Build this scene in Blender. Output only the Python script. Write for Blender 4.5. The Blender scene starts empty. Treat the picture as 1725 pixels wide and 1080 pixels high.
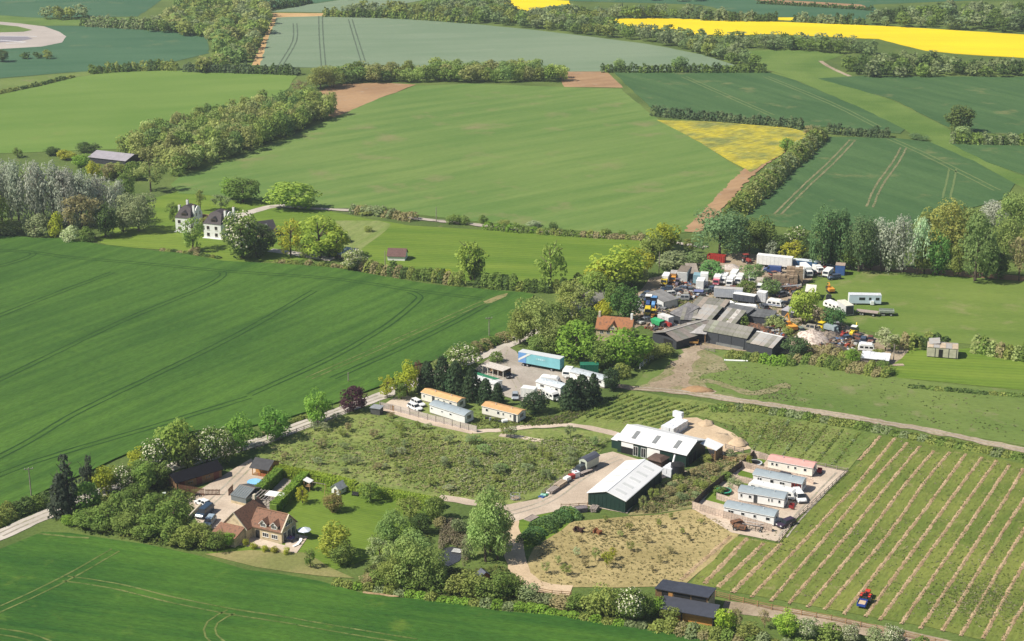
import bpy, bmesh, math, random
import numpy as np
from mathutils import Vector, Matrix

random.seed(7)
rng = np.random.default_rng(7)
S = bpy.context.scene
COL = S.collection

# ------------------------------------------------------------------ camera, sky, sun, exposure
CAM_H = 155.0                      # metres above the farmland
FOC = 2800.0                       # focal length for a 1725 px wide frame
HOR = 927.0                        # the horizon lies this far above the frame centre
TH = math.atan(HOR / FOC)
CT, ST = math.cos(TH), math.sin(TH)
cam_d = bpy.data.cameras.new('camera')
cam = bpy.data.objects.new('camera', cam_d)
COL.objects.link(cam)
cam.location = (0, 0, CAM_H)
cam.rotation_euler = (math.pi / 2 - TH, 0, 0)
cam_d.sensor_width = 36.0
cam_d.lens = 36.0 * FOC / 1725.0
cam_d.clip_start = 1.0
cam_d.clip_end = 20000.0
S.camera = cam

SUN_EL = math.radians(48)
to_sun = Vector((-0.955 * math.cos(SUN_EL), -0.297 * math.cos(SUN_EL), math.sin(SUN_EL))).normalized()
world = bpy.data.worlds.new('World')
S.world = world
world.use_nodes = True
wn = world.node_tree.nodes
wl = world.node_tree.links
sky = wn.new('ShaderNodeTexSky')
sky.sky_type = 'NISHITA'
sky.sun_disc = False
sky.sun_elevation = SUN_EL
sky.sun_rotation = math.atan2(to_sun.x, to_sun.y) % (2 * math.pi)
wl.new(sky.outputs[0], wn['Background'].inputs[0])
wn['Background'].inputs[1].default_value = 0.065

sun_d = bpy.data.lights.new('sun', 'SUN')
sun_d.energy = 5.0
sun_d.angle = math.radians(0.5)
sun_d.color = (1.0, 0.94, 0.83)
sun = bpy.data.objects.new('sun', sun_d)
COL.objects.link(sun)
sun.location = (0, 0, 400)
sun.rotation_euler = to_sun.to_track_quat('Z', 'Y').to_euler()

S.view_settings.view_transform = 'Standard'
S.view_settings.look = 'None'
S.view_settings.gamma = 1.0
S.view_settings.exposure = 0.42
S.view_settings.use_curve_mapping = False
S.render.engine = 'CYCLES'
S.cycles.use_denoising = True
S.cycles.max_bounces = 6
S.cycles.transparent_max_bounces = 8
S.cycles.volume_bounces = 0
HAZE = 0.0001

# ------------------------------------------------------------------ helpers
def G(px, py, z=0.0):
    """A point of the land: pixel of the photograph -> metres, at height z."""
    u, v = px - 862.5, py - 540.0
    t = (CAM_H - z) / (CT * (v + HOR))
    return Vector((u * t, (FOC * CT - v * ST) * t, z))

def ppm(py):
    """pixels per metre on the ground at image row py"""
    return (py - 540.0 + HOR) * CT / CAM_H

MATS = {}
def nodes_of(name):
    m = bpy.data.materials.new(name)
    m.use_nodes = True
    return m, m.node_tree.nodes, m.node_tree.links, m.node_tree.nodes['Principled BSDF']

def M(name, col, rough=0.75, var=0.12, scale=1.5, metal=0.0, spec=0.3, col2=None, amt=0.5, stretch=None):
    """plain surface with a little procedural wear; col2 gives blotches of a second colour"""
    if name in MATS:
        return MATS[name]
    m, N, L, B = nodes_of(name)
    B.inputs['Roughness'].default_value = rough
    B.inputs['Metallic'].default_value = metal
    B.inputs['Specular IOR Level'].default_value = spec
    tc = N.new('ShaderNodeTexCoord')
    src = tc.outputs['Object']
    if stretch:
        mp = N.new('ShaderNodeMapping')
        mp.inputs['Scale'].default_value = stretch
        L.new(src, mp.inputs[0]); src = mp.outputs[0]
    n = N.new('ShaderNodeTexNoise')
    n.inputs['Scale'].default_value = scale
    n.inputs['Detail'].default_value = 5
    L.new(src, n.inputs['Vector'])
    r = N.new('ShaderNodeValToRGB')
    if col2 is None:
        col2 = tuple(c * (1 - 2.2 * var) for c in col)
        lo, hi = 0.3, 0.7
    else:
        lo, hi = amt - 0.08, amt + 0.08
    r.color_ramp.elements[0].position = lo
    r.color_ramp.elements[1].position = hi
    r.color_ramp.elements[0].color = (*col2, 1)
    r.color_ramp.elements[1].color = (*[min(1, c * (1 + var * .5)) for c in col], 1)
    L.new(n.outputs['Fac'], r.inputs[0])
    oi = N.new('ShaderNodeObjectInfo')
    hs = N.new('ShaderNodeHueSaturation')
    mr = N.new('ShaderNodeMapRange')
    mr.inputs['To Min'].default_value = 1 - var
    mr.inputs['To Max'].default_value = 1 + var
    L.new(oi.outputs['Random'], mr.inputs[0])
    L.new(mr.outputs[0], hs.inputs['Value'])
    L.new(r.outputs[0], hs.inputs['Color'])
    L.new(hs.outputs[0], B.inputs['Base Color'])
    MATS[name] = m
    return m

def field_mat(name, c1, c2, c3=None, ang=0.0, mow=0.0, patch=0.012, streak=0.35, streak_w=1.6, fine=1.2, fine_amt=0.22,
              streak_amt=0.5, blot=0.62, bump=0.25):
    """a crop or grass surface: broad patches, drill streaks along ang, fine mottling, thin spots of c3"""
    m, N, L, B = nodes_of(name)
    B.inputs['Roughness'].default_value = 0.9
    B.inputs['Specular IOR Level'].default_value = 0.12
    geo = N.new('ShaderNodeNewGeometry')
    def noise(scale, vec, detail=4, rough=.55):
        n = N.new('ShaderNodeTexNoise')
        n.inputs['Scale'].default_value = scale
        n.inputs['Detail'].default_value = detail
        n.inputs['Roughness'].default_value = rough
        L.new(vec, n.inputs['Vector'])
        return n.outputs['Fac']
    mp = N.new('ShaderNodeMapping')
    mp.vector_type = 'TEXTURE'
    mp.inputs['Rotation'].default_value = (0, 0, ang)
    mp.inputs['Scale'].default_value = (28.0, streak_w, 1.0)
    L.new(geo.outputs['Position'], mp.inputs[0])
    big = noise(patch, geo.outputs['Position'], 5)
    st = noise(streak, mp.outputs[0], 3)
    m3 = N.new('ShaderNodeMapping'); m3.vector_type = 'TEXTURE'
    m3.inputs['Rotation'].default_value = (0, 0, ang); m3.inputs['Scale'].default_value = (3.0 if ang else 1.0, .8 if ang else 1.0, 1.0)
    L.new(geo.outputs['Position'], m3.inputs[0])
    fi = noise(fine, m3.outputs[0], 5, .72)
    def ramp(fac, a, b, lo, hi):
        r = N.new('ShaderNodeValToRGB')
        r.color_ramp.elements[0].position = lo; r.color_ramp.elements[1].position = hi
        r.color_ramp.elements[0].color = (*a, 1); r.color_ramp.elements[1].color = (*b, 1)
        L.new(fac, r.inputs[0]); return r.outputs[0]
    def mix(f, a, b, mode='MIX'):
        x = N.new('ShaderNodeMix'); x.data_type = 'RGBA'; x.blend_type = mode
        for s, val in (('Factor', f), ('A', a), ('B', b)):
            sock = [i for i in x.inputs if i.name == s and (i.type == 'RGBA' or s == 'Factor')][0]
            if hasattr(val, 'is_output'): L.new(val, sock)
            else: sock.default_value = val
        return [o for o in x.outputs if o.type == 'RGBA'][0]
    ad = N.new('ShaderNodeMath'); ad.operation = 'MULTIPLY_ADD'
    L.new(st, ad.inputs[0]); ad.inputs[1].default_value = streak_amt
    s2 = N.new('ShaderNodeMath'); s2.operation = 'MULTIPLY'
    L.new(big, s2.inputs[0]); s2.inputs[1].default_value = 1 - streak_amt
    L.new(s2.outputs[0], ad.inputs[2])
    c = ramp(ad.outputs[0], c1, c2, .40, .60)
    if c3 is not None:
        b2 = noise(patch * 6, mp.outputs[0] if streak_amt > .6 else geo.outputs['Position'], 6, .62)
        f = ramp(b2, (0, 0, 0), (1, 1, 1), blot, blot + .16)
        c = mix(f, c, (*c3, 1))
    if mow:                                   # mower or drill stripes, mow metres wide
        m2 = N.new('ShaderNodeMapping'); m2.vector_type = 'TEXTURE'; m2.inputs['Rotation'].default_value = (0, 0, ang)
        L.new(geo.outputs['Position'], m2.inputs[0])
        wv = N.new('ShaderNodeTexWave'); wv.bands_direction = 'Y'; wv.inputs['Scale'].default_value = .314 / mow
        wv.inputs['Distortion'].default_value = .8; wv.inputs['Detail'].default_value = 2; wv.inputs['Detail Scale'].default_value = .3
        L.new(m2.outputs[0], wv.inputs['Vector'])
        c = mix(1.0, c, ramp(wv.outputs['Fac'], (.92, .93, .92), (1.06, 1.05, 1.05), .35, .65), 'MULTIPLY')
    g = ramp(fi, (1 - fine_amt,) * 3, (1 + fine_amt,) * 3, .3, .7)
    c = mix(1.0, c, g, 'MULTIPLY')
    L.new(c, B.inputs['Base Color'])
    if bump:
        bp = N.new('ShaderNodeBump')
        bp.inputs['Strength'].default_value = bump
        bp.inputs['Distance'].default_value = 0.25
        L.new(fi, bp.inputs['Height'])
        L.new(bp.outputs[0], B.inputs['Normal'])
    MATS[name] = m
    return m

def leaf_mat(name, use_attr):
    m, N, L, B = nodes_of(name)
    out = N['Material Output']
    if use_attr:
        a = N.new('ShaderNodeAttribute'); a.attribute_name = 'tint'; col = a.outputs['Color']
    else:
        a = N.new('ShaderNodeObjectInfo'); col = a.outputs['Color']
    geo = N.new('ShaderNodeNewGeometry')
    hs = N.new('ShaderNodeHueSaturation')
    def mr(src, lo, hi):
        r = N.new('ShaderNodeMapRange'); r.inputs['To Min'].default_value = lo; r.inputs['To Max'].default_value = hi
        L.new(src, r.inputs[0]); return r.outputs[0]
    n = N.new('ShaderNodeTexNoise'); n.inputs['Scale'].default_value = .35; n.inputs['Detail'].default_value = 3
    L.new(geo.outputs['Position'], n.inputs['Vector'])
    L.new(mr(n.outputs['Fac'], .478, .522), hs.inputs['Hue'])
    L.new(mr(geo.outputs['Random Per Island'], .87, 1.14), hs.inputs['Value'])
    L.new(col, hs.inputs['Color'])
    L.new(hs.outputs[0], B.inputs['Base Color'])
    B.inputs['Roughness'].default_value = .6
    B.inputs['Specular IOR Level'].default_value = .1
    tr = N.new('ShaderNodeBsdfTranslucent')
    L.new(hs.outputs[0], tr.inputs[0])
    mx = N.new('ShaderNodeMixShader'); mx.inputs[0].default_value = .45
    L.new(B.outputs[0], mx.inputs[1]); L.new(tr.outputs[0], mx.inputs[2])
    L.new(mx.outputs[0], out.inputs[0])
    return m

LEAF = leaf_mat('foliage', False)
LEAF_T = leaf_mat('foliage_mass', True)
BARK = M('bark', (.13, .10, .075), .9, .2, 3)

class MB:
    """collects boxes, tubes and polygons, then links them as ONE mesh object"""
    def __init__(s):
        s.v, s.f = [], []
    def add(s, vs, fs):
        b = len(s.v)
        s.v += [tuple(p) for p in vs]
        s.f += [tuple(i + b for i in f) for f in fs]
        return s
    def box(s, c, d, rz=0, ry=0, rx=0, taper=1.0):
        x, y, z = d[0] / 2, d[1] / 2, d[2] / 2
        m = Matrix.Rotation(rz, 3, 'Z') @ Matrix.Rotation(ry, 3, 'Y') @ Matrix.Rotation(rx, 3, 'X')
        vs = []
        for k in (-1, 1):
            t = taper if k == 1 else 1
            for i, j in ((-1, -1), (1, -1), (1, 1), (-1, 1)):
                vs.append(m @ Vector((i * x * t, j * y * t, k * z)) + Vector(c))
        return s.add(vs, [(0, 3, 2, 1), (4, 5, 6, 7), (0, 1, 5, 4), (1, 2, 6, 5), (2, 3, 7, 6), (3, 0, 4, 7)])
    def tube(s, p, q, r0, r1=None, n=8, cap=True):
        r1 = r0 if r1 is None else r1
        p, q = Vector(p), Vector(q)
        d = (q - p).normalized()
        a = d.orthogonal().normalized(); b = d.cross(a)
        vs = []
        for c, r in ((p, r0), (q, r1)):
            for i in range(n):
                t = 2 * math.pi * i / n
                vs.append(c + (a * math.cos(t) + b * math.sin(t)) * r)
        fs = [(i, (i + 1) % n, n + (i + 1) % n, n + i) for i in range(n)]
        if cap:
            fs += [tuple(range(n))[::-1], tuple(range(n, 2 * n))]
        return s.add(vs, fs)
    def prism(s, prof, a, b, axis='x', inset=0.0):
        """extrude a 2D profile along x (profile = (y,z)) or y (profile = (x,z)) from a to b"""
        n = len(prof); vs = []
        for t in (a, b):
            for (u, w) in prof:
                vs.append((t, u, w) if axis == 'x' else (u, t, w))
        fs = [(i, (i + 1) % n, n + (i + 1) % n, n + i) for i in range(n)]
        fs += [tuple(range(n))[::-1], tuple(range(n, 2 * n))]
        return s.add(vs, fs)
    def loft(s, rings, cap=True):
        n = len(rings[0]); vs = [p for r in rings for p in r]; fs = []
        for k in range(len(rings) - 1):
            for i in range(n):
                j = (i + 1) % n
                fs.append((k * n + i, k * n + j, (k + 1) * n + j, (k + 1) * n + i))
        if cap:
            fs += [tuple(range(n))[::-1], tuple(range((len(rings) - 1) * n, len(rings) * n))]
        return s.add(vs, fs)
    def mesh(s, name, mat, smooth=False):
        me = bpy.data.meshes.new(name)
        me.from_pydata(s.v, [], s.f)
        bm = bmesh.new(); bm.from_mesh(me)
        bmesh.ops.recalc_face_normals(bm, faces=bm.faces)
        bm.to_mesh(me); bm.free()
        if mat: me.materials.append(mat)
        if smooth: me.polygons.foreach_set('use_smooth', [True] * len(me.polygons))
        return me
    def build(s, name, mat, parent=None, loc=(0, 0, 0), rz=0, smooth=False, bevel=0):
        o = bpy.data.objects.new(name, s.mesh(name, mat, smooth))
        COL.objects.link(o)
        o.location = loc; o.rotation_euler = (0, 0, rz)
        if parent: o.parent = parent
        if bevel:
            b = o.modifiers.new('bevel', 'BEVEL'); b.width = bevel; b.segments = 2; b.limit_method = 'ANGLE'
        return o

def box(c, d, **k):
    return MB().box(c, d, **k)

def thing(name, label, cat, p, rz=0, group=None):
    o = bpy.data.objects.new(name, None)
    COL.objects.link(o)
    o.empty_display_size = .5
    o.location = (p[0], p[1], p[2] if len(p) > 2 else 0)
    o.rotation_euler = (0, 0, rz)
    o['label'] = label; o['category'] = cat
    if group: o['group'] = group
    return o

def tag(o, label, cat, group=None):
    o['label'] = label; o['category'] = cat
    if group: o['group'] = group
    return o

def kind(o, k):
    o['kind'] = k
    return o

def inst(me, name, parent=None, loc=(0, 0, 0), rz=0, sc=(1, 1, 1)):
    o = bpy.data.objects.new(name, me)
    COL.objects.link(o)
    o.location = loc; o.rotation_euler = (0, 0, rz); o.scale = sc
    if parent: o.parent = parent
    return o

def line(p1, p2, z=0):
    """front base line of a building, left to right in the photo -> midpoint, length, yaw"""
    a, b = G(*p1, z), G(*p2, z)
    d = b - a
    return (a + b) / 2, d.length, math.atan2(d.y, d.x)

def heading(p1, p2):
    d = G(*p2) - G(*p1)
    return math.atan2(d.y, d.x)

def poly_pts(pix, z=0, step=7.0, jit=0.5, seed=1, closed=True):
    """pixel outline -> ground outline, subdivided and slightly uneven"""
    r = random.Random(seed)
    P = [G(*p) for p in pix]
    out = []
    n = len(P)
    for i in range(n if closed else n - 1):
        a, b = P[i], P[(i + 1) % n]
        k = max(1, min(60, int((b - a).length / step)))
        for j in range(k):
            q = a.lerp(b, j / k)
            out.append(Vector((q.x + r.uniform(-jit, jit), q.y + r.uniform(-jit, jit), z)))
    if not closed: out.append(P[-1].copy())
    return out

def sheet(name, pix, z, mat, k='structure', skirt=0.0, step=7.0, jit=0.5, seed=1, label=None, cat=None):
    pts = poly_pts(pix, z, step, jit, seed)
    n = len(pts)
    m = MB()
    m.add(pts, [tuple(range(n))])
    if skirt:
        low = [Vector((p.x, p.y, z - skirt)) for p in pts]
        m.add(pts + low, [(i, (i + 1) % n, n + (i + 1) % n, n + i) for i in range(n)])
    me = bpy.data.meshes.new(name)
    me.from_pydata(m.v, [], m.f)
    bm = bmesh.new(); bm.from_mesh(me)
    big = [f for f in bm.faces if len(f.verts) > 4]
    bmesh.ops.triangulate(bm, faces=big)
    bmesh.ops.recalc_face_normals(bm, faces=bm.faces)
    up = [f for f in bm.faces if abs(f.normal.z) > .5]
    if up and up[0].normal.z < 0:
        bmesh.ops.reverse_faces(bm, faces=bm.faces)
    bm.to_mesh(me); bm.free()
    me.materials.append(mat)
    o = bpy.data.objects.new(name, me)
    COL.objects.link(o)
    if k: o['kind'] = k
    if label: o['label'] = label
    if cat: o['category'] = cat
    return o

def smooth_path(pix, step=2.0):
    """pixel polyline -> smooth ground polyline"""
    P = [G(*p) for p in pix]
    if len(P) == 2:
        P = [P[0], P[0].lerp(P[1], .5), P[1]]
    out = []
    for i in range(len(P) - 1):
        p0 = P[max(0, i - 1)]; p1 = P[i]; p2 = P[i + 1]; p3 = P[min(len(P) - 1, i + 2)]
        k = max(2, min(80, int((p2 - p1).length / step)))
        for j in range(k):
            t = j / k
            out.append(.5 * ((2 * p1) + (p2 - p0) * t + (2 * p0 - 5 * p1 + 4 * p2 - p3) * t * t + (3 * p1 - p0 - 3 * p2 + p3) * t ** 3))
    out.append(P[-1])
    return out

def strip_mb(path, w, z, mb=None, jit=0.0, off=0.0, rise=0.0, seed=3):
    """ribbon along a ground path; rise > 0 makes a low mound"""
    r = random.Random(seed)
    mb = mb or MB()
    n = len(path); vs = []
    cols = 3 if rise else 2
    for i, p in enumerate(path):
        d = (path[min(n - 1, i + 1)] - path[max(0, i - 1)])
        nrm = Vector((-d.y, d.x, 0)).normalized()
        a = (w / 2) * (1 + r.uniform(-jit, jit)); b = (w / 2) * (1 + r.uniform(-jit, jit))
        c = p + nrm * off
        L_, R_ = c + nrm * a, c - nrm * b
        vs.append((L_.x, L_.y, z))
        if rise: vs.append((c.x, c.y, z + rise * (1 + r.uniform(-.5, .5))))
        vs.append((R_.x, R_.y, z))
    fs = []
    for i in range(n - 1):
        for c in range(cols - 1):
            fs.append((i * cols + c, i * cols + c + 1, (i + 1) * cols + c + 1, (i + 1) * cols + c))
    return mb.add(vs, fs)

def ribbon(name, pix, w, z, mat, jit=.08, step=2.0, rise=0.0, seed=3):
    m = strip_mb(smooth_path(pix, step), w, z, None, jit, 0, rise, seed)
    me = bpy.data.meshes.new(name); me.from_pydata(m.v, [], m.f)
    me.materials.append(mat)
    me.update()
    if len(me.polygons) and me.polygons[0].normal.z < 0:
        me.flip_normals()
    o = bpy.data.objects.new(name, me); COL.objects.link(o)
    return kind(o, 'structure')
# ------------------------------------------------------------------ haze
def make_haze():
    m = bpy.data.materials.new('haze_air')
    m.use_nodes = True
    N = m.node_tree.nodes
    N.remove(N['Principled BSDF'])
    v = N.new('ShaderNodeVolumePrincipled')
    v.inputs['Color'].default_value = (.80, .88, 1.0, 1)
    v.inputs['Density'].default_value = HAZE
    v.inputs['Anisotropy'].default_value = 0.2
    m.node_tree.links.new(v.outputs[0], N['Material Output'].inputs['Volume'])
    o = MB().box((0, 2400, 79.5), (9200, 7800, 161)).build('haze', m)
    o['kind'] = 'stuff'
    o['label'] = 'thin pale air over the whole landscape'
make_haze()

# ------------------------------------------------------------------ land
A = math.radians
grass_rough = field_mat('rough_grass', (.075, .115, .028), (.12, .165, .04), (.17, .165, .07), patch=.03, streak_amt=.1, fine_amt=.3)
wheat = field_mat('wheat', (.038, .094, .015), (.068, .142, .021), (.078, .158, .02), ang=A(56), patch=.010, streak=.4, streak_w=1.4, streak_amt=.5, fine_amt=.3, fine=1.6, bump=.4)
wheat_front = field_mat('wheat_front', (.024, .080, .013), (.062, .140, .018), (.10, .16, .024), ang=A(-14), patch=.018, streak=.4, streak_w=1.2, streak_amt=.35, fine_amt=.32, fine=1.8, blot=.60, bump=.4)
lightcrop = field_mat('light_crop', (.10, .175, .040), (.148, .215, .056), (.19, .195, .08), ang=A(38), patch=.007, streak=.35, streak_w=2.6, streak_amt=.55, fine_amt=.12, blot=.56, bump=.15)
lightcrop2 = field_mat('light_crop_far', (.108, .19, .034), (.152, .228, .05), (.175, .215, .06), ang=A(20), patch=.006, streak=.3, streak_w=5, streak_amt=.4, fine_amt=.08, bump=.12)
bluecrop = field_mat('grey_barley', (.15, .21, .13), (.185, .24, .155), (.22, .26, .175), ang=A(10), patch=.008, streak=.3, streak_w=4, streak_amt=.45, fine_amt=.06, bump=.1)
tealcrop = field_mat('teal_crop', (.046, .100, .034), (.070, .132, .045), (.16, .175, .07), ang=A(118), patch=.008, streak=.32, streak_w=3.0, streak_amt=.55, fine_amt=.18, blot=.585, bump=.15)
tealfar = field_mat('teal_crop_far', (.045, .11, .055), (.065, .135, .07), (.12, .165, .08), ang=A(8), patch=.006, streak=.3, streak_w=6, streak_amt=.55, fine_amt=.1, blot=.58, bump=.1)
meadow = field_mat('mown_meadow', (.095, .165, .020), (.150, .215, .030), (.17, .22, .06), ang=A(-9), mow=2.2, patch=.01, streak=.35, streak_w=3.2, streak_amt=.65, fine_amt=.15, bump=.2)
lawn = field_mat('lawn', (.085, .145, .018), (.135, .20, .028), (.15, .19, .05), ang=A(-24), mow=.8, patch=.03, streak=.4, streak_w=2.0, streak_amt=.5, fine_amt=.15, bump=.15)
pasture = field_mat('pasture', (.10, .155, .035), (.145, .195, .05), (.20, .195, .095), ang=A(-20), patch=.02, streak=.3, streak_w=4, streak_amt=.3, fine_amt=.2, blot=.56, bump=.25)
orchard_grass = field_mat('orchard_grass', (.13, .18, .045), (.20, .235, .068), (.26, .245, .11), patch=.06, streak_amt=.1, fine_amt=.35, fine=.9, blot=.55, bump=.6)
dry = field_mat('dry_grass', (.27, .22, .095), (.38, .305, .145), (.20, .19, .07), patch=.06, streak_amt=.2, fine_amt=.25, fine=1.1, blot=.58, bump=.5)
vine_grass = field_mat('vineyard_grass', (.105, .145, .028), (.175, .20, .045), (.25, .225, .095), ang=A(60), patch=.06, streak=.4, streak_w=1.6, streak_amt=.35, fine_amt=.28, fine=1.2, blot=.58, bump=.4)
mustard = field_mat('mustard', (.18, .20, .055), (.42, .355, .035), (.27, .25, .11), ang=A(40), patch=.06, streak=.6, streak_w=2.5, streak_amt=.2, fine_amt=.45, fine=.6, blot=.56)
rape = field_mat('rapeseed', (.66, .49, .010), (.76, .57, .012), (.60, .48, .04), ang=A(-3), patch=.008, streak=.3, streak_w=6, streak_amt=.5, fine_amt=.05, bump=.1)
soil = field_mat('bare_soil', (.27, .165, .09), (.36, .23, .125), (.34, .28, .22), ang=A(30), patch=.03, streak=.4, streak_w=2, streak_amt=.4, fine_amt=.15, blot=.6)
orange_soil = field_mat('orange_soil', (.42, .27, .12), (.52, .35, .17), None, patch=.05, streak_amt=.2, fine_amt=.12)
gravel = field_mat('gravel', (.42, .34, .265), (.54, .45, .36), (.33, .28, .19), patch=.09, streak_amt=.1, fine_amt=.16, fine=2.5, bump=.2)
grey_gravel = field_mat('grey_gravel', (.30, .26, .22), (.42, .37, .32), (.24, .22, .15), patch=.07, streak_amt=.1, fine_amt=.15, fine=2, bump=.2)
road_mat = field_mat('pale_lane', (.40, .36, .31), (.53, .48, .43), (.30, .29, .20), patch=.08, streak_amt=.2, fine_amt=.12, fine=2, bump=.1)
dirt = field_mat('dirt', (.27, .21, .145), (.37, .30, .22), (.21, .19, .10), patch=.06, streak_amt=.1, fine_amt=.25, fine=1.2, blot=.55, bump=.5)
sand_mat = field_mat('sand', (.47, .355, .235), (.58, .45, .31), None, patch=.1, streak_amt=.1, fine_amt=.12, fine=1.4, bump=.4)
straw_mat = field_mat('straw_mulch', (.31, .215, .12), (.43, .315, .19), (.18, .165, .07), patch=.3, streak_amt=.1, fine_amt=.3, fine=2.0, blot=.64, bump=.6)
tram_dark = field_mat('tramline_dark', (.020, .058, .012), (.028, .072, .014), None, patch=.06, streak_amt=.1, fine_amt=.2, bump=.3)  # trodden crop, with the shade inside the tracks painted in
tram_pale = field_mat('tramline_pale', (.09, .13, .03), (.16, .185, .06), (.045, .10, .02), patch=.12, streak_amt=.1, fine_amt=.3, blot=.5, bump=.3)
verge = field_mat('verge', (.085, .15, .03), (.13, .195, .045), (.18, .20, .075), patch=.03, streak_amt=.2, fine_amt=.25, bump=.4)
tarmac = field_mat('worn_tarmac', (.34, .30, .27), (.43, .38, .34), None, patch=.02, streak_amt=.2, fine_amt=.06)
water_mat = M('pond_water', (.045, .047, .052), .22, .05, .5, spec=.6)

# broad ground, edge to edge
g = MB()
g.add([(-4500, -1400, 0), (4500, -1400, 0), (4500, 6200, 0), (-4500, 6200, 0)], [(0, 1, 2, 3)])
kind(g.build('ground', grass_rough), 'structure')

# ---- far fields
sheet('far_field', [(-700, -60), (340, -60), (262, 8), (232, 28), (60, 30), (0, 26), (-700, 14)], .10, tealfar, seed=2)
sheet('far_field', [(-700, 62), (0, 46), (60, 44), (160, 44), (235, 50), (300, 52), (350, 62), (352, 90), (290, 105), (200, 118), (120, 122), (0, 132), (-700, 190)], .12, tealfar, seed=3)
sheet('field_verge', [(-700, 14), (0, 26), (60, 30), (232, 30), (240, 46), (160, 43), (60, 43), (0, 45), (-700, 60)], .06, verge, seed=4)
sheet('field_verge', [(-700, 196), (0, 133), (120, 124), (150, 118), (190, 122), (120, 131), (0, 158), (-700, 250)], .07, pasture, seed=5)
sheet('race_track', [(-420, 30), (0, 37), (35, 40), (75, 45), (100, 54), (112, 62), (104, 72), (70, 79), (0, 83), (-420, 86)], .16, tarmac, seed=6, jit=.2)
sheet('track_infield', [(-420, 36), (0, 42), (30, 45), (55, 51), (40, 54), (0, 55), (-420, 60)], .20, verge, seed=7, jit=.2)
sheet('track_infield', [(-420, 62), (0, 61), (45, 62), (55, 66), (30, 70), (0, 72), (-420, 74)], .20, M('track_grey', (.26, .24, .27), .9), seed=7, jit=.2)
for k_, (a_, b_) in enumerate((((0, 61.5), (62, 62)), ((0, 68.5), (44, 71.5)), ((10, 74), (40, 72.5)))):
    ribbon('track_marking', [a_, b_], 1.3, .225, M('track_paint', (.72, .72, .74), .8), seed=k_)
sheet('upper_left_field', [(-500, 300), (-500, 220), (0, 160), (60, 146), (125, 131), (190, 122), (320, 118), (430, 121), (500, 126), (486, 150), (440, 178), (330, 205), (235, 232), (200, 252), (130, 254), (0, 259)], .15, lightcrop2, skirt=.14, seed=8)
sheet('barley_field', [(438, 112), (450, 70), (467, 30), (540, 27.5), (620, 29), (700, 32), (800, 41), (900, 51), (1000, 63), (1100, 76), (1180, 92), (1242, 112), (1160, 119), (1035, 121), (940, 121), (700, 120)], .22, bluecrop, skirt=.2, seed=9)
sheet('plough_headland', [(424, 110), (446, 60), (458, 31), (452, 22), (545, 22.5), (548, 28), (466, 31.5), (451, 70), (440, 110)], .12, orange_soil, seed=10)
sheet('far_field', [(455, 20), (520, 8), (600, -4), (735, -4), (640, 14), (545, 21)], .10, bluecrop, seed=11)
sheet('far_field', [(340, -60), (700, -60), (640, -10), (500, 10), (452, 12)], .09, tealfar, seed=12)
sheet('rape_field', [(848, -6), (905, -1), (958, 2), (962, 8), (915, 13), (888, 19), (868, 14), (850, 8)], .30, rape, skirt=.3, seed=13)
sheet('rape_field', [(1008, 33), (1100, 31), (1200, 34), (1300, 37), (1500, 45), (1725, 59), (2200, 92), (2200, 140), (1725, 98), (1640, 93), (1560, 86), (1480, 66), (1300, 58), (1190, 62), (1080, 52)], .30, rape, skirt=.3, seed=14)
sheet('rape_field', [(1310, 30), (1336, 30), (1336, 35), (1310, 34)], .28, rape, skirt=.28, seed=15)
sheet('far_field', [(960, -80), (2200, -80), (2200, 20), (1700, -2), (1470, 8), (1480, 22), (1455, 34), (1330, 30), (1240, 22), (1180, 8), (960, 2)], .10, tealfar, seed=16)
sheet('ploughed_strip', [(1255, -4), (1330, 1), (1450, 8), (1462, 13), (1440, 14), (1290, 5)], .16, soil, seed=17)
sheet('far_pasture', [(1252, 86), (1330, 83), (1425, 92), (1382, 106), (1440, 130), (1350, 134), (1292, 118), (1262, 100)], .10, verge, seed=18)
ribbon('farm_track', [(1382, 103), (1395, 112), (1420, 124), (1432, 129)], 2.6, .16, dirt)
# ---- mid fields
sheet('middle_field', [(286, 312), (300, 300), (350, 284), (480, 236), (560, 200), (640, 166), (700, 145), (790, 141.5), (950, 147), (1046, 150), (1100, 196), (1180, 242), (1258, 292), (1245, 311), (1212, 345), (1168, 391), (1085, 397), (1000, 391), (900, 383), (800, 374), (700, 361), (640, 351), (560, 352), (470, 344), (400, 332), (300, 326)], .20, lightcrop, skirt=.18, seed=20)
sheet('bare_corner', [(520, 165), (560, 142), (640, 139.5), (700, 143), (640, 166), (562, 198), (540, 192)], .12, soil, seed=21)
sheet('bare_corner', [(940, 121.5), (1020, 120), (1050, 148), (950, 147)], .13, soil, seed=22)
sheet('strip_field', [(1034, 123), (1160, 121), (1288, 121), (1340, 136), (1450, 182), (1524, 219), (1518, 226), (1420, 216), (1350, 213), (1230, 203), (1105, 190)], .22, tealcrop, skirt=.2, seed=23)
sheet('right_far_field', [(1378, 133), (1450, 129), (1725, 130), (2300, 128), (2300, 250), (1725, 229), (1610, 221), (1505, 168)], .22, tealcrop, skirt=.2, seed=24)
sheet('right_mid_field', [(1600, 242), (1725, 243), (2300, 262), (2300, 400), (1725, 295), (1660, 272)], .22, tealcrop, skirt=.2, seed=25)
sheet('lower_right_field', [(1386, 231), (1500, 233), (1562, 239), (1640, 272), (1712, 310), (1690, 335), (1600, 362), (1500, 385), (1400, 392), (1290, 380), (1256, 368), (1256, 356), (1320, 292), (1362, 250)], .22, tealcrop, skirt=.2, seed=26)
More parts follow.
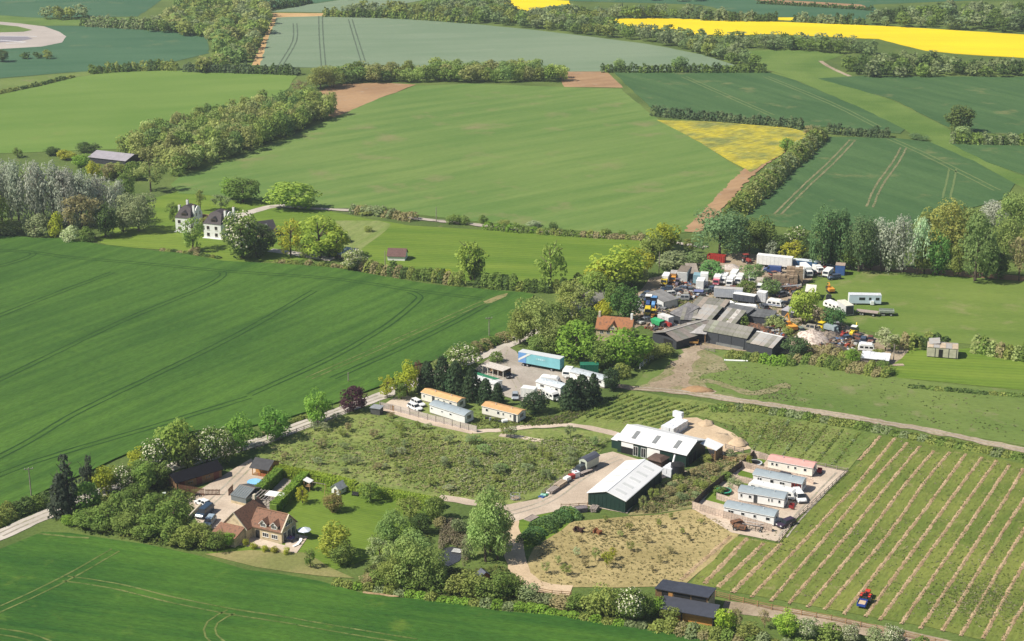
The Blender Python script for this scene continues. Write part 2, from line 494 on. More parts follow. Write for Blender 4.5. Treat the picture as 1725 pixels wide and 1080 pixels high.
sheet('grass_bank', [(1288, 120), (1345, 131), (1385, 131), (1505, 170), (1605, 222), (1660, 272), (1725, 297), (2300, 410), (2300, 470), (1725, 318), (1642, 273), (1562, 240), (1524, 220), (1450, 182), (1345, 137)], .09, verge, seed=27)
sheet('mustard_patch', [(1108, 203), (1200, 206), (1330, 216), (1366, 226), (1340, 246), (1305, 268), (1264, 291), (1180, 241)], .34, mustard, skirt=.3, seed=28)
ribbon('earth_track', [(1165, 392), (1212, 343), (1262, 290), (1312, 256)], 6.0, .26, soil, jit=.25)
sheet('long_meadow', [(560, 357), (620, 369), (690, 380), (790, 386), (900, 394), (1000, 402), (1085, 404), (1092, 425), (1040, 445), (985, 474), (930, 492), (880, 484), (760, 472), (660, 452), (600, 430), (575, 390)], .08, meadow, seed=29)
sheet('mown_strip', [(565, 372), (640, 372), (660, 378), (600, 430), (575, 415)], .10, field_mat('mown_pale', (.15, .205, .05), (.21, .24, .085), (.25, .25, .12), ang=A(70), patch=.03, streak=.5, streak_w=2.2, streak_amt=.7), seed=30)
sheet('white_house_lawn', [(160, 405), (255, 335), (300, 322), (420, 332), (560, 356), (585, 392), (600, 430), (470, 441), (380, 442), (300, 424), (180, 413)], .09, meadow, seed=31)
ribbon('drive', [(380, 372), (425, 357), (455, 349), (480, 347)], 4.5, .14, road_mat)
ribbon('lane', [(455, 348), (560, 354), (620, 357), (700, 369), (780, 377), (860, 386), (1000, 398), (1090, 404), (1150, 412), (1190, 418)], 2.8, .28, grey_gravel, jit=.3)
ribbon('yard_path', [(455, 422), (500, 428), (560, 438)], 4.0, .14, road_mat)
sheet('wheat_field', [(-700, 388), (0, 399), (100, 404), (180, 414), (300, 428), (375, 442), (470, 446), (560, 452), (640, 467), (760, 485), (880, 495), (900, 498), (880, 522), (850, 572), (825, 586), (760, 602), (700, 618), (640, 652), (575, 678), (480, 708), (420, 722), (330, 728), (270, 742), (190, 776), (100, 818), (0, 862), (-300, 1000), (-900, 1200)], .45, wheat, skirt=.45, seed=32)
sheet('front_wheat_field', [(-900, 1400), (-500, 1180), (0, 928), (68, 900), (120, 900), (250, 920), (330, 937), (420, 962), (480, 972), (536, 982), (610, 1000), (672, 1009), (767, 1017), (840, 1031), (986, 1045), (1108, 1064), (1181, 1079), (1300, 1100), (1500, 1135), (1700, 1180), (1700, 1500), (-900, 1500)], .45, wheat_front, skirt=.45, seed=33)

def tramlines(name, lines, mat, z, gap=2.0, w=.55):
    m = MB()
    for pts in lines:
        p = smooth_path(pts, 2.5)
        for s in (-1, 1):
            strip_mb(p, w, z, m, .35, s * gap / 2)
    me = bpy.data.meshes.new(name); me.from_pydata(m.v, [], m.f); me.materials.append(mat)
    bm = bmesh.new(); bm.from_mesh(me)
    for f in bm.faces:
        if f.normal.z < 0: f.normal_flip()
    bm.to_mesh(me); bm.free()
    o = bpy.data.objects.new(name, me); COL.objects.link(o)
    return kind(o, 'structure')

tramlines('tramlines', [
    [(-300, 905), (0, 772), (130, 698), (260, 635), (400, 566), (530, 492)],
    [(-300, 925), (0, 803), (96, 769), (260, 721), (420, 672)],
    [(-300, 780), (0, 642), (200, 546), (340, 488), (376, 466), (372, 460)],
    [(-300, 660), (0, 534), (190, 461)],
    [(420, 668), (560, 604), (650, 552), (700, 512), (706, 501), (690, 494)],
    [(-200, 492), (0, 450), (55, 432), (52, 428)],
    [(560, 640), (660, 596), (760, 548), (820, 515)],
], tram_dark, .49)
tramlines('tramlines', [[(-300, 425), (0, 424), (120, 436), (250, 447), (380, 459), (560, 472), (700, 492), (815, 506)]], tram_dark, .50, w=.45)
sheet('bare_patch', [(815, 511), (838, 500), (856, 496), (852, 502), (830, 512), (818, 514)], .492, field_mat('thin_crop', (.20, .18, .075), (.28, .24, .11), (.06, .11, .03), patch=.2, streak_amt=.1, fine_amt=.3, blot=.5), jit=.3)
tramlines('tramlines', [[(820, 509), (700, 562), (600, 606), (520, 640)]], tram_pale, .493, w=.4)
tramlines('tramlines', [
    [(-200, 1110), (0, 1030), (110, 978), (195, 930)],
    [(110, 978), (190, 990), (290, 1014), (390, 1034), (470, 1046), (560, 1062), (700, 1085)],
    [(390, 1034), (358, 1052), (356, 1075), (380, 1095)],
    [(-150, 1060), (0, 1068), (60, 1080), (90, 1095)],
], tram_pale, .49, gap=2.1, w=.42)
ribbon('grass_track', [(66, 902), (100, 906), (150, 910)], .7, .50, tram_pale, jit=.6)
ribbon('grass_track', [(612, 1001), (640, 1005), (672, 1008)], .8, .50, straw_mat, jit=.6)
tramlines('tramlines', [[(540, 27.5), (541, 60), (545, 112)], [(497, 40), (496, 70), (472, 112)], [(590, 33), (598, 60), (612, 105)]], M('tramline_grey', (.085, .12, .075), .9), .26, gap=2.4, w=.7)
tramlines('tramlines', [[(1436, 237), (1400, 275), (1360, 312), (1310, 362)], [(1522, 250), (1508, 275), (1480, 315), (1465, 350)]],
          field_mat('worn_wheeling', (.17, .155, .08), (.25, .22, .12), (.06, .11, .04), patch=.2, streak_amt=.1, blot=.47), .27, gap=2.4, w=.8)
tramlines('tramlines', [[(1605, 285), (1600, 310), (1594, 335)], [(1152, 130), (1220, 160), (1300, 195)], [(1290, 130), (1400, 175), (1480, 215)], [(1500, 235), (1560, 262), (1680, 322)]],
          M('tram_green', (.12, .17, .055), .9), .27, gap=2.8, w=.8)

# ---- lanes and yards
LANE = [(-220, 990), (-60, 925), (0, 902), (50, 879), (92, 862), (150, 838), (220, 812), (290, 787), (360, 768), (428, 747), (500, 720), (575, 692), (640, 668), (690, 648), (740, 628), (800, 604), (850, 583), (885, 566), (930, 548), (980, 524)]
ribbon('lane', LANE, 4.6, .10, road_mat, jit=.06)
sheet('orchard', [(428, 775), (480, 738), (560, 704), (640, 692), (720, 714), (790, 730), (862, 724), (950, 721), (1036, 732), (1005, 765), (985, 785), (935, 822), (905, 838), (862, 850), (790, 846), (740, 842), (560, 812), (450, 790)], .07, orchard_grass, seed=40)
sheet('scrub_bank', [(1058, 868), (1120, 812), (1200, 772), (1268, 762), (1215, 812), (1165, 857), (1110, 866)], .07, field_mat('scrub_ground', (.20, .19, .08), (.31, .26, .13), (.13, .16, .05), patch=.09, streak_amt=.1, fine_amt=.3, fine=.9, blot=.52, bump=.5), seed=41)
sheet('dry_paddock', [(890, 938), (905, 915), (960, 880), (1056, 869), (1110, 866), (1165, 858), (1238, 882), (1246, 900), (1150, 988), (1100, 988), (980, 990), (900, 992), (885, 965)], .09, dry, seed=42)
sheet('garden_lawn', [(462, 868), (500, 838), (535, 815), (600, 830), (700, 842), (745, 852), (690, 905), (640, 935), (560, 962), (470, 958), (400, 945), (350, 930), (420, 918), (500, 915), (500, 880)], .09, lawn, seed=43)
sheet('mown_bank', [(345, 934), (420, 926), (520, 930), (560, 955), (600, 975), (540, 972), (430, 955)], .10, field_mat('dry_verge', (.17, .18, .06), (.26, .23, .10), (.12, .16, .04), patch=.06, streak_amt=.2, fine_amt=.2), seed=44)
sheet('courtyard', [(318, 842), (345, 822), (380, 800), (425, 772), (440, 790), (455, 806), (440, 838), (405, 862), (392, 880), (350, 895), (332, 885), (325, 860)], .13, gravel, seed=45)
sheet('kitchen_garden', [(440, 842), (478, 806), (512, 818), (466, 868), (432, 866)], .12, grey_gravel, seed=46)
sheet('terrace', [(402, 919), (425, 905), (480, 920), (488, 898), (520, 905), (500, 933), (478, 930)], .20, gravel, skirt=.2, seed=47, jit=.1)
sheet('field_track', [(640, 690), (655, 686), (720, 706), (800, 724), (796, 732), (715, 714)], .11, gravel, seed=48, jit=.3)
ribbon('orchard_track', [(796, 728), (850, 724), (900, 719), (960, 717), (1005, 724), (1040, 732)], 2.4, .12, gravel, jit=.3)
ribbon('orchard_track', [(842, 733), (880, 738), (915, 743)], 2.2, .12, gravel, jit=.4)
sheet('barn_yard', [(1000, 769), (1034, 762), (1095, 780), (1160, 795), (1100, 812), (1055, 866), (990, 853), (955, 858), (905, 868), (862, 880), (848, 872), (850, 852), (905, 842), (935, 822), (985, 785)], .13, gravel, seed=49, jit=.3)
ribbon('wood_path', [(856, 868), (862, 905), (868, 940), (878, 968), (905, 988), (962, 996)], 4.2, .12, sand_mat, jit=.15)
ribbon('orchard_path', [(740, 838), (790, 846), (850, 856)], 3.0, .10, gravel, jit=.15)
sheet('green_bank', [(862, 885), (890, 865), (960, 858), (985, 862), (945, 892), (900, 925), (880, 928), (866, 905)], .10, meadow, seed=50)
sheet('sand_yard', [(1098, 732), (1140, 706), (1176, 704), (1232, 730), (1262, 757), (1198, 772), (1186, 745)], .11, sand_mat, seed=51, jit=.6)
sheet('caravan_site', [(1372, 783), (1427, 795), (1345, 872), (1312, 913), (1232, 897), (1168, 857), (1268, 762)], .12, gravel, seed=52, jit=.2)
for k_, pp in enumerate(([(1186, 843), (1222, 852), (1232, 826), (1204, 820)], [(1232, 812), (1262, 820), (1272, 800), (1248, 793)], [(1250, 786), (1280, 792), (1290, 776), (1262, 771)])):
    sheet('plot_grass', pp, .14, lawn, seed=53 + k_, jit=.3)
sheet('vineyard', [(1158, 985), (1238, 902), (1312, 915), (1347, 874), (1430, 795), (1486, 734), (1560, 745), (1725, 782), (2300, 910), (2300, 1300), (1725, 1096), (1560, 1058), (1400, 1026), (1250, 1002)], .08, vine_grass, seed=56)
sheet('young_vineyard', [(955, 716), (1000, 690), (1060, 658), (1180, 676), (1300, 700), (1484, 733), (1428, 792), (1374, 781), (1270, 760), (1240, 720), (1176, 700), (1140, 703), (1098, 722), (1040, 732)], .08, field_mat('young_vineyard_grass', (.11, .16, .035), (.185, .22, .06), (.26, .25, .12), ang=A(52), patch=.05, streak=.4, streak_w=2.4, streak_amt=.6, fine_amt=.28, blot=.6, bump=.5), seed=57)
sheet('pasture', [(1066, 652), (1100, 612), (1140, 590), (1190, 588), (1300, 604), (1420, 625), (1540, 640), (1725, 660), (2300, 720), (2300, 900), (1725, 752), (1560, 722), (1400, 694), (1250, 672), (1150, 658)], .07, pasture, seed=58)
sheet('green_pasture', [(1490, 612), (1520, 585), (1600, 590), (1640, 585), (1725, 598), (2300, 640), (2300, 715), (1725, 658), (1600, 645), (1510, 636)], .085, meadow, seed=59)
sheet('right_meadow', [(1330, 520), (1360, 480), (1420, 455), (1480, 448), (1725, 470), (2300, 500), (2300, 635), (1725, 592), (1640, 580), (1520, 572), (1420, 548)], .08, field_mat('meadow_right', (.105, .165, .03), (.155, .21, .045), (.21, .215, .085), ang=A(-10), patch=.014, streak=.3, streak_w=4, streak_amt=.45, fine_amt=.15, blot=.55), seed=60)
ribbon('dirt_track', [(1020, 648), (1066, 654), (1130, 659), (1190, 667), (1260, 677), (1400, 698), (1560, 725), (1725, 759), (1900, 795), (2200, 860)], 3.2, .12, dirt, jit=.3)
WORN = field_mat('worn_grass', (.20, .185, .09), (.27, .235, .14), (.12, .155, .045), patch=.12, streak_amt=.1, fine_amt=.3, blot=.5)
sheet('worn_ground', [(1070, 652), (1100, 640), (1128, 618), (1150, 596), (1186, 590), (1215, 604), (1225, 622), (1190, 630), (1180, 645), (1205, 660), (1240, 672), (1180, 668), (1130, 658)], .10, WORN, seed=61, jit=1.2, step=3)
ribbon('mud_track', [(1178, 580), (1163, 596), (1150, 612), (1146, 630), (1132, 645), (1100, 654)], 5.0, .115, dirt, jit=.5)
ribbon('mud_track', [(1140, 634), (1160, 652), (1200, 664)], 4.0, .118, dirt, jit=.5)
ribbon('worn_arc', [(1180, 640), (1225, 650), (1262, 664), (1290, 660), (1330, 648)], 3.0, .112, WORN, jit=.5)
sheet('scrap_yard', [(1062, 500), (1095, 470), (1130, 462), (1180, 440), (1240, 425), (1345, 440), (1365, 470), (1340, 492), (1395, 530), (1420, 545), (1480, 570), (1530, 590), (1500, 618), (1420, 612), (1330, 596), (1250, 592), (1180, 585), (1130, 575), (1080, 548), (1050, 560), (1040, 540)], .10, dirt, seed=62, jit=.8)
sheet('caravan_yard', [(800, 622), (830, 598), (856, 584), (872, 592), (880, 604), (915, 622), (985, 632), (1020, 640), (985, 660), (935, 672), (880, 678), (850, 668), (830, 640)], .14, grey_gravel, seed=63, jit=.5)
sheet('caravan_garden', [(645, 683), (690, 655), (740, 640), (830, 680), (885, 690), (900, 705), (860, 722), (790, 722), (720, 702)], .09, orchard_grass, seed=64)
sheet('caravan_drive', [(645, 683), (672, 664), (696, 670), (715, 682), (708, 692), (690, 694)], .115, gravel, seed=65, jit=.4)
sheet('roadside_dirt', [(1225, 1012), (1330, 1025), (1430, 1046), (1520, 1062), (1725, 1108), (1725, 1128), (1500, 1082), (1320, 1045), (1210, 1030)], .075, dirt, seed=66)
sheet('track_dirt_strip', [(1360, 440), (1520, 449), (1725, 466), (2200, 505), (2200, 512), (1725, 474), (1500, 458), (1360, 447)], .13, soil, seed=67)
RUT = field_mat('rut', (.30, .265, .22), (.38, .34, .28), (.24, .24, .14), patch=.15, streak_amt=.1, fine_amt=.2, blot=.5)
tramlines('wheel_ruts', [LANE[2:13], [(1066, 654), (1130, 659), (1190, 667), (1260, 677), (1400, 698), (1560, 725), (1725, 759), (1900, 795)]], RUT, .135, gap=1.7, w=.45)
tramlines('wheel_ruts', [[(856, 866), (900, 854), (935, 838), (970, 812), (1010, 786), (1045, 772)], [(880, 668), (868, 640), (846, 612), (850, 590)], [(1318, 905), (1350, 866), (1415, 798)], [(335, 866), (372, 832), (405, 800), (425, 780)]], RUT, .15, gap=1.7, w=.4)
def pond():
    pts = [(733, 950), (738, 936), (748, 925), (762, 921), (775, 924), (779, 935), (774, 946), (756, 954), (742, 956)]
    o = sheet('pond', pts, .11, water_mat, seed=68, jit=.15, step=2)
pond()
# ------------------------------------------------------------------ materials for built things
WHITE = M('white_paint', (.80, .80, .78), .5, .055, .7, spec=.3)
CREAM = M('cream_cladding', (.78, .75, .67), .6, .05, .6)
OFFW = M('weathered_white', (.62, .63, .62), .6, .08, .8)
GLASS = M('dark_glass', (.02, .025, .03), .08, .05, 1, spec=.6)
GREYROOF = M('grey_blue_roof', (.30, .35, .38), .5, .06, .7)
PALEROOF = M('white_sheet_roof', (.74, .75, .76), .45, .03, .25, spec=.35)
PALESHEET = M('white_roof_sheet', (.74, .74, .74), .45, .035, .3, spec=.35, stretch=(1, .4, 1))
GREENWALL = M('dark_green_sheet', (.018, .045, .036), .5, .08, .8)
BLACK = M('black_rubber', (.018, .018, .018), .85, .1, 4)
DARKMETAL = M('dark_metal', (.05, .05, .055), .5, .15, 2)
STEEL = M('galvanised_steel', (.42, .43, .44), .4, .1, 2, metal=.4)
RUST = M('rusty_metal', (.20, .09, .045), .85, .2, 1.5, col2=(.07, .05, .04))
TIMBER = M('timber', (.36, .22, .11), .8, .15, 2, stretch=(1, 1, 6))
ORANGEWOOD = M('larch_boards', (.50, .25, .075), .7, .12, 1.2, stretch=(1, 1, 8))
GREYWOOD = M('silvered_timber', (.33, .28, .25), .85, .16, 2)
BROWNFENCE = M('brown_fence_boards', (.56, .45, .37), .85, .2, 2)
SLATE = M('slate_roof', (.065, .06, .062), .6, .12, .8)
NAVYROOF = M('navy_felt_roof', (.05, .055, .075), .6, .1, .8)
TILE = M('brown_roof_tiles', (.20, .105, .068), .85, .2, 2.6, col2=(.11, .07, .05), amt=.42)
TILE_R = M('red_roof_tiles', (.29, .125, .058), .85, .2, 1.2, col2=(.15, .085, .055), amt=.42)
STONE = M('cream_stone', (.52, .43, .28), .9, .14, 1.2, col2=(.38, .31, .20), amt=.42)
STONE_TRIM = M('pale_stone_trim', (.58, .52, .40), .85, .08, 2)
ASBESTOS = M('lichened_cement_sheet', (.205, .195, .175), .9, .14, .7, col2=(.17, .17, .13), amt=.46)
TINROOF = M('old_tin_sheet', (.31, .30, .285), .6, .14, .7, col2=(.33, .29, .25), amt=.44)
BLACKBOARD = M('tarred_boards', (.055, .06, .07), .8, .18, 1.6, stretch=(6, 6, .6))
PINK = M('pink_roof', (.62, .33, .29), .6, .06, .7)
ORANGEROOF = M('tan_orange_roof', (.62, .37, .17), .65, .08, .7)
REDP = M('red_paint', (.36, .04, .03), .45, .1, 1)
BLUEP = M('blue_paint', (.05, .11, .29), .45, .1, 1)
YELLOWP = M('yellow_paint', (.75, .56, .03), .45, .1, 1)
ORANGEP = M('orange_paint', (.66, .30, .05), .55, .14, 1)
GREENP = M('green_paint', (.03, .22, .10), .5, .1, 1)
TEALP = M('turquoise_paint', (.22, .52, .58), .5, .06, .5)
SILVER = M('silver_paint', (.52, .55, .58), .3, .03, 1, metal=.3, spec=.5)
PURPLE = M('dark_purple_paint', (.05, .03, .055), .25, .05, 1, spec=.5)
WRAP = M('white_wrap', (.72, .73, .74), .4, .06, 1.2, spec=.4)

_wc = {}
FACE = {'-y': 0.0, '+x': math.pi / 2, '+y': math.pi, '-x': -math.pi / 2}
def window(parent, x, y, z, w, h, face='-y', mat=None, bars=0, name='window', pane_mat=None):
    """a framed window; (x, y) lies on the wall surface, z is its centre"""
    mat = mat or WHITE; pane_mat = pane_mat or GLASS
    k = (round(w, 2), round(h, 2), mat.name, bars)
    if k not in _wc:
        m = MB(); t = min(.07, w * .12)
        m.box((0, -.02, h / 2 - t / 2), (w, .08, t)); m.box((0, -.02, -h / 2 + t / 2), (w, .08, t))
        m.box((-w / 2 + t / 2, -.02, 0), (t, .08, h - 2 * t)); m.box((w / 2 - t / 2, -.02, 0), (t, .08, h - 2 * t))
        for i in range(bars):
            m.box((-w / 2 + w * (i + 1) / (bars + 1), -.02, 0), (t * .8, .07, h - 2 * t))
        p = box((0, -.012, 0), (w - 2 * t, .02, h - 2 * t))
        _wc[k] = (m.mesh('window_frame', mat), p.mesh('pane', None))
    f = inst(_wc[k][0], name, parent, (x, y, z), FACE[face])
    pane = inst(_wc[k][1], 'pane', f)
    if not pane.data.materials: pane.data.materials.append(pane_mat)
    return f

def door(parent, x, y, z0, w, h, face='-y', mat=None, name='door', handle=True):
    d = box((0, -.03, h / 2), (w, .08, h)).build(name, mat or WHITE, parent, (x, y, z0), FACE[face])
    if handle:
        box((w * .36, -.09, h * .48), (.08, .06, .16)).build('handle', STEEL, d)
    return d

def slope_roof(L, W, eave, ridge, ov=.3, th=.12, ym=None, x0=0, y0=0, endov=None):
    """two pitched slabs, ridge along x, front eave at y0"""
    ym = W / 2 if ym is None else ym
    endov = ov if endov is None else endov
    a, b = x0 - L / 2 - endov, x0 + L / 2 + endov
    sf = (ridge - eave) / ym; sb = (ridge - eave) / (W - ym)
    m = MB()
    m.prism([(y0 - ov, eave - sf * ov), (y0 + ym, ridge), (y0 + ym, ridge + th), (y0 - ov, eave - sf * ov + th)], a, b)
    m.prism([(y0 + ym, ridge), (y0 + W + ov, eave - sb * ov), (y0 + W + ov, eave - sb * ov + th), (y0 + ym, ridge + th)], a, b)
    return m

def gable_walls(L, W, eave, ridge, ym=None, x0=0, y0=0, z0=0):
    ym = W / 2 if ym is None else ym
    e = .03
    return MB().prism([(y0, z0), (y0 + W, z0), (y0 + W, eave - e), (y0 + ym, ridge - e), (y0, eave - e)], x0 - L / 2, x0 + L / 2)

# ------------------------------------------------------------------ the two white-roofed green barns
c, L, yaw = line((1040, 761), (1155, 788)); W = 10.5
a_ = thing('green_barn', 'long dark green barn with white roof and three skylights facing the gravel yard', 'barn', c, yaw)
gable_walls(L, W, 3.3, 5.0).build('wall', GREENWALL, a_)
slope_roof(L, W, 3.3, 5.0, .35, .14).build('roof', PALEROOF, a_)
for k in range(10):
    for s in (-1, 1):
        box((0, 0, 0), ((L + .6) / 10 - .05, W / 2 + .30, .03), rx=-s * math.atan2(1.7, W / 2)).build('roof_sheet', PALESHEET, a_, (-L / 2 - .3 + (L + .6) * (k + .5) / 10, W / 2 + s * (W / 4 + .15), 4.15 + .105))
box((0, W / 2, 5.18), (L + .6, .4, .08)).build('ridge_cap', PALEROOF, a_)
for fx in (-.30, .0, .31):
    s_ = math.atan2(1.7, W / 2)
    q = box((0, 0, 0), (1.1, 3.0, .05), rx=s_).build('skylight', M('skylight_sheet', (.22, .23, .23), .3, .05, 1, spec=.5), a_, (fx * L, W * .23, 3.3 + 1.7 * .46 + .23))
    for k in (-1, 0, 1): box((k * .36, 0, .04), (.05, 3.0, .03), rx=s_).build('glazing_bar', STEEL, q)
door(a_, -.42 * L + 1.2, 0, 1.75, 3.2, 1.25, mat=WHITE, name='roller_door', handle=False)
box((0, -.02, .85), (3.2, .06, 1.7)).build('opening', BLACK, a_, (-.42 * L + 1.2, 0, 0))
for fx in (-.23, -.115):
    f_ = window(a_, fx * L, 0, 1.25, 1.3, 2.4, bars=1, name='glazed_door')
door(a_, .02 * L + .2, 0, 0, 3.4, 2.9, mat=WHITE, name='roller_door', handle=False)
for k in range(12):
    box((0, -.02, 1.6), (.06, .05, 3.2)).build('cladding_rib', GREENWALL, a_, (L * (.12 + k * .032), 0, 0))
m_ = MB().prism([(0, 0), (3.2, 0), (3.2, 2.5), (0, 2.1)], -1.2, 1.2)
m_.build('store', GREENWALL, a_, (-L / 2 - 1.22, 1.5, 0)); box((0, 0, 0), (2.7, 3.6, .1), rx=.12).build('store_roof', PALEROOF, a_, (-L / 2 - 1.22, 3.1, 2.4))
m_ = box((0, 0, 0), (4.4, 4.2, .1), ry=.20)
m_.build('canopy_roof', PALEROOF, a_, (L / 2 + 2.3, W - 1.4, 3.25))
for dy in (-1.9, 1.9): box((0, 0, 1.4), (.16, .16, 2.8)).build('post', TIMBER, a_, (L / 2 + 4.1, W - 1.4 + dy, 0))
box((0, 0, 1.3), (.08, 3.7, 2.6)).build('canopy_screen', TIMBER, a_, (L / 2 + 4.25, W - 1.4, 0))
for k, dy in enumerate((2.5, 4.6)):
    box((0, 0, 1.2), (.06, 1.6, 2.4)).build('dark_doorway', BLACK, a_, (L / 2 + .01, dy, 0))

c, L, yaw = line((990.5, 851), (1053, 865)); W = (G(1121, 812) - G(1053, 865)).length
W = max(17, min(W, 24))
b_ = thing('green_barn', 'smaller dark green barn with pale roof, end wall facing the dry paddock', 'barn', c, yaw)
h_ = L / 2
MB().prism([(-h_, 0), (h_, 0), (h_, 3.0), (0, 4.3), (-h_, 3.0)], 0, W, 'y').build('wall', GREENWALL, b_)
m = MB(); o_ = .3; sl = 1.3 / h_
for s in (-1, 1):
    m.prism([(s * (h_ + o_), 3.03 - sl * o_), (0, 4.33), (0, 4.47), (s * (h_ + o_), 3.17 - sl * o_)], -o_, W + o_, 'y')
m.build('roof', PALEROOF, b_)
for k in range(11):
    for s in (-1, 1):
        box((0, 0, 0), (math.hypot(h_ + .25, sl * h_), (W + .5) / 11 - .05, .03), ry=s * math.atan(sl)).build('roof_sheet', PALESHEET, b_, (s * (h_ + .22) / 2, -.25 + (W + .5) * (k + .5) / 11, 4.47 - sl * (h_ + .22) / 2 + .012))
ROOFL = M('rooflight_sheet', (.60, .61, .60), .4, .04, .5)
for k in range(5):
    for s in (-1, 1):
        box((0, 0, 0), (2.6, 1.0, .03), ry=s * math.atan(sl)).build('rooflight', ROOFL, b_, (s * h_ * .52, W * (.12 + k * .185), 4.47 - h_ * .52 * sl + .05))
box((0, W / 2, 4.49), (.5, W + .5, .06)).build('ridge_cap', PALEROOF, b_)
for s, xx in ((1, h_ + .02),):
    for k in range(7): box((xx, W * (k + .5) / 7, 1.45), (.08, .12, 2.8)).build('wall_post', DARKMETAL, b_)
for k in range(9): box((-h_ + L * (k + .5) / 9, -.02, 1.45), (.06, .05, 2.9)).build('cladding_rib', GREENWALL, b_)

# ------------------------------------------------------------------ stone house with brown tiled roofs
c, L, yaw = line((423, 905), (475, 917)); W = 5.6
hs = thing('stone_house', 'cream stone house with brown tiled roofs and two roof dormers beside the lawn', 'house', c, yaw)
gable_walls(L, W, 2.9, 5.6).build('wall', STONE, hs)
slope_roof(L, W, 2.9, 5.6, .3, .16, endov=.15).build('roof', TILE, hs)
for s in (-1, 1):
    mm = MB(); e = L / 2 + .16
    for y0_, y1_ in ((-.3, W / 2), (W + .3, W / 2)):
        mm.prism([(y0_, 2.9 - .29 + .16), (y1_, 5.76), (y1_, 5.86), (y0_, 2.9 - .19 + .16)], s * e - .14, s * e + .14)
    if s == 1: mm.build('verge_coping', STONE_TRIM, hs)
box((0, W / 2, 5.82), (L, .28, .14)).build('ridge_tiles', M('ridge_tile', (.30, .17, .10), .85), hs)
for fx in (-.08, .27):
    d_ = MB().prism([(-.8, 0), (.8, 0), (.8, 1.0), (0, 1.75), (-.8, 1.0)], 0, 1.9, 'y').build('dormer', STONE_TRIM, hs, (fx * L, -.04, 2.95))
    mm = MB()
    for s in (-1, 1): mm.prism([(s * 1.02, .80), (0, 1.77), (0, 1.90), (s * 1.02, .93)], -.22, 2.0, 'y')
    mm.build('dormer_roof', TILE, d_)
    window(d_, 0, 0, .62, 1.15, .85, bars=2)
    mm = MB()
    for s in (-1, 1): mm.prism([(s * 1.03, .72), (0, 1.70), (0, 1.82), (s * 1.03, .86)], -.28, -.23, 'y')
    mm.build('barge_board', WHITE, d_)
for fx in (-.02, .27):
    f_ = window(hs, fx * L, 0, 1.35, 1.5, 1.0, bars=2)
    box((0, -.06, -.56), (1.7, .12, .1)).build('sill', STONE_TRIM, f_)
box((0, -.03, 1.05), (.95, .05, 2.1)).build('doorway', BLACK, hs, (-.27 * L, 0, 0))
for dy in (1.2, 2.8, 4.4):
    window(hs, L / 2, dy, 1.2, 1.2, 2.2, '+x', bars=1)
window(hs, L / 2, 2.8, 3.9, 2.6, 1.2, '+x', bars=3)
# cross wing on the left, its gable to the front
cw = 6.0; x0 = -L / 2 - cw / 2 + .4
d0 = -2.2; dl = 9.0
MB().prism([(-cw / 2, 0), (cw / 2, 0), (cw / 2, 2.8), (0, 6.0), (-cw / 2, 2.8)], d0, d0 + dl, 'y').build('wing_wall', STONE, hs, (x0, 0, 0))
mm = MB()
for s in (-1, 1):
    mm.prism([(s * (cw / 2 + .3), 2.82 - .32), (0, 6.02), (0, 6.2), (s * (cw / 2 + .3), 2.82 - .14)], d0 - .1, d0 + dl + .15, 'y')
mm.build('wing_roof', TILE, hs, (x0, 0, 0))
mm = MB()
for s in (-1, 1):
    mm.prism([(s * (cw / 2 + .34), 2.82 - .22), (0, 6.16), (0, 6.32), (s * (cw / 2 + .34), 2.82 - .06)], d0 - .22, d0 - .02, 'y')
mm.build('verge_coping', STONE_TRIM, hs, (x0, 0, 0))
box((0, 0, 6.65), (.55, .7, 1.1)).build('chimney', STONE_TRIM, hs, (x0, d0 + dl - 1.2, 0))
# lower front range
MB().prism([(-2.9, 0), (2.9, 0), (2.9, 2.1), (-2.9, 2.1)], d0 - 3.6, d0 - .02, 'y').build('front_range_wall', STONE, hs, (x0 - .3, 0, 0))
mm = MB()
mm.add([(-3.1, d0 - 3.9, 2.1), (3.1, d0 - 3.9, 2.1), (3.1, d0 - .03, 3.2), (-3.1, d0 - .03, 3.2), (-3.1, d0 - 3.9, 2.26), (3.1, d0 - 3.9, 2.26), (3.1, d0 - .03, 3.36), (-3.1, d0 - .03, 3.36)],
       [(0, 3, 2, 1), (4, 5, 6, 7), (0, 1, 5, 4), (1, 2, 6, 5), (2, 3, 7, 6), (3, 0, 4, 7)])
mm.build('front_range_roof', TILE, hs, (x0 - .3, 0, 0))
mm = MB().prism([(d0 - .02, 2.1), (d0 - .02, 3.15), (d0 - 3.6, 2.1)], 2.80, 2.89)
mm.build('front_range_gable', STONE, hs, (x0 - .3, 0, 0))
box((-cw / 2 - 1.2, 5.5, 2.3), (2.4, 6.0, .16), ry=-.45).build('side_roof', TILE, hs, (x0, 0, 0))
box((-cw / 2 - 1.0, 5.5, .85), (2.0, 5.7, 1.7)).build('side_wall', STONE, hs, (x0, 0, 0))
HOUSE = (c.copy(), yaw)

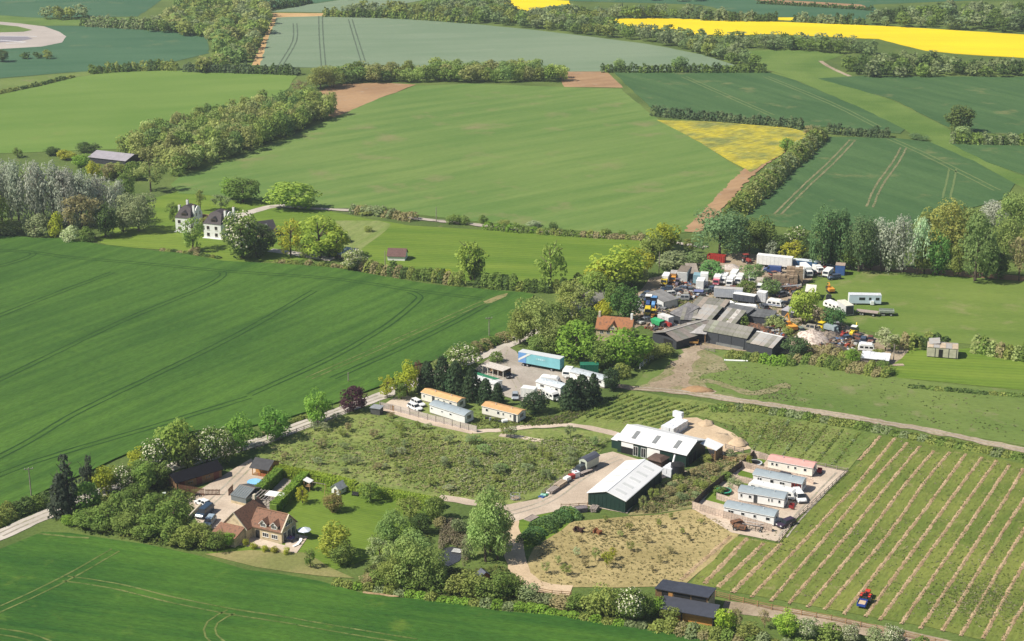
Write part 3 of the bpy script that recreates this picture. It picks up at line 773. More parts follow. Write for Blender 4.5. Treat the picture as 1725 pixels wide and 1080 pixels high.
# glasshouse against the cross wing
c, L, yaw = line((392, 848), (412, 853)); W = 6.8
gh = thing('greenhouse', 'lean timber-framed greenhouse with glazed roof behind the stone house', 'greenhouse', c, yaw)
GHG = M('greenhouse_glass', (.16, .19, .20), .1, .05, 1, spec=.6)
slope_roof(4.2, W, 2.0, 3.1, .1, .05).build('glass_roof', GHG, gh)
box((0, W / 2, .35), (4.2, W, .7)).build('base_wall', STONE, gh)
box((0, W / 2, 1.35), (4.1, W - .1, 1.28)).build('side_glazing', GHG, gh)
for k in range(8):
    for s in (0, 1):
        mm = MB(); x_ = -2.1 + 4.2 * k / 7
        mm.tube((x_, (0 - .1) if s == 0 else W + .1, 2.05), (x_, W / 2, 3.18), .05, n=4)
        mm.build('glazing_bar', GREYWOOD, gh)
box((0, W / 2, 3.2), (4.3, .14, .1)).build('ridge_bar', GREYWOOD, gh)

# ------------------------------------------------------------------ white twin houses
def white_house(pl, pr, depth, label, two):
    c, L, yaw = line(pl, pr)
    h = thing('white_house', label, 'house', c, yaw)
    e, r = 5.3, 9.0
    # ridge runs front to back; steep roof hipped down over the front wall
    MB().box((0, depth / 2, e / 2), (L, depth, e)).build('wall', WHITE, h)
    h2 = L / 2 + .15
    ro = MB()
    ro.add([(-h2, -.15, e), (h2, -.15, e), (h2, depth + .1, e), (-h2, depth + .1, e), (-h2 * .62, depth * .30, r - .6), (h2 * .62, depth * .30, r - .6), (h2 * .62, depth * .80, r - .6), (-h2 * .62, depth * .80, r - .6), (0, depth * .36, r), (0, depth * .74, r)],
           [(0, 3, 2, 1), (0, 1, 5, 4), (1, 2, 6, 5), (2, 3, 7, 6), (3, 0, 4, 7), (4, 5, 8), (5, 6, 9, 8), (6, 7, 9), (7, 4, 8, 9)])
    ro.build('roof', M('purple_slate', (.055, .045, .046), .7, .12, 1.5), h)
    for fx in (-.24, .22):
        for z in (1.5, 3.9):
            f_ = window(h, fx * L, 0, z, 1.05, 1.2, mat=M('brown_frame', (.16, .10, .07), .6), bars=1)
            box((0, -.08, -.68), (1.3, .16, .1)).build('sill', WHITE, f_)
    d = MB().prism([(-1.1, 0), (1.1, 0), (1.1, 1.2), (0, 2.1), (-1.1, 1.2)], 0, 1.6, 'y').build('dormer', SLATE, h, (0.05 * L, .55, e + .35))
    window(d, 0, 0, .75, 1.5, 1.0, mat=M('brown_frame', (.16, .10, .07), .6), bars=2)
    for (x, y, z, hh) in two:
        ch = box((0, 0, hh / 2), (.75, .75, hh)).build('chimney', WHITE, h, (x * L, y * depth, z))
        MB().tube((0, 0, hh), (0, 0, hh + .4), .16, .13).build('chimney_pot', M('clay_pot', (.35, .18, .10), .8), ch)
    # white side gable with curved shoulders
    g_ = MB(); prof = [(depth * .25, 0), (depth * .95, 0), (depth * .95, e + .2), (depth * .86, e + 1.2), (depth * .78, e + 2.6), (depth * .66, e + 3.2), (depth * .56, e + 3.2), (depth * .44, e + 2.4), (depth * .34, e + 1.0), (depth * .25, e + .2)]
    g_.prism(prof, L / 2 - .02, L / 2 + .3).build('side_gable', WHITE, h)
    for dy in (.45, .74): window(h, L / 2 + .3, depth * dy, e + .5, .8, 1.4, '+x')
    box((0, -.25, .15), (L + .8, .5, .3)).build('plinth', WHITE, h)
    return h
white_house((296.5, 391), (322, 393), 9.5, 'left of the two white houses with steep slate roofs and white chimneys', [(-.42, .30, 6.0, 3.2), (-.2, .7, 7.4, 2.8), (.5, .32, 5.3, 4.0)])
white_house((344, 401), (373, 404), 10.5, 'right of the two white houses with steep slate roofs, half behind trees', [(.5, .34, 5.3, 4.2), (.48, .93, 5.3, 4.0)])
c, L, yaw = line((318, 386), (350, 390))
lk = thing('link_building', 'low white link with tiled roof between the two white houses', 'building', c + Vector((0, 3.5, 0)), yaw)
gable_walls(L * .8, 5, 2.6, 4.3).build('wall', WHITE, lk); slope_roof(L * .8, 5, 2.6, 4.3).build('roof', TILE, lk)
c, L, yaw = line((438, 402), (466, 398))
lk = thing('slate_barn', 'dark slate roofed barn behind the big chestnut by the white houses', 'barn', c, yaw)
gable_walls(L, 7, 2.6, 5.2).build('wall', STONE, lk); slope_roof(L, 7, 2.6, 5.2).build('roof', SLATE, lk)
box((0, 0, 0), (.8, 1.2, .06), rx=.6).build('rooflight', STEEL, lk, (.1, 1.5, 4.1))

# long grey shed behind the silver poplars, brown field hut, blue-roofed shed
c, L, yaw = line((150, 274), (212, 281))
sh = thing('grey_shed', 'long low grey-roofed shed behind the silvery poplars', 'shed', c, yaw)
gable_walls(L, 12, 2.4, 4.0).build('wall', BLACKBOARD, sh); slope_roof(L, 12, 2.4, 4.0).build('roof', M('purple_grey_roof', (.30, .28, .31), .8, .08, .5), sh)
c, L, yaw = line((653, 439), (682, 440))
sh = thing('field_hut', 'small brown-roofed hut at the edge of the mown meadow', 'hut', c, yaw)
gable_walls(L, 5, 1.7, 3.6).build('wall', WHITE, sh); slope_roof(L, 5, 1.7, 3.6, .3, .12).build('roof', M('plum_roof', (.17, .095, .085), .85, .15, 2), sh)
c, L, yaw = line((570, 436), (588, 439))
sh = thing('blue_roofed_shed', 'open shed with blue-grey tin roof beside white blossom bush', 'shed', c, yaw)
box((0, 0, 0), (L + .6, 5.5, .1), rx=.22).build('roof', M('blue_tin', (.28, .38, .45), .5, .1, 1), sh, (0, 2.4, 2.3))
for x in (-.45, 0, .45):
    for y, h in ((.1, 1.75), (4.8, 2.75)): box((0, 0, h / 2), (.15, .15, h)).build('post', TIMBER, sh, (x * L, y, 0))
box((0, 0, .6), (L, .1, 1.2)).build('back_wall', BLACKBOARD, sh, (0, 4.9, 0))
box((0, 0, .5), (.1, 4.5, 1.0)).build('side_wall', GREYWOOD, sh, (-L / 2, 2.5, 0))

# ------------------------------------------------------------------ red-roofed farmhouse by the scrapyard
c, L, yaw = line((1004, 573), (1062, 578)); W = 6
fh = thing('farmhouse', 'old farmhouse with orange-red tiled roof among tall trees by the scrapyard', 'house', c, yaw)
gable_walls(L, W, 3.6, 6.4).build('wall', STONE, fh)
slope_roof(L, W, 3.6, 6.4, .3, .16).build('roof', TILE_R, fh)
for s in (-1, 1):
    ch = box((0, W / 2, 6.9), (.6, .9, 1.8)).build('chimney', STONE_TRIM if s < 0 else WHITE, fh, (s * (L / 2 - .35), 0, 0))
d_ = MB().prism([(-1.3, 0), (1.3, 0), (1.3, .4), (0, 2.1), (-1.3, .4)], 0, 2.6, 'y').build('front_gable', STONE, fh, (-.02 * L, -.35, 3.5))
mm = MB()
for s in (-1, 1): mm.prism([(s * 1.55, .15), (0, 2.12), (0, 2.28), (s * 1.55, .31)], -.25, 2.8, 'y')
mm.build('front_gable_roof', TILE_R, d_)
window(d_, 0, 0, .55, .9, .8, bars=1)
for fx in (-.34, -.15, .2, .38):
    window(fh, fx * L, 0, 2.7, 1.0, 1.1, bars=1)
door(fh, 0, 0, 0, 1.0, 2.0, mat=TIMBER)
# ------------------------------------------------------------------ static caravans
def static_caravan(pl, pr, W, label, roof, wall, wins, h=2.5, rise=.5, doors=(), roundroof=False, group=None, frame=None, name='static_caravan'):
    c, L, yaw = line(pl, pr)
    t = thing(name, label, 'caravan', c, yaw, group=group)
    box((0, W / 2, .25), (L - .3, W - .3, .5)).build('skirting', GREYWOOD, t)
    prof = [(0, .4), (W, .4), (W, h - .03), (W / 2, h + rise - .03), (0, h - .03)]
    MB().prism(prof, -L / 2, L / 2).build('wall', wall, t)
    if roundroof:
        n = 7; up = []
        for i in range(n + 1):
            a = i / n; up.append((-.15 + a * (W + .3), h + rise * math.sin(math.pi * a) ** .8))
        dn = [(y, z + .10) for (y, z) in reversed(up)]
        mm = MB()
        for i in range(n):
            y0, z0 = up[i]; y1, z1 = up[i + 1]
            mm.prism([(y0, z0), (y1, z1), (y1, z1 + .1), (y0, z0 + .1)], -L / 2 - .15, L / 2 + .15)
        mm.build('roof', roof, t)
    else:
        slope_roof(L, W, h, h + rise, .18, .1).build('roof', roof, t)
    box((0, -.19, h - .02), (L + .2, .06, .1)).build('gutter', WHITE, t)
    for (fx, w, hh) in wins:
        window(t, fx * L, 0, 1.65, w, hh, mat=frame or WHITE, bars=1 if w > 1 else 0)
    for fx in doors:
        door(t, fx * L, 0, .45, .8, 1.95, mat=M('dark_door', (.06, .065, .07), .4))
    window(t, L / 2, W / 2, 1.7, 1.6, 1.1, '+x', bars=2)
    window(t, -L / 2, W / 2, 1.7, 1.2, 1.0, '-x', bars=1)
    for k in range(2): MB().tube((0, 0, 0), (0, 0, .5), .09).build('roof_vent', OFFW, t, ((-.2 + .45 * k) * L, W * .42, h + rise * .8 + .05))
    return t, L, W
static_caravan((1293, 791), (1367.5, 805), 3.6, 'cream static caravan with pink roof, last in the fenced row', PINK, CREAM, [(-.40, .6, .75), (-.30, .6, .75), (-.04, .35, .7), (.12, .6, .75), (.34, .75, .8)])
static_caravan((1268, 816), (1350, 832), 3.4, 'white static caravan with grey roof and dark red window frames', GREYROOF, WHITE, [(-.39, .5, .8), (-.34, .5, .8), (-.11, .9, .9), (.1, 1.2, .7)], roundroof=True)
_t = [o for o in bpy.data.objects if o.name.startswith('static_caravan')][-1]
c, L, yaw = line((1268, 816), (1350, 832))
for k in range(3): window(_t, L * (.32 + k * .065), 0, 1.5, .75, 1.4, mat=REDP, bars=1)
static_caravan((1243, 845), (1320, 858), 3.6, 'white static caravan with grey roof and black door, third from the pink one', GREYROOF, WHITE, [(-.43, .5, .8), (-.24, .7, .8), (.17, .35, .8), (.24, .35, .8), (.40, .55, .8)], doors=(-.12,), roundroof=True)
static_caravan((1219, 871), (1303, 888), 3.4, 'white static caravan with grey roof behind the timber fence, nearest the vineyard rows', GREYROOF, WHITE, [(-.36, 1.3, .7), (-.12, .9, .7), (.12, .7, .8), (.38, 1.0, .8)], roundroof=True)
static_caravan((710, 676), (770, 693), 3.4, 'cream static caravan with tan roof beside the dark conifers', ORANGEROOF, CREAM, [(-.42, .5, .7), (-.02, .5, .8), (.14, .5, .8), (.32, .8, .8)], doors=(-.16,))
static_caravan((724, 697), (783, 716), 3.3, 'white static caravan with plain grey roof right behind the rail fence', GREYROOF, WHITE, [(-.44, .6, .5), (-.14, .6, .5), (.1, .8, .6)], roundroof=True)
static_caravan((812, 699), (872, 714), 3.6, 'cream static caravan with light tan roof and cluttered porch', ORANGEROOF, CREAM, [(-.36, .8, .8), (-.04, .8, .9), (.1, .5, .8), (.30, .4, .8)], doors=(.42,))
static_caravan((796, 652), (832, 663), 3.4, 'white mobile home with a green stripe roof edge beside the lane', OFFW, WHITE, [(-.3, 1.0, .7), (.0, .5, .8), (.3, 1.0, .7)], h=2.6, rise=.25, doors=(-.12,))
c, L, yaw = line((793, 645), (834, 657))
gc = thing('green_canopy', 'green and white fairground-style canopy over the mobile home front', 'canopy', c, yaw)
box((0, .9, 2.75), (L, 2.2, .1), rx=-.15).build('canopy_top', GREENP, gc); box((0, -.2, 2.25), (L, .06, .8)).build('valance', M('pale_green', (.25, .50, .36), .6), gc)
for x in (-.48, -.16, .16, .48): box((0, 0, 1.3), (.1, .1, 2.6)).build('post', WHITE, gc, (x * L, -.1, 0))
c, L, yaw = line((812, 630), (848, 640))
gc = thing('pale_shelter', 'flat pale roofed timber shelter behind the green canopy', 'shelter', c, yaw)
box((0, 1.6, 2.5), (L, 3.6, .14)).build('roof', M('pale_flat_roof', (.55, .50, .45), .8), gc); box((0, 3.2, 1.2), (L, .1, 2.4)).build('back_wall', TIMBER, gc)
for x in (-.48, -.24, 0, .24, .48): box((0, 0, 1.2), (.12, .12, 2.4)).build('post', CREAM, gc, (x * L, .1, 0))
static_caravan((903, 657), (944, 668), 3.2, 'white caravan with pale grey roof and brown lower panels in the gravel yard', M('pale_grey_roof', (.55, .60, .64), .5), WHITE, [(-.25, 1.3, .8), (.1, .4, .6), (.34, .9, .8)], h=2.4, rise=.3, roundroof=True)
static_caravan((960, 640), (1018, 655), 3.2, 'long white caravan half hidden by conifers at the yard edge', M('pale_grey_roof', (.55, .60, .64), .5), WHITE, [(.38, .8, .8), (.1, .8, .8)], h=2.4, rise=.3, roundroof=True)
c, L, yaw = line((1561, 602), (1613, 606)); W = 5.2
ch = thing('old_chalet', 'derelict cream chalet with patched tin roof alone in the green pasture', 'chalet', c, yaw)
box((0, W / 2, .2), (L - .4, W - .4, .4)).build('footing', BLACK, ch)
gable_walls(L, W, 3.0, 3.6, z0=.35).build('wall', M('dirty_cream_panels', (.55, .52, .40), .8, .12, 1), ch)
_s = math.atan2(.6, W / 2)
for k in range(5):
    for s in (0, 1):
        o = box((0, 0, 0), (L / 5 - .06, W / 2 + .25, .06), rx=(_s if s == 0 else -_s)).build('roof_sheet', TINROOF if (k + s) % 2 else M('rust_tin', (.45, .36, .26), .7, .15, 1), ch, (-L / 2 + L * (k + .5) / 5, W * (.25 if s == 0 else .75), 3.36 + .02 * (k % 2)))
for fx in (-.24, .2, .25 + .2): box((0, -.03, 1.7), (.14, .06, 2.7)).build('dark_post', BLACKBOARD, ch, (fx * L, 0, 0))
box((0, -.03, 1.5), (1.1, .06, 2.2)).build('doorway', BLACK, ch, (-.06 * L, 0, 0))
box((0, 0, 0), (L * .36, 2.8, .06), rx=.3, ry=-.14).build('loose_sheet', TINROOF, ch, (-.28 * L, W * .55, 4.05))

# ------------------------------------------------------------------ boxed sheds of the garden
c, L, yaw = line((298, 828), (374, 805)); W = 4.6
gr = thing('garage_range', 'long low timber garage with black roof under the chestnut avenue', 'garage', c, yaw)
MB().prism([(0, 0), (W, 0), (W, 2.3), (W / 2, 3.5), (0, 2.3)], -L / 2, L / 2).build('wall', M('shaded_garage_boards', (.24, .145, .075), .8, .15, 2, stretch=(1, 1, 6)), gr)  # timber darkened: the avenue trees' shade is put into the board colour
slope_roof(L, W, 2.33, 3.55, .4, .12).build('roof', M('black_felt', (.012, .012, .016), .95, .1, 1, spec=.1), gr)
for k in range(5):
    fx = -.38 + k * .19
    if k in (1, 3): window(gr, fx * L, 0, 1.3, 1.4, .8, mat=TIMBER, bars=2)
    else: box((0, -.03, 1.0), (1.4, .06, 2.0)).build('doorway' if k != 4 else 'door', M('dark_red_door', (.16, .05, .035), .6) if k % 2 == 0 else BLACK, gr, (fx * L, 0, 0))
c, L, yaw = line((424, 801), (452, 806)); W = 5
sb = thing('summer_house', 'timber summer house with dark grey roof at the corner of the tall hedge', 'summer house', c, yaw)
MB().prism([(1.8, 0), (W, 0), (W, 2.2), (W / 2, 3.4), (1.8, 2.9)], -L / 2, L / 2).build('wall', ORANGEWOOD, sb)
slope_roof(L, W, 2.2, 3.5, .35, .12).build('roof', M('charcoal_roof', (.06, .06, .065), .7), sb)
for x in (-.46, 0, .46): box((0, 0, 1.1), (.14, .14, 2.2)).build('post', ORANGEWOOD, sb, (x * L, .15, 0))
box((0, .9, .1), (L, 1.7, .2)).build('deck', TIMBER, sb); box((.5, .2, .55), (2.2, .08, .7)).build('balustrade', M('red_brown_rail', (.35, .12, .05), .7), sb)
c, L, yaw = line((556, 832), (574, 833)); W = 2.6
ph = thing('playhouse', 'small white playhouse with pitched grey roof on the lawn', 'playhouse', G(565, 833), heading((556, 832), (572, 837)))
MB().prism([(-1.1, 0), (1.1, 0), (1.1, 1.5), (0, 2.5), (-1.1, 1.5)], 0, W, 'y').build('wall', WHITE, ph)
mm = MB()
for s in (-1, 1): mm.prism([(s * 1.4, 1.27), (0, 2.53), (0, 2.65), (s * 1.4, 1.39)], -.25, W + .2, 'y')
mm.build('roof', M('pale_slate', (.27, .29, .31), .6), ph)
box((0, -.03, .65), (.6, .05, 1.3)).build('doorway', BLACK, ph); window(ph, 1.1, W * .5, 1.0, .7, .6, '+x')
# shepherd hut
c = G(992, 789); yaw = heading((985, 789), (1001, 781))
sp = thing('shepherd_hut', 'pale green shepherd hut with dark roof on the barn yard', 'shepherd hut', c, yaw)
MB().prism([(-1.15, .75), (1.15, .75), (1.15, 2.8), (.6, 3.2), (0, 3.35), (-.6, 3.2), (-1.15, 2.8)], -2.3, 2.3).build('wall', M('sage_boards', (.50, .54, .45), .7, .06, 1), sp)
mm = MB()
pr = [(-1.35, 2.70), (-.7, 3.2), (0, 3.42), (.7, 3.2), (1.35, 2.70)]
for i in range(4):
    y0, z0 = pr[i]; y1, z1 = pr[i + 1]
    mm.prism([(y0, z0), (y1, z1), (y1, z1 + .1), (y0, z0 + .1)], -2.5, 2.5)
mm.build('roof', M('hut_roof', (.09, .095, .12), .5, .05, 1, spec=.4), sp)
box((-2.33, 0, 2.15), (.05, 1.3, .5)).build('window', GLASS, sp)
for x in (-1.5, 1.5):
    for y in (-1.0, 1.0):
        MB().tube((x, y - .06, .4), (x, y + .06, .4), .4, n=14).build('wheel', DARKMETAL, sp)
box((2.9, 0, .5), (1.0, .12, .12)).build('drawbar', DARKMETAL, sp)

# ------------------------------------------------------------------ black-roofed stable at the bottom edge
c, L, yaw = line((1103, 991), (1193, 1007), 4.2)
st = thing('stable', 'timber stable with dark upper and lower roofs at the foot of the vineyard', 'stable', (c.x, c.y, 0), yaw)
D2 = 5.4; sl = math.atan2(.8, D2); DARKWOOD = M('dark_stained_boards', (.20, .12, .06), .8, .15, 2)
MB().prism([(.1, 0), (D2, 0), (D2, 3.35), (.1, 4.05)], -L / 2 + .1, L / 2 - .1).build('wall', DARKWOOD, st)
k0 = -L / 2 + L * .33
box((0, 0, 0), (k0 + L / 2 - .04, D2 + .6, .14), rx=-sl).build('upper_roof', NAVYROOF, st, ((k0 - L / 2) / 2, D2 / 2, 3.86))
box((0, 0, 0), (L / 2 - k0 + .2, D2 + .7, .14), rx=-sl).build('upper_roof', NAVYROOF, st, ((L / 2 + k0) / 2 + .1, D2 / 2 - .05, 3.96))
for a0, a1 in ((-.14, .16), (.19, .46)):
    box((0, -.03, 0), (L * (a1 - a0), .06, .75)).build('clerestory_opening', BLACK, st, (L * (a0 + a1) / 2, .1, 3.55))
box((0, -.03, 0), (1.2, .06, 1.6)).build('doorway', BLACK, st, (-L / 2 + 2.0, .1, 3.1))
box((-L / 2 + 3.2, .05, 3.2), (.8, .1, 1.4)).build('pale_shutter', ORANGEWOOD, st)
x0, x1 = -L / 2 + 1.9, L / 2 + 2.4
box((0, 0, 0), (x1 - x0, 4.5, .14), rx=.13).build('lower_roof', M('navy_lower_roof', (.055, .06, .078), .6, .08, .8), st, ((x0 + x1) / 2, -2.1, 2.72))
for k in range(9):
    box((0, 0, 0), (x1 - x0 - .8, .06, .25)).build('plank', ORANGEWOOD, st, ((x0 + x1) / 2, -3.2 + .02 * (k % 2), .16 + k * .25))
for fx in (.02, .42, .97): box((0, 0, 1.2), (.22, .22, 2.4)).build('post', BLACK, st, (x0 + (x1 - x0) * fx, -3.95, 0))
box((0, 0, 0), (.1, D2 - .2, 3.2)).build('end_boards', M('pale_boards', (.42, .38, .26), .8), st, (L / 2 - .02, D2 / 2, 1.75))
# tiny hut by the pond
hp = thing('pond_hut', 'tiny red-brown hut with slate roof hidden in the hedge by the pond', 'hut', G(818, 981), .5)
MB().prism([(-1.0, 0), (1.0, 0), (1.0, 1.4), (0, 2.2), (-1.0, 1.4)], 0, 1.8, 'y').build('wall', M('brick_red', (.36, .12, .07), .8), hp)
mm = MB()
for s in (-1, 1): mm.prism([(s * 1.3, 1.18), (0, 2.22), (0, 2.34), (s * 1.3, 1.30)], -.2, 2.0, 'y')
mm.build('roof', M('blue_slate', (.11, .12, .15), .6), hp)
pj = thing('jetty', 'pale timber platform standing in the pond', 'jetty', G(770, 930), -.3)
for k in range(4): box((0, k * .45 - .7, .35), (2.0, .3, .06)).build('plank', M('pale_plank', (.6, .6, .58), .7), pj)
for s in (-1, 1): box((s * .9, 0, .16), (.1, .1, .36)).build('post', GREYWOOD, pj)

# ------------------------------------------------------------------ scrapyard sheds
def sheet_roof(parent, L, W, z0, z1, mats, n, x0=0, y0=0, gaps=(), ov=.2, seed=1, flip=1):
    """one slope of separate roof sheets, from eave y0 (z0) up to y0+W (z1)"""
    r = random.Random(seed)
    a = math.atan2(z1 - z0, W); ln = math.hypot(W, z1 - z0) + ov
    for k in range(n):
        if k in gaps: continue
        m = mats[r.randrange(len(mats))]
        box((0, 0, 0), (L / n - .03, ln, .05), rx=a + r.uniform(-.008, .008), rz=r.uniform(-.006, .006)).build(
            'roof_sheet', m, parent, (x0 - L / 2 + L * (k + .5) / n, y0 + W / 2 - ov / 2 * math.cos(a), (z0 + z1) / 2 - ov / 2 * math.sin(a) + .07 + r.uniform(0, .05)))
OLD = [ASBESTOS, ASBESTOS, M('cement_sheet_green', (.22, .225, .18), .9, .12, .8, col2=(.15, .16, .11), amt=.45)]
c, L, yaw = line((1184, 577), (1257, 591)); W = 9
s1 = thing('tarred_barn', 'long tarred barn with mossy cement roof, plain front to the pasture', 'barn', c, yaw)
gable_walls(L, W, 3.6, 5.6).build('wall', BLACKBOARD, s1)
sheet_roof(s1, L + .4, W / 2, 3.6, 5.6, OLD, 9, seed=2)
slope_b = box((0, 0, 0), (L + .4, W / 2 + .5, .08), rx=-math.atan2(2, W / 2)).build('rear_roof', ASBESTOS, s1, (0, W * .75, 4.62))
box((0, -.05, .45), (L * .62, .08, .9)).build('lower_screen', M('grey_block', (.20, .21, .21), .9), s1, (L * .12, 0, 0))
for k in range(4): box((0, -.06, 1.8), (.1, .08, 3.5)).build('wall_post', BLACKBOARD, s1, (-L * .45 + L * .3 * k, 0, 0))
c, L, yaw = line((1257, 592), (1300, 602)); W = 10
s2 = thing('tarred_barn', 'lower tarred barn with streaked tin roof beside the round bush', 'barn', c, yaw)
gable_walls(L, W, 2.7, 4.4, ym=5.5).build('wall', BLACKBOARD, s2)
sheet_roof(s2, L + .4, 5.5, 2.7, 4.4, OLD + [TINROOF], 6, seed=3)
for k in range(6):
    box((0, 0, 0), (L / 6, W - 5.5 + .3, .06), rx=-math.atan2(1.7, 4.5)).build('roof_sheet', TINROOF if k % 3 else ASBESTOS, s2, (-L / 2 + L * (k + .5) / 6, 7.8, 3.68))
box((0, 5.5, 4.55), (L + .5, .7, .08)).build('ridge_cap', WHITE, s2)
c = G(1136, 579); d = G(1172, 548) - G(1132, 577)
s3 = thing('cart_shed', 'broad old cart shed with brown-grey roof and collapsing front by the mud track', 'shed', G(1119, 582), math.atan2((G(1140, 584) - G(1100, 570)).y, (G(1140, 584) - G(1100, 570)).x))
gable_walls(9.5, 17, 2.4, 2.5).build('wall', BLACKBOARD, s3)
mm = MB()
for s in (-1, 1): pass
for k in range(7):
    for s in (-1, 1):
        box((0, 0, 0), (5.3, 17.4 / 7 - .03, .06), ry=s * .30).build('roof_sheet', [ASBESTOS, M('brown_cement', (.26, .225, .20), .9, .12, .8)][(k + (s > 0)) % 2], s3, (s * 2.45, 17 * (k + .5) / 7, 3.25 + .03 * (k % 2)))
box((0, 8.5, 4.1), (.5, 17.6, .08)).build('ridge_cap', M('pale_ridge', (.42, .40, .37), .8), s3)
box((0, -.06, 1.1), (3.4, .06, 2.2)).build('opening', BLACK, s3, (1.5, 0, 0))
c, L, yaw = line((1152, 577), (1188, 580))
s4 = thing('open_shed', 'open-fronted shed with pale flat roof between the two old barns', 'shed', c, yaw)
sheet_roof(s4, L + .5, 7, 3.0, 3.5, [M('pale_flat_sheet', (.44, .42, .41), .8, .1, .8)], 4, seed=5)
for x in (-.48, 0, .48): box((0, 0, 1.5), (.2, .2, 3.0)).build('post', TIMBER, s4, (x * L, .1, 0))
box((0, 6.9, 1.7), (L, .1, 3.3)).build('back_wall', BLACKBOARD, s4)
def lean(name, label, pl, pr, W, z0, z1, mats, n, seed, wall=BLACKBOARD, gaps=()):
    c, L, yaw = line(pl, pr)
    s = thing(name, label, 'shed', c, yaw)
    sheet_roof(s, L + .3, W, z0, z1, mats, n, seed=seed, gaps=gaps)
    box((0, W - .1, z1 / 2), (L, .1, z1 - .1)).build('back_wall', wall, s)
    for sx in (-1, 1):
        MB().prism([(.1, 0), (W - .2, 0), (W - .2, z1 - .1), (.1, z0 - .1)], sx * L / 2 - .05, sx * L / 2 + .05).build('side_wall', wall, s)
    box((0, .05, z0 / 2), (L * .9, .08, z0 - .1)).build('front_wall', wall, s)
    return s
SLATES = [M('dark_slate_patch', (.13, .125, .13), .8, .2, 1.2, col2=(.22, .21, .21), amt=.40)]
lean('slate_shed', 'steep dark slated shed with broken roof next to the yellow van', (1128, 540), (1147, 548), 7, 2.4, 4.4, SLATES, 3, 6)
lean('slate_shed', 'half-collapsed slate roofed shed leaning on the patched tin roof', (1146, 550), (1170, 552), 6, 2.2, 4.0, SLATES + [ASBESTOS], 4, 7)
lean('patched_shed', 'wide shed roofed in pale patched tin at the heart of the scrapyard', (1166, 550), (1236, 562), 9, 2.6, 4.4, [TINROOF, TINROOF, M('pale_tin', (.42, .40, .37), .7, .14, .9, col2=(.27, .24, .21), amt=.45), ASBESTOS], 9, 8, gaps=(4,))
lean('brown_tin_shed', 'low shed with brown streaked tin roof behind the patched one', (1160, 534), (1212, 541), 10, 2.6, 3.6, [M('brown_tin', (.33, .28, .235), .8, .14, .9), ASBESTOS], 6, 9)
lean('dark_shed', 'dark felted shed in front of the white caravan', (1208, 545), (1246, 553), 9, 2.8, 3.8, [M('dark_felt', (.13, .135, .14), .85, .14, .8)], 5, 10)
lean('open_lean_to', 'long dark lean-to over heaped scrap', (1257, 546), (1300, 551), 6, 2.6, 3.2, [M('dark_felt', (.13, .135, .14), .85, .14, .8)], 6, 11)
lean('grey_lean_to', 'grey roofed lean-to shed left of the scrapyard entrance among trees', (990, 532), (1030, 508), 6, 2.6, 3.4, [ASBESTOS], 6, 12)
lean('slate_cabin', 'grey roofed cabin beside the blue tractors', (1118, 522), (1142, 516), 8, 2.4, 3.4, [M('grey_tin', (.24, .235, .23), .7, .12, .8)], 4, 13, wall=OFFW)
lean('brown_roofed_shed', 'brown roofed open shed between white box and teal box', (1158, 474), (1176, 474), 8, 2.6, 3.6, [M('brown_tin', (.33, .28, .235), .8, .14, .9)], 3, 14)
lean('grey_panel_shed', 'small grey-lilac roofed shed under the yellow-green tree', (1316, 532), (1336, 537), 5, 1.8, 2.4, [M('lilac_tin', (.40, .38, .41), .8, .08, .8)], 3, 15)
# stack of bales
HAY = M('old_hay', (.36, .27, .185), .95, .16, 2)
def bale_stack(p, label, nx, ny, nz, yaw, mat, name='bale_stack', sz=(1.3, 1.0, .85), z=0):
    q = G(*p)
    t = thing(name, label, 'bale stack', (q.x, q.y, z), yaw)
    r = random.Random(nx * 7 + nz)
    me = MB().box((0, 0, 0), (sz[0] * .95, sz[1] * .95, sz[2] * .96)).mesh('bale', mat)
    for k in range(nz):
        for i in range(nx):
            for j in range(ny):
                if mat is HAY and k == nz - 1 and r.random() < .35: continue
                inst(me, 'bale', t, ((i - (nx - 1) / 2) * sz[0] + r.uniform(-.08, .08), (j - (ny - 1) / 2) * sz[1] + r.uniform(-.08, .08), sz[2] * (k + .5)), r.uniform(-.05, .05))
    return t
bale_stack((1322, 479), 'lower left half of the weathered bale stack behind scrap', 6, 3, 4, -.15, HAY)
bale_stack((1338, 476), 'taller right half of the weathered bale stack beside the white lorry', 4, 3, 6, -.15, HAY)
WRAPB = M('wrapped_goods', (.74, .76, .80), .35, .05, 1.5, spec=.4)
bale_stack((1136, 726), 'tall white wrapped pallets stacked in a block behind the green barn', 3, 6, 3, heading((1128, 728), (1136, 730)), WRAPB, 'wrapped_pallet_stack', (1.2, 1.2, .72))
bale_stack((1142, 716), 'two white wrapped pallets standing on top of the long white stack', 2, 1, 2, heading((1128, 728), (1136, 730)), WRAPB, 'wrapped_pallet_stack', (1.3, 1.2, .7), z=2.17)
bale_stack((1129, 800), 'white wrapped pallets squeezed between the two green barns', 2, 3, 3, heading((1128, 728), (1136, 730)), WRAPB, 'wrapped_pallet_stack', (1.2, 1.2, .75))
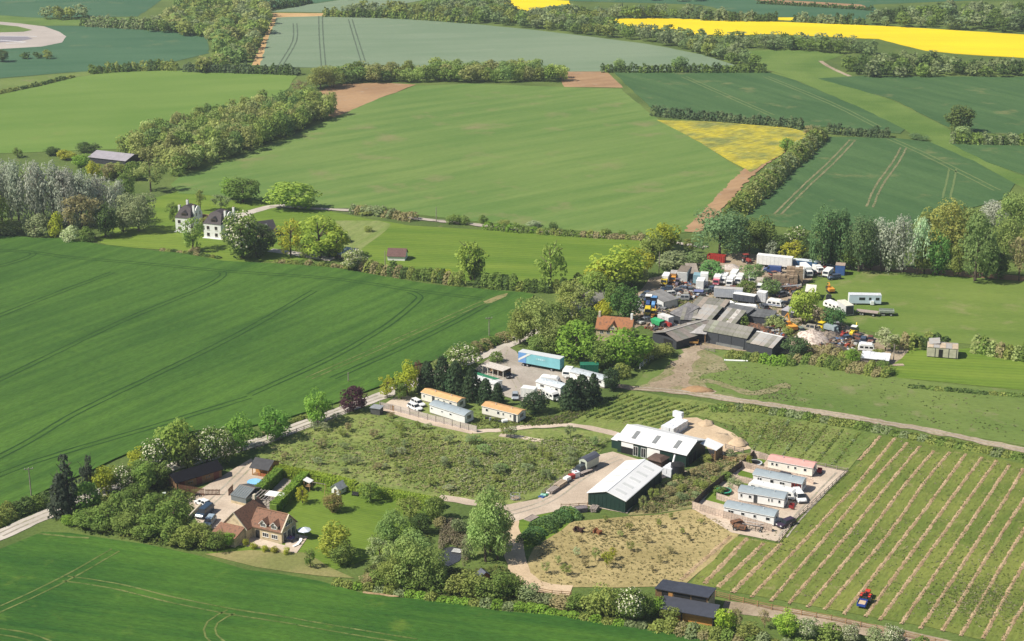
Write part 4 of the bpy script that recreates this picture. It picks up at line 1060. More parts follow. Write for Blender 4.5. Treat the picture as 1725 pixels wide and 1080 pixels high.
# brown timber kiosk and black water tank between barns
c = G(1108, 786)
kt = thing('brown_kiosk', 'brown boarded kiosk with dark hipped roof between the green barns', 'kiosk', c, heading((1095, 783), (1118, 789)))
box((0, 0, 1.1), (3.4, 3.2, 2.2)).build('wall', M('dark_brown_boards', (.06, .04, .03), .8), kt); box((0, 0, 2.5), (4.2, 4.2, .6), taper=.55).build('roof', M('brown_kiosk_roof', (.10, .065, .05), .8, .15, 2), kt)
tk = thing('black_tank', 'round black water tank behind the smaller green barn', 'water tank', G(1141, 802), 0)
MB().tube((0, 0, 0), (0, 0, 3.0), 1.7, 1.6, 20).build('tank', M('black_plastic', (.02, .022, .028), .35, .05, 1, spec=.5), tk); MB().tube((0, 0, 3.0), (0, 0, 3.5), 1.6, .5, 20).build('lid', BLACK, tk)
sl_ = thing('grain_chute', 'slim white chute leaning against the black tank', 'chute', G(1129, 800), 0)
MB().tube((0, 0, .3), (1.2, 2.4, 4.0), .22, n=8).build('pipe', WHITE, sl_)
# ------------------------------------------------------------------ vehicles: local +x is forward
def wheel(parent, x, y, r, w=.22, name='wheel'):
    k = ('wheel', round(r, 2), w)
    if k not in _wc:
        t = MB().tube((0, -w / 2, 0), (0, w / 2, 0), r, n=14)
        rim = MB().tube((0, -w / 2 - .012, 0), (0, w / 2 + .012, 0), r * .55, n=10)
        _wc[k] = (t.mesh('wheel', BLACK), rim.mesh('rim', STEEL))
    o = inst(_wc[k][0], name, parent, (x, y, r)); inst(_wc[k][1], 'rim', o)
    return o

LAMP = M('headlight_glass', (.75, .76, .74), .15, .02, 1, spec=.6)
TAIL = M('tail_light', (.35, .02, .02), .3, .02, 1)
CARK = {  # length, width, height, side profile of body, greenhouse
    'hatch': (4.2, 1.78, 1.48, [(-2.1, .35), (2.05, .35), (2.1, .62), (1.9, .80), (1.15, .94), (-1.95, .98), (-2.1, .70)], [(1.15, .92), (.45, 1.44), (-1.45, 1.46), (-1.98, .96)]),
    'estate': (4.7, 1.85, 1.62, [(-2.35, .38), (2.3, .38), (2.35, .70), (2.1, .90), (1.2, 1.02), (-2.25, 1.06), (-2.35, .75)], [(1.2, 1.0), (.55, 1.56), (-1.9, 1.60), (-2.26, 1.04)]),
    'van': (5.2, 2.0, 2.1, [(-2.6, .42), (2.5, .42), (2.6, .80), (2.3, 1.10), (1.7, 1.22), (-2.55, 1.25), (-2.6, .8)], [(1.7, 1.2), (1.15, 2.02), (-2.5, 2.08), (-2.56, 1.23)]),
    'jeep': (4.2, 1.8, 1.85, [(-2.1, .5), (2.1, .5), (2.1, 1.05), (.8, 1.12), (-2.1, 1.14)], [(.8, 1.1), (.55, 1.80), (-2.0, 1.80), (-2.1, 1.12)]),
}
_cc = {}
def car(label, p, toward, paint, k='hatch', cat='car', group=None, glazed_rear=True, yaw=None):
    Lc, Wc, Hc, body, gl = CARK[k]
    t = thing('van' if k == 'van' else 'car', label, cat, G(*p), heading(p, toward) if yaw is None else yaw, group)
    key = (k, paint.name)
    if key not in _cc:
        b = MB(); rings = []
        for y, ins in ((-Wc / 2, .07), (-Wc / 2 + .12, 0), (Wc / 2 - .12, 0), (Wc / 2, .07)):
            rings.append([(x * (1 - ins * .4), y, z - (ins if z > .6 else 0) * .5) for x, z in body])
        b.loft(rings)
        g2 = MB(); wi = Wc / 2 - .06; wt = Wc / 2 - .24
        ring = lambda s: [(x, s * (wi if i in (0, 3) else wt), z) for i, (x, z) in enumerate(gl)]
        g2.loft([ring(-1), ring(1)])
        x1, z1 = gl[1]; x2, z2 = gl[2]
        rf = MB().add([(x1 + .02, -wt - .02, z1 + .005), (x1 + .02, wt + .02, z1 + .005), (x2 - .05, wt + .02, z2 + .005), (x2 - .05, -wt - .02, z2 + .005),
                       (x1 - .15, -wt + .1, z1 + .06), (x1 - .15, wt - .1, z1 + .06), (x2 + .15, wt - .1, z2 + .06), (x2 + .15, -wt + .1, z2 + .06)],
                      [(0, 3, 2, 1), (4, 5, 6, 7), (0, 1, 5, 4), (1, 2, 6, 5), (2, 3, 7, 6), (3, 0, 4, 7)])
        pil = MB()
        for s in (-1, 1):
            for fr in ((0.42, .48), (.0, .05), (.93, 1.0)):
                xa0 = gl[0][0] + (gl[3][0] - gl[0][0]) * fr[0]; xa1 = gl[0][0] + (gl[3][0] - gl[0][0]) * fr[1]
                xb0 = gl[1][0] + (gl[2][0] - gl[1][0]) * fr[0]; xb1 = gl[1][0] + (gl[2][0] - gl[1][0]) * fr[1]
                pil.add([(xa0, s * (wi + .012), gl[0][1]), (xa1, s * (wi + .012), gl[0][1]), (xb1, s * (wt + .012), gl[1][1]), (xb0, s * (wt + .012), gl[1][1])], [(0, 1, 2, 3)])
        if k == 'van':
            xa = .75; xm = -2.5
            for s in (-1, 1):
                pil.add([(xa, s * (wi + .014), gl[0][1]), (xm - .05, s * (wi + .014), gl[0][1]), (xm, s * (wt + .014), gl[2][1]), (xa - .1, s * (wt + .014), gl[1][1])], [(0, 1, 2, 3)])
        _cc[key] = [b.mesh('body', paint), g2.mesh('windows', GLASS), rf.mesh('roof', paint), pil.mesh('pillars', paint),
                    MB().box((0, 0, 0), (.12, .42, .16)).mesh('headlight', LAMP), MB().box((0, 0, 0), (.08, .3, .22)).mesh('tail_light', TAIL),
                    MB().box((0, 0, 0), (.14, Wc * .9, .18)).mesh('bumper', DARKMETAL)]
    me = _cc[key]
    inst(me[0], 'body', t); inst(me[1], 'windows', t); inst(me[2], 'roof', t); inst(me[3], 'pillars', t)
    for s in (-1, 1):
        inst(me[4], 'headlight', t, (Lc / 2 - .08, s * Wc * .34, body[2][1] + .08)); inst(me[5], 'tail_light', t, (-Lc / 2 + .01, s * Wc * .38, .78))
    inst(me[6], 'bumper', t, (Lc / 2, 0, .48)); inst(me[6], 'bumper', t, (-Lc / 2, 0, .48))
    r = .33 if k == 'hatch' else .37
    for x in (Lc * .31, -Lc * .30):
        for s in (-1, 1): wheel(t, x, s * (Wc / 2 - .10), r)
    return t

def cargo(parent, x0, x1, W, z0, z1, mat, ribs=8, name='cargo_box', roof=None, rear=True):
    o = box(((x0 + x1) / 2, 0, (z0 + z1) / 2), (x1 - x0, W, z1 - z0)).build(name, mat, parent)
    box(((x0 + x1) / 2, 0, z1 + .03), (x1 - x0 + .06, W + .06, .07)).build('roof', roof or mat, parent)
    for i in range(ribs):
        x = x0 + (x1 - x0) * (i + .5) / ribs
        for s in (-1, 1): box((x, s * (W / 2 + .02), (z0 + z1) / 2), (.07, .05, z1 - z0 - .1)).build('rib', mat, o)
    if rear:
        box((x0 - .02, 0, (z0 + z1) / 2), (.05, .06, z1 - z0 - .2)).build('door_seam', DARKMETAL, o)
    return o

def truck(label, p, toward, cabm, boxm, L=7.5, W=2.4, H=3.4, roof=None, cat='truck', cabL=1.8, group=None, flat=False, yaw=None):
    t = thing('truck', label, cat, G(*p), heading(p, toward) if yaw is None else yaw, group)
    xf = L / 2
    cb = MB().prism([(xf - cabL, .7), (xf, .7), (xf, 1.55), (xf - .35, 2.55), (xf - cabL, 2.6)], -W / 2 + .05, W / 2 - .05, 'y').build('cab', cabm, t)
    MB().add([(xf - .01, -W * .42, 1.6), (xf - .01, W * .42, 1.6), (xf - .32, W * .4, 2.42), (xf - .32, -W * .4, 2.42), (xf + .02, -W * .42, 1.6), (xf + .02, W * .42, 1.6), (xf - .29, W * .4, 2.42), (xf - .29, -W * .4, 2.42)],
             [(0, 3, 2, 1), (4, 5, 6, 7), (0, 1, 5, 4), (1, 2, 6, 5), (2, 3, 7, 6), (3, 0, 4, 7)]).build('windscreen', GLASS, cb)
    for s in (-1, 1):
        box((xf - .85, s * (W / 2 - .04), 2.0), (.9, .04, .7)).build('side_window', GLASS, cb)
        box((xf + .02, s * W * .36, 1.0), (.06, .36, .22)).build('headlight', LAMP, t)
    box((xf + .04, 0, .72), (.16, W * .95, .3)).build('bumper', DARKMETAL, t)
    box((-.2, 0, .75), (L - .6, 1.0, .25)).build('chassis', DARKMETAL, t)
    if flat:
        box(((xf - cabL - L / 2) / 2, 0, 1.05), (L - cabL - .1, W, .18)).build('flat_bed', boxm, t)
        box((xf - cabL - .1, 0, 1.6), (.1, W, 1.0)).build('headboard', boxm, t)
    else:
        cargo(t, -L / 2, xf - cabL - .12, W, .95, H, boxm, 7, roof=roof)
    for x in (xf - 1.0, -L * .22, -L * .36):
        for s in (-1, 1): wheel(t, x, s * (W / 2 - .16), .46, .3)
    t.scale = (.86, .86, .86)
    return t

def trailer_box(label, pl, pr, W, H, mat, roof=None, z0=1.0, name='semi_trailer', cat='trailer', ribs=10, wheels=True, back=True):
    """body whose visible long side runs from pl to pr"""
    c, L, yaw = line(pl, pr)
    n = Vector((-math.sin(yaw), math.cos(yaw), 0))
    t = thing(name, label, cat, c + n * (W / 2), yaw)
    cargo(t, -L / 2, L / 2, W, z0, H, mat, ribs, 'body', roof)
    box((0, 0, z0 - .15), (L * .95, .9, .2)).build('chassis', DARKMETAL, t)
    if wheels:
        for x in (-.28, -.38, .3):
            for s in (-1, 1): wheel(t, x * L, s * (W / 2 - .16), min(.48, z0 * .46 + .05), .3)
    return t, L

def touring_caravan(label, p, toward, L=5.2, W=2.2, mat=None, band=None, yaw=None, group=None):
    mat = mat or WHITE
    t = thing('touring_caravan', label, 'caravan', G(*p), heading(p, toward) if yaw is None else yaw, group)
    h = L / 2
    pr = [(-h, .55), (h, .55), (h + .05, 1.2), (h - .25, 2.0), (h - .75, 2.42), (-h + .75, 2.5), (-h + .2, 2.1), (-h - .05, 1.3)]
    MB().prism(pr, -W / 2, W / 2, 'y').build('body', mat, t, bevel=.1)
    for s in (-1, 1):
        for fx in (-.28, .02, .30): box((fx * L, s * (W / 2 + .01), 1.55), (.95, .04, .55)).build('window', GLASS, t)
        if band: box((0, s * (W / 2 + .012), .95), (L * .94, .03, .22)).build('stripe', band, t)
    box((h - .09, 0, 1.65), (.05, W * .75, .6), ry=-.3).build('front_window', GLASS, t)
    box((-.1, .3, 2.49), (.6, .6, .1)).build('rooflight', OFFW, t)
    for s in (-1, 1): wheel(t, -.2, s * (W / 2 - .12), .33, .2)
    MB().tube((h, 0, .5), (h + 1.1, 0, .5), .06).build('drawbar', DARKMETAL, t); box((h + .4, 0, .65), (.4, .5, .3)).build('gas_locker', OFFW, t)
    return t

def tractor(label, p, toward, paint, cab=True, s=1.0, cat='tractor', yaw=None, roofm=None):
    t = thing('tractor', label, cat, G(*p), heading(p, toward) if yaw is None else yaw)
    MB().prism([(0, .75), (1.75, .75), (1.8, 1.25), (1.5, 1.5), (0, 1.55)], -.4, .4, 'y').build('bonnet', paint, t)
    box((-.5, 0, .85), (1.1, .7, .5)).build('transmission', DARKMETAL, t)
    if cab:
        box((-.65, 0, 1.85), (1.2, 1.3, .95), taper=.9).build('cab_glass', GLASS, t)
        box((-.65, 0, 2.42), (1.4, 1.45, .16)).build('cab_roof', roofm or paint, t)
    else:
        box((-.55, 0, 1.25), (.5, .5, .12)).build('seat', BLACK, t); box((-.8, 0, 1.5), (.1, .5, .5)).build('seat_back', BLACK, t)
        MB().tube((-.05, 0, 1.5), (-.25, 0, 1.75), .16, n=10).build('steering_wheel', BLACK, t)
        for sy in (-.55, .55): MB().tube((-1.0, sy, .9), (-1.05, sy, 2.2), .04, n=6).build('roll_bar', DARKMETAL, t)
        box((-1.05, 0, 2.22), (.08, 1.18, .08)).build('roll_bar_top', DARKMETAL, t)
    for sy in (-1, 1):
        box((-.75, sy * .72, 1.42), (1.2, .42, .1)).build('mudguard', paint, t)
        wheel(t, -.75, sy * .78, .75, .4); wheel(t, 1.3, sy * .66, .42, .26)
    MB().tube((.9, .15, 1.5), (.9, .15, 2.2), .045, n=8).build('exhaust', DARKMETAL, t)
    t.scale = (s, s, s)
    return t

def excavator(label, p, toward, paint, boom=1, yaw=None, s=1.0):
    t = thing('excavator', label, 'excavator', G(*p), heading(p, toward) if yaw is None else yaw)
    for sy in (-.95, .95): MB().prism([(-1.7, .0), (1.7, .0), (2.0, .4), (1.7, .8), (-1.7, .8), (-2.0, .4)], sy - .28, sy + .28, 'y').build('track', BLACK, t)
    h = box((-.3, 0, 1.5), (3.2, 2.3, 1.1)).build('engine_house', paint, t, bevel=.12); box((-1.7, 0, 1.5), (.5, 2.2, 1.0)).build('counterweight', paint, t)
    box((.7, .65, 2.1), (1.3, 1.0, 1.5)).build('cab', paint, t); box((.75, .65, 2.3), (1.34, 1.04, .8)).build('cab_glass', GLASS, t)
    a = (1.3, -.2, 1.6); b = (3.0, -.2, 4.6 * boom); c = (5.0, -.2, 2.6); d = (5.2, -.2, 1.0)
    MB().tube(a, b, .26, .22, 4).build('boom', paint, t); MB().tube(b, c, .22, .16, 4).build('dipper', paint, t)
    MB().tube(c, d, .12, .12, 4).build('link', DARKMETAL, t); MB().prism([(4.7, .1), (5.6, .1), (5.8, .9), (5.0, 1.1)], -.7, .3, 'y').build('bucket', DARKMETAL, t)
    MB().tube((1.4, -.2, 2.2), (2.5, -.2, 3.4 * boom), .08).build('ram', STEEL, t)
    t.scale = (s, s, s)
    return t

def backhoe(label, p, toward, paint, roofm, yaw=None):
    t = tractor(label, p, toward, paint, True, 1.15, 'digger', yaw, roofm)
    t.name = 'backhoe_loader'
    for sy in (-.45, .45): MB().tube((-.2, sy, 1.5), (2.6, sy, .5), .09, n=4).build('loader_arm', paint, t)
    MB().prism([(2.4, .1), (3.2, .1), (3.0, .9), (2.5, .9)], -1.0, 1.0, 'y').build('front_bucket', DARKMETAL, t)
    MB().tube((-1.4, 0, 1.0), (-2.4, 0, 2.9), .13, n=4).build('boom', paint, t); MB().tube((-2.4, 0, 2.9), (-3.0, 0, 1.3), .1, n=4).build('dipper', paint, t)
    MB().prism([(-3.4, .6), (-2.8, .6), (-2.7, 1.2), (-3.1, 1.3)], -.35, .35, 'y').build('rear_bucket', DARKMETAL, t)
    return t

def flat_trailer(label, pl, pr, W, mat, z=1.0, sides=0, cat='trailer', legs=True):
    c, L, yaw = line(pl, pr)
    n = Vector((-math.sin(yaw), math.cos(yaw), 0))
    t = thing('flat_trailer', label, cat, c + n * (W / 2), yaw)
    for k in range(5): box((0, -W / 2 + W * (k + .5) / 5, z), (L, W / 5 - .03, .12)).build('deck_board', mat, t)
    box((0, 0, z - .2), (L * .92, .8, .22)).build('chassis', DARKMETAL, t)
    if sides:
        for s in (-1, 1): box((0, s * W / 2, z + sides / 2), (L, .06, sides)).build('side_board', mat, t)
        box((L / 2, 0, z + sides / 2), (.06, W, sides)).build('end_board', mat, t)
    for x in (-.18, -.30, .3):
        for s in (-1, 1): wheel(t, x * L, s * (W / 2 - .2), min(.48, z * .46), .28)
    MB().tube((L / 2, 0, z - .25), (L / 2 + 1.2, 0, z - .45), .07).build('drawbar', DARKMETAL, t)
    return t

# ---- cars by the stone house and elsewhere
car('white car with black roof parked in the courtyard of the stone house', (342, 851), (328, 845), M('white_car', (.78, .78, .78), .2, .03, 1, spec=.5), 'hatch')
car('dark blue van parked beside the stone house', (345, 868), (335, 876), M('navy_car', (.035, .06, .10), .2, .05, 1, spec=.55), 'van', 'van')
car('silver blue car parked closest to the stone house gable', (353, 883), (346, 892), M('silver_blue', (.40, .50, .58), .22, .05, 1, metal=.3, spec=.5), 'estate')
WC = M('white_car', (.78, .78, .78), .2, .03, 1, spec=.5)
car('white car nearer the tan caravan, one of two side by side', (704, 683), (714, 688), WC, 'estate')
car('white car nearer the rail fence, one of two side by side', (699, 690), (710, 695), WC, 'estate')
car('silver car parked at the back of the gravel caravan yard', (868, 671), (868, 680), M('silver_car', (.52, .56, .60), .25, .03, 1, metal=.4, spec=.5), 'hatch')
car('dark purple car parked at the end of the timber fence by the vineyard', (1324, 886), (1313, 890), PURPLE, 'estate')
car('dark grey car between the pink-roofed and red-framed caravans', (1317, 806), (1306, 803), M('charcoal_car', (.05, .05, .055), .2, .05, 1, spec=.5), 'estate')
car('dark blue car behind the nearest compound fence', (1289, 866), (1300, 868), M('blue_black_car', (.03, .035, .07), .2, .05, 1, spec=.5), 'hatch')
car('dark hatchback beside the flat pale shelter', (855, 635), (860, 640), M('charcoal_car', (.05, .05, .055), .2, .05, 1, spec=.5), 'hatch')
car('black car parked behind a white caravan in the gravel yard', (938, 648), (950, 651), M('charcoal_car', (.05, .05, .055), .2, .05, 1, spec=.5), 'hatch')
car('white van reversed up beside the red-framed caravan', (1346, 842), (1352, 850), WC, 'van', 'van')
touring_caravan('cream-white touring caravan between the two middle compound caravans', (1283, 830), (1300, 834), 6.0)
touring_caravan('white touring caravan with roof hatches nearer the compound drive', (1318, 838), (1335, 842), 6.5)
touring_caravan('small rounded white caravan at the end of the blue trailer', (957, 634), (952, 640), 4.5)
touring_caravan('white touring caravan at the front of the conifers in the gravel yard', (927, 672), (938, 677), 5.0)
touring_caravan('white touring caravan behind the grey-roofed yard caravan', (926, 648), (944, 650), 5.5)
t, L = trailer_box('box trailer, white and plain, backing on to conifers in the gravel yard', (877, 672), (900, 675), 2.4, 3.0, WHITE, WHITE, .6)

# long blue and turquoise semi-trailer
t, L = trailer_box('long turquoise and blue semi-trailer with white slash at the gravel yard', (873, 616), (943, 629), 2.6, 4.0, TEALP, M('grey_trailer_roof', (.58, .60, .62), .5, .04, .5), 1.1, ribs=0)
SKYB = M('sky_blue_panel', (.16, .34, .66), .4, .04, 1)
box((-L * .405, -1.33, 2.55), (L * .185, .05, 2.85)).build('blue_panel', SKYB, t)
MB().add([(-L * .49, -1.375, 1.55), (-L * .49, -1.375, 2.15), (-L * .27, -1.375, 3.95), (-L * .19, -1.375, 3.95)], [(0, 1, 2, 3)]).build('white_slash', WHITE, t)
for k in range(5): box((-.05 * L + k * .045 * L, -1.335, 2.9), (.5, .03, .45)).build('pale_lettering', M('pale_teal', (.40, .66, .70), .5), t)
box((L / 2 + .02, 0, 2.55), (.05, 2.4, 2.8)).build('end_panel', M('teal_end', (.16, .46, .52), .5), t)
c, L, yaw = line((977, 628), (1008, 628))
ct = thing('green_container', 'dark green storage container under the tall trees behind the yard', 'container', c, yaw)
cargo(ct, -L / 2, L / 2, 2.5, .1, 2.6, M('bottle_green', (.02, .16, .10), .5, .08, 1), 12, 'body')

# ---- scrapyard row
truck('yellow-cab truck with white box facing the camera', (1121, 478), (1116, 486), YELLOWP, WHITE, 7.5)
truck('orange truck with grey roof tucked behind the yellow-cab truck', (1134, 474), (1131, 481), ORANGEP, M('brown_orange', (.42, .24, .09), .6), 6.5, roof=M('grey_lid', (.38, .36, .35), .7))
def container(label, p, toward, mat, L=6, W=2.4, H=2.7, roof=None, name='container', doorm=None, ribs=8, cat='container'):
    t = thing(name, label, cat, G(*p), heading(p, toward))
    cargo(t, -L / 2, L / 2, W, .15, H, mat, ribs, 'body', roof)
    if doorm: box((L / 2 + .03, 0, H / 2), (.06, W * .85, H * .85)).build('front', doorm, t)
    return t
container('white cabin with dark brown roof beside the orange truck', (1152, 471), (1146, 480), WHITE, 7, 3.2, 3.6, M('umber_roof', (.20, .165, .13), .8), doorm=OFFW, name='cabin', cat='cabin')
container('teal blue box body with round mark beside the brown shed', (1175, 478), (1172, 486), M('dull_teal', (.22, .36, .42), .6, .1, 1), 3.5, 2.6, 3.2, name='box_body', cat='box body')
container('tall white box body standing on end near the teal one', (1186, 480), (1184, 488), WHITE, 2.4, 2.4, 4.0, name='box_body', cat='box body', ribs=3)
container('white horsebox container with dark side near the blue flat trailer', (1180, 486), (1176, 494), WHITE, 4.5, 2.4, 3.0)
car('dark blue hatchback in front of the yellow-cab truck', (1124, 489), (1112, 488), M('navy_car', (.035, .06, .10), .2, .05, 1, spec=.55), 'hatch')
flat_trailer('trailer with blue top on the scrapyard track', (1168, 498), (1184, 499), 2.4, M('blue_lilac', (.16, .19, .36), .6), 1.3, .0)
tractor('small dark tractor among junk left of the white cabin', (1141, 483), (1136, 490), M('grey_purple', (.14, .12, .16), .6))
truck('pink-cab lorry with white body in the scrapyard cluster', (1208, 479), (1203, 487), M('pink_cab', (.62, .16, .22), .5), WHITE, 6.5, H=3.2)
PALEBOX = M('pale_box_roof', (.70, .70, .70), .5)
k_ = 0
for (p, tw, L_, lab) in (((1219, 476), (1213, 485), 7, 'white lorry with sloping windscreen beside the pink-cab lorry'),
                         ((1236, 472), (1229, 481), 7.5, 'white lorry at the far left of the white cluster with black chute'),
                         ((1246, 477), (1239, 486), 7, 'white lorry behind the long grey trailer, under the small tree'),
                         ((1266, 476), (1268, 484), 6, 'white pick-up lorry half under the tree by the beige lorry'),
                         ((1229, 482), (1226, 490), 5.5, 'white lorry cab pair in front of the black chute')):
    truck(lab, p, tw, WHITE, WHITE if k_ % 2 else PALEBOX, L_, H=3.0 + .3 * (k_ % 2)); k_ += 1
truck('white-fronted lorry with beige tilt facing the camera by the bushy willow', (1279, 487), (1277, 499), WHITE, M('beige_tilt', (.46, .41, .34), .8), 8, H=3.3, cabL=3.4)
t, L = trailer_box('long grey-blue slatted trailer in the middle of the scrapyard', (1202, 505), (1250, 508), 2.5, 3.7, M('slat_grey', (.44, .47, .52), .5, .05, 1), M('stained_top', (.50, .48, .46), .7), 1.0, ribs=14)
t, L = trailer_box('low loader with white roof and dark open side in the scrapyard', (1234, 510), (1270, 515), 2.4, 2.9, M('dark_side', (.07, .08, .10), .6), WHITE, .9, ribs=5)
t, L = trailer_box('white rear box standing right of the low loader', (1274, 511), (1289, 513), 2.5, 3.6, M('white_grey_panel', (.66, .67, .70), .5), WHITE, .6, ribs=4)
touring_caravan('white touring caravan left of the two behind the tin sheds', (1224, 522), (1216, 523), 5.5)
touring_caravan('long cream-topped caravan right of the two behind the tin sheds', (1256, 526), (1272, 527), 7.5)
touring_caravan('white caravan with blue windows right of the beige lorry', (1305, 517), (1318, 519), 4.8, band=BLUEP)
car('black jeep beside the yellow-green tree', (1330, 514), (1319, 513), M('black_car', (.02, .02, .025), .25, .05, 1, spec=.5), 'jeep', 'car')
t, L = trailer_box('very long white semi-trailer at the back of the scrapyard', (1274, 450), (1333, 456), 2.6, 4.1, WHITE, WHITE, 1.1, ribs=9)
car('dark blue van parked against the very long white semi-trailer', (1301, 459), (1290, 458), M('blue_van', (.04, .07, .20), .35, .05, 1), 'van', 'van')
bpy.data.objects[[o.name for o in bpy.data.objects if o.name.startswith('van')][-1]].scale = (1.15, 1.1, 1.1)
truck('white lorry angled away beside the tall bale stack', (1358, 463), (1368, 472), WHITE, WHITE, 9, H=3.6)
container('white box body beside the angled lorry', (1347, 467), (1350, 475), WHITE, 4, 2.4, 3.2, name='box_body', cat='box body')
container('dark blue container with pale top at the tree line', (1354, 453), (1372, 455), M('deep_blue', (.05, .12, .24), .5), 9, 2.5, 3.0, M('pale_lid', (.55, .60, .66), .6))
truck('white van-lorry near the blue container', (1377, 459), (1383, 463), WHITE, WHITE, 6, H=2.7)
truck('white lorry nearest the blue box at the meadow edge', (1394, 465), (1389, 469), WHITE, WHITE, 6, H=2.7)
container('bright blue box with brown top at the meadow edge', (1415, 462), (1413, 470), BLUEP, 3.5, 3.0, 3.4, M('brown_lid', (.36, .28, .23), .9), name='blue_box', cat='box body', ribs=3)
c, L, yaw = line((1191, 441), (1220, 444))
sk = thing('red_skip', 'large red ribbed skip at the far end of the scrapyard', 'skip', c, yaw)
MB().add([(-L / 2, 0, .2), (L / 2, 0, .2), (L / 2, 2.5, .2), (-L / 2, 2.5, .2), (-L / 2, 0, 2.4), (L / 2, 0, 2.4), (L / 2, 2.5, 2.4), (-L / 2, 2.5, 2.4), (-L / 2 + .1, .1, 2.4), (L / 2 - .1, .1, 2.4), (L / 2 - .1, 2.4, 2.4), (-L / 2 + .1, 2.4, 2.4), (-L / 2 + .1, .1, .4), (L / 2 - .1, .1, .4), (L / 2 - .1, 2.4, .4), (-L / 2 + .1, 2.4, .4)],
         [(0, 3, 2, 1), (0, 1, 5, 4), (1, 2, 6, 5), (2, 3, 7, 6), (3, 0, 4, 7), (4, 5, 9, 8), (5, 6, 10, 9), (6, 7, 11, 10), (7, 4, 8, 11), (8, 9, 13, 12), (9, 10, 14, 13), (10, 11, 15, 14), (11, 8, 12, 15), (12, 13, 14, 15)]).build('body', REDP, sk)
for k in range(8): box((-L / 2 + L * (k + .5) / 8, -.05, 1.3), (.14, .1, 2.2)).build('rib', REDP, sk)
tractor('red tractor by the very long white semi-trailer', (1258, 443), (1266, 447), M('faded_red', (.30, .05, .04), .6), s=1.15)
tractor('blue tractor with white bonnet left of the big tyre', (1092, 517), (1090, 524), BLUEP, s=1.4, roofm=WHITE)
tractor('pale blue tractor beside the slate cabin', (1101, 518), (1099, 525), M('pale_blue', (.15, .35, .66), .5), s=1.3)
ty = thing('tyre_stack', 'stack of large black tyres behind the blue tractors', 'tyre stack', G(1110, 507), 0)
for k in range(4): MB().tube((0, 0, .5 * k), (0, 0, .5 * k + .46), 1.4 - .05 * (k % 2), n=18).build('tyre', BLACK, ty)
car('yellow van in the opening of the yard', (1091, 530), (1090, 538), YELLOWP, 'van', 'van')
backhoe('yellow backhoe digger behind the yellow van with its arm raised', (1100, 538), (1094, 545), ORANGEP, YELLOWP)
gd = thing('green_dumper', 'bright green dumper in front of the slate sheds', 'dumper', G(1108, 551), 2.4)
MB().add([(-1.2, -1, .9), (1.4, -1, .9), (1.4, 1, .9), (-1.2, 1, .9), (-1.6, -1.2, 2.2), (1.9, -1.2, 2.4), (1.9, 1.2, 2.4), (-1.6, 1.2, 2.2)], [(0, 3, 2, 1), (4, 5, 6, 7), (0, 1, 5, 4), (1, 2, 6, 5), (2, 3, 7, 6), (3, 0, 4, 7)]).build('skip', M('bright_green', (.05, .42, .16), .5), gd)
box((-2.2, 0, 1.2), (1.2, 1.4, 1.0)).build('engine', DARKMETAL, gd)
for x in (-2.0, .6):
    for s in (-1, 1): wheel(gd, x, s * 1.0, .6, .4)
container('white slatted container between slate sheds and green dumper', (1121, 545), (1127, 547), M('slat_white', (.66, .66, .65), .6), 4.5, 2.3, 2.5)
tractor('red rusty tractor beside the green dumper', (1121, 552), (1127, 554), REDP, cab=False, s=1.2)
excavator('yellow-orange excavator with its arm folded up beside the tarred barns', (1333, 558), (1324, 552), ORANGEP, 1.0)
excavator('orange excavator alone at the edge of the right meadow', (1399, 493), (1394, 488), ORANGEP, .7, s=.8)
backhoe('yellow backhoe with white roof at the end of the scrap heap', (1437, 566), (1430, 572), YELLOWP, WHITE)
tractor('small red tractor by the yellow backhoe', (1421, 568), (1416, 572), REDP, cab=False)
gd = thing('dump_truck', 'yellow-cab dump truck with grey skip above the rubble heap', 'dump truck', G(1393, 558), heading((1393, 558), (1385, 556)))
box((1.8, 0, 1.6), (1.6, 2.0, 1.8)).build('cab', YELLOWP, gd); box((1.85, 0, 2.0), (1.64, 2.04, .6)).build('cab_glass', GLASS, gd)
box((-1.2, 0, 1.6), (3.6, 2.2, 1.3)).build('skip', M('skip_grey', (.30, .36, .38), .6), gd)
for x in (-2, 1.6):
    for s in (-1, 1): wheel(gd, x, s * .95, .55, .35)
backhoe('dark tractor digger right of the dump truck', (1408, 559), (1410, 566), M('grey_digger', (.18, .24, .25), .5), STEEL)
c, L, yaw = line((1358, 506), (1373, 507))
ws = thing('field_shelter', 'dark shelter with tilted white roof on the meadow edge', 'shelter', c, yaw)
box((0, 2.2, 1.5), (L, 4.4, 3.0)).build('wall', BLACKBOARD, ws); box((0, 0, 0), (L + .5, 6, .1), rx=.1, ry=.05).build('roof', M('bright_sheet', (.74, .70, .62), .6), ws, (-.2, 2.2, 3.3))
t, L = trailer_box('long blue-white coach-built caravan alone in the right meadow', (1430, 514), (1484, 515), 2.6, 3.2, M('ice_blue', (.56, .66, .74), .45, .04, 1), M('pale_roof_blue', (.66, .68, .72), .5), .6, name='long_caravan', cat='caravan', ribs=0)
for fx, w in ((-.1, 1.8), (.15, .7), (.38, 1.1)): box((fx * L, -1.32, 2.1), (w, .05, .8)).build('window', GLASS, t)
box((-L / 2 - .03, 0, 1.8), (.06, 2.3, 2.4)).build('front_panel', WHITE, t); box((.22 * L, -1.5, .9), (1.0, .5, 1.2)).build('steps', WHITE, t)
t, L = trailer_box('grey-white lorry body with dark back end by the flatbed trailers', (1409, 524), (1424, 534), 2.6, 3.4, M('dusty_white', (.60, .60, .61), .6, .06, 1), M('cream_top', (.66, .63, .52), .7), .4, name='lorry_body', cat='lorry body', wheels=False)
box((L / 2 + .04, 0, 1.9), (.07, 2.3, 2.6)).build('dark_end', M('dark_grey_end', (.08, .08, .10), .5), t)
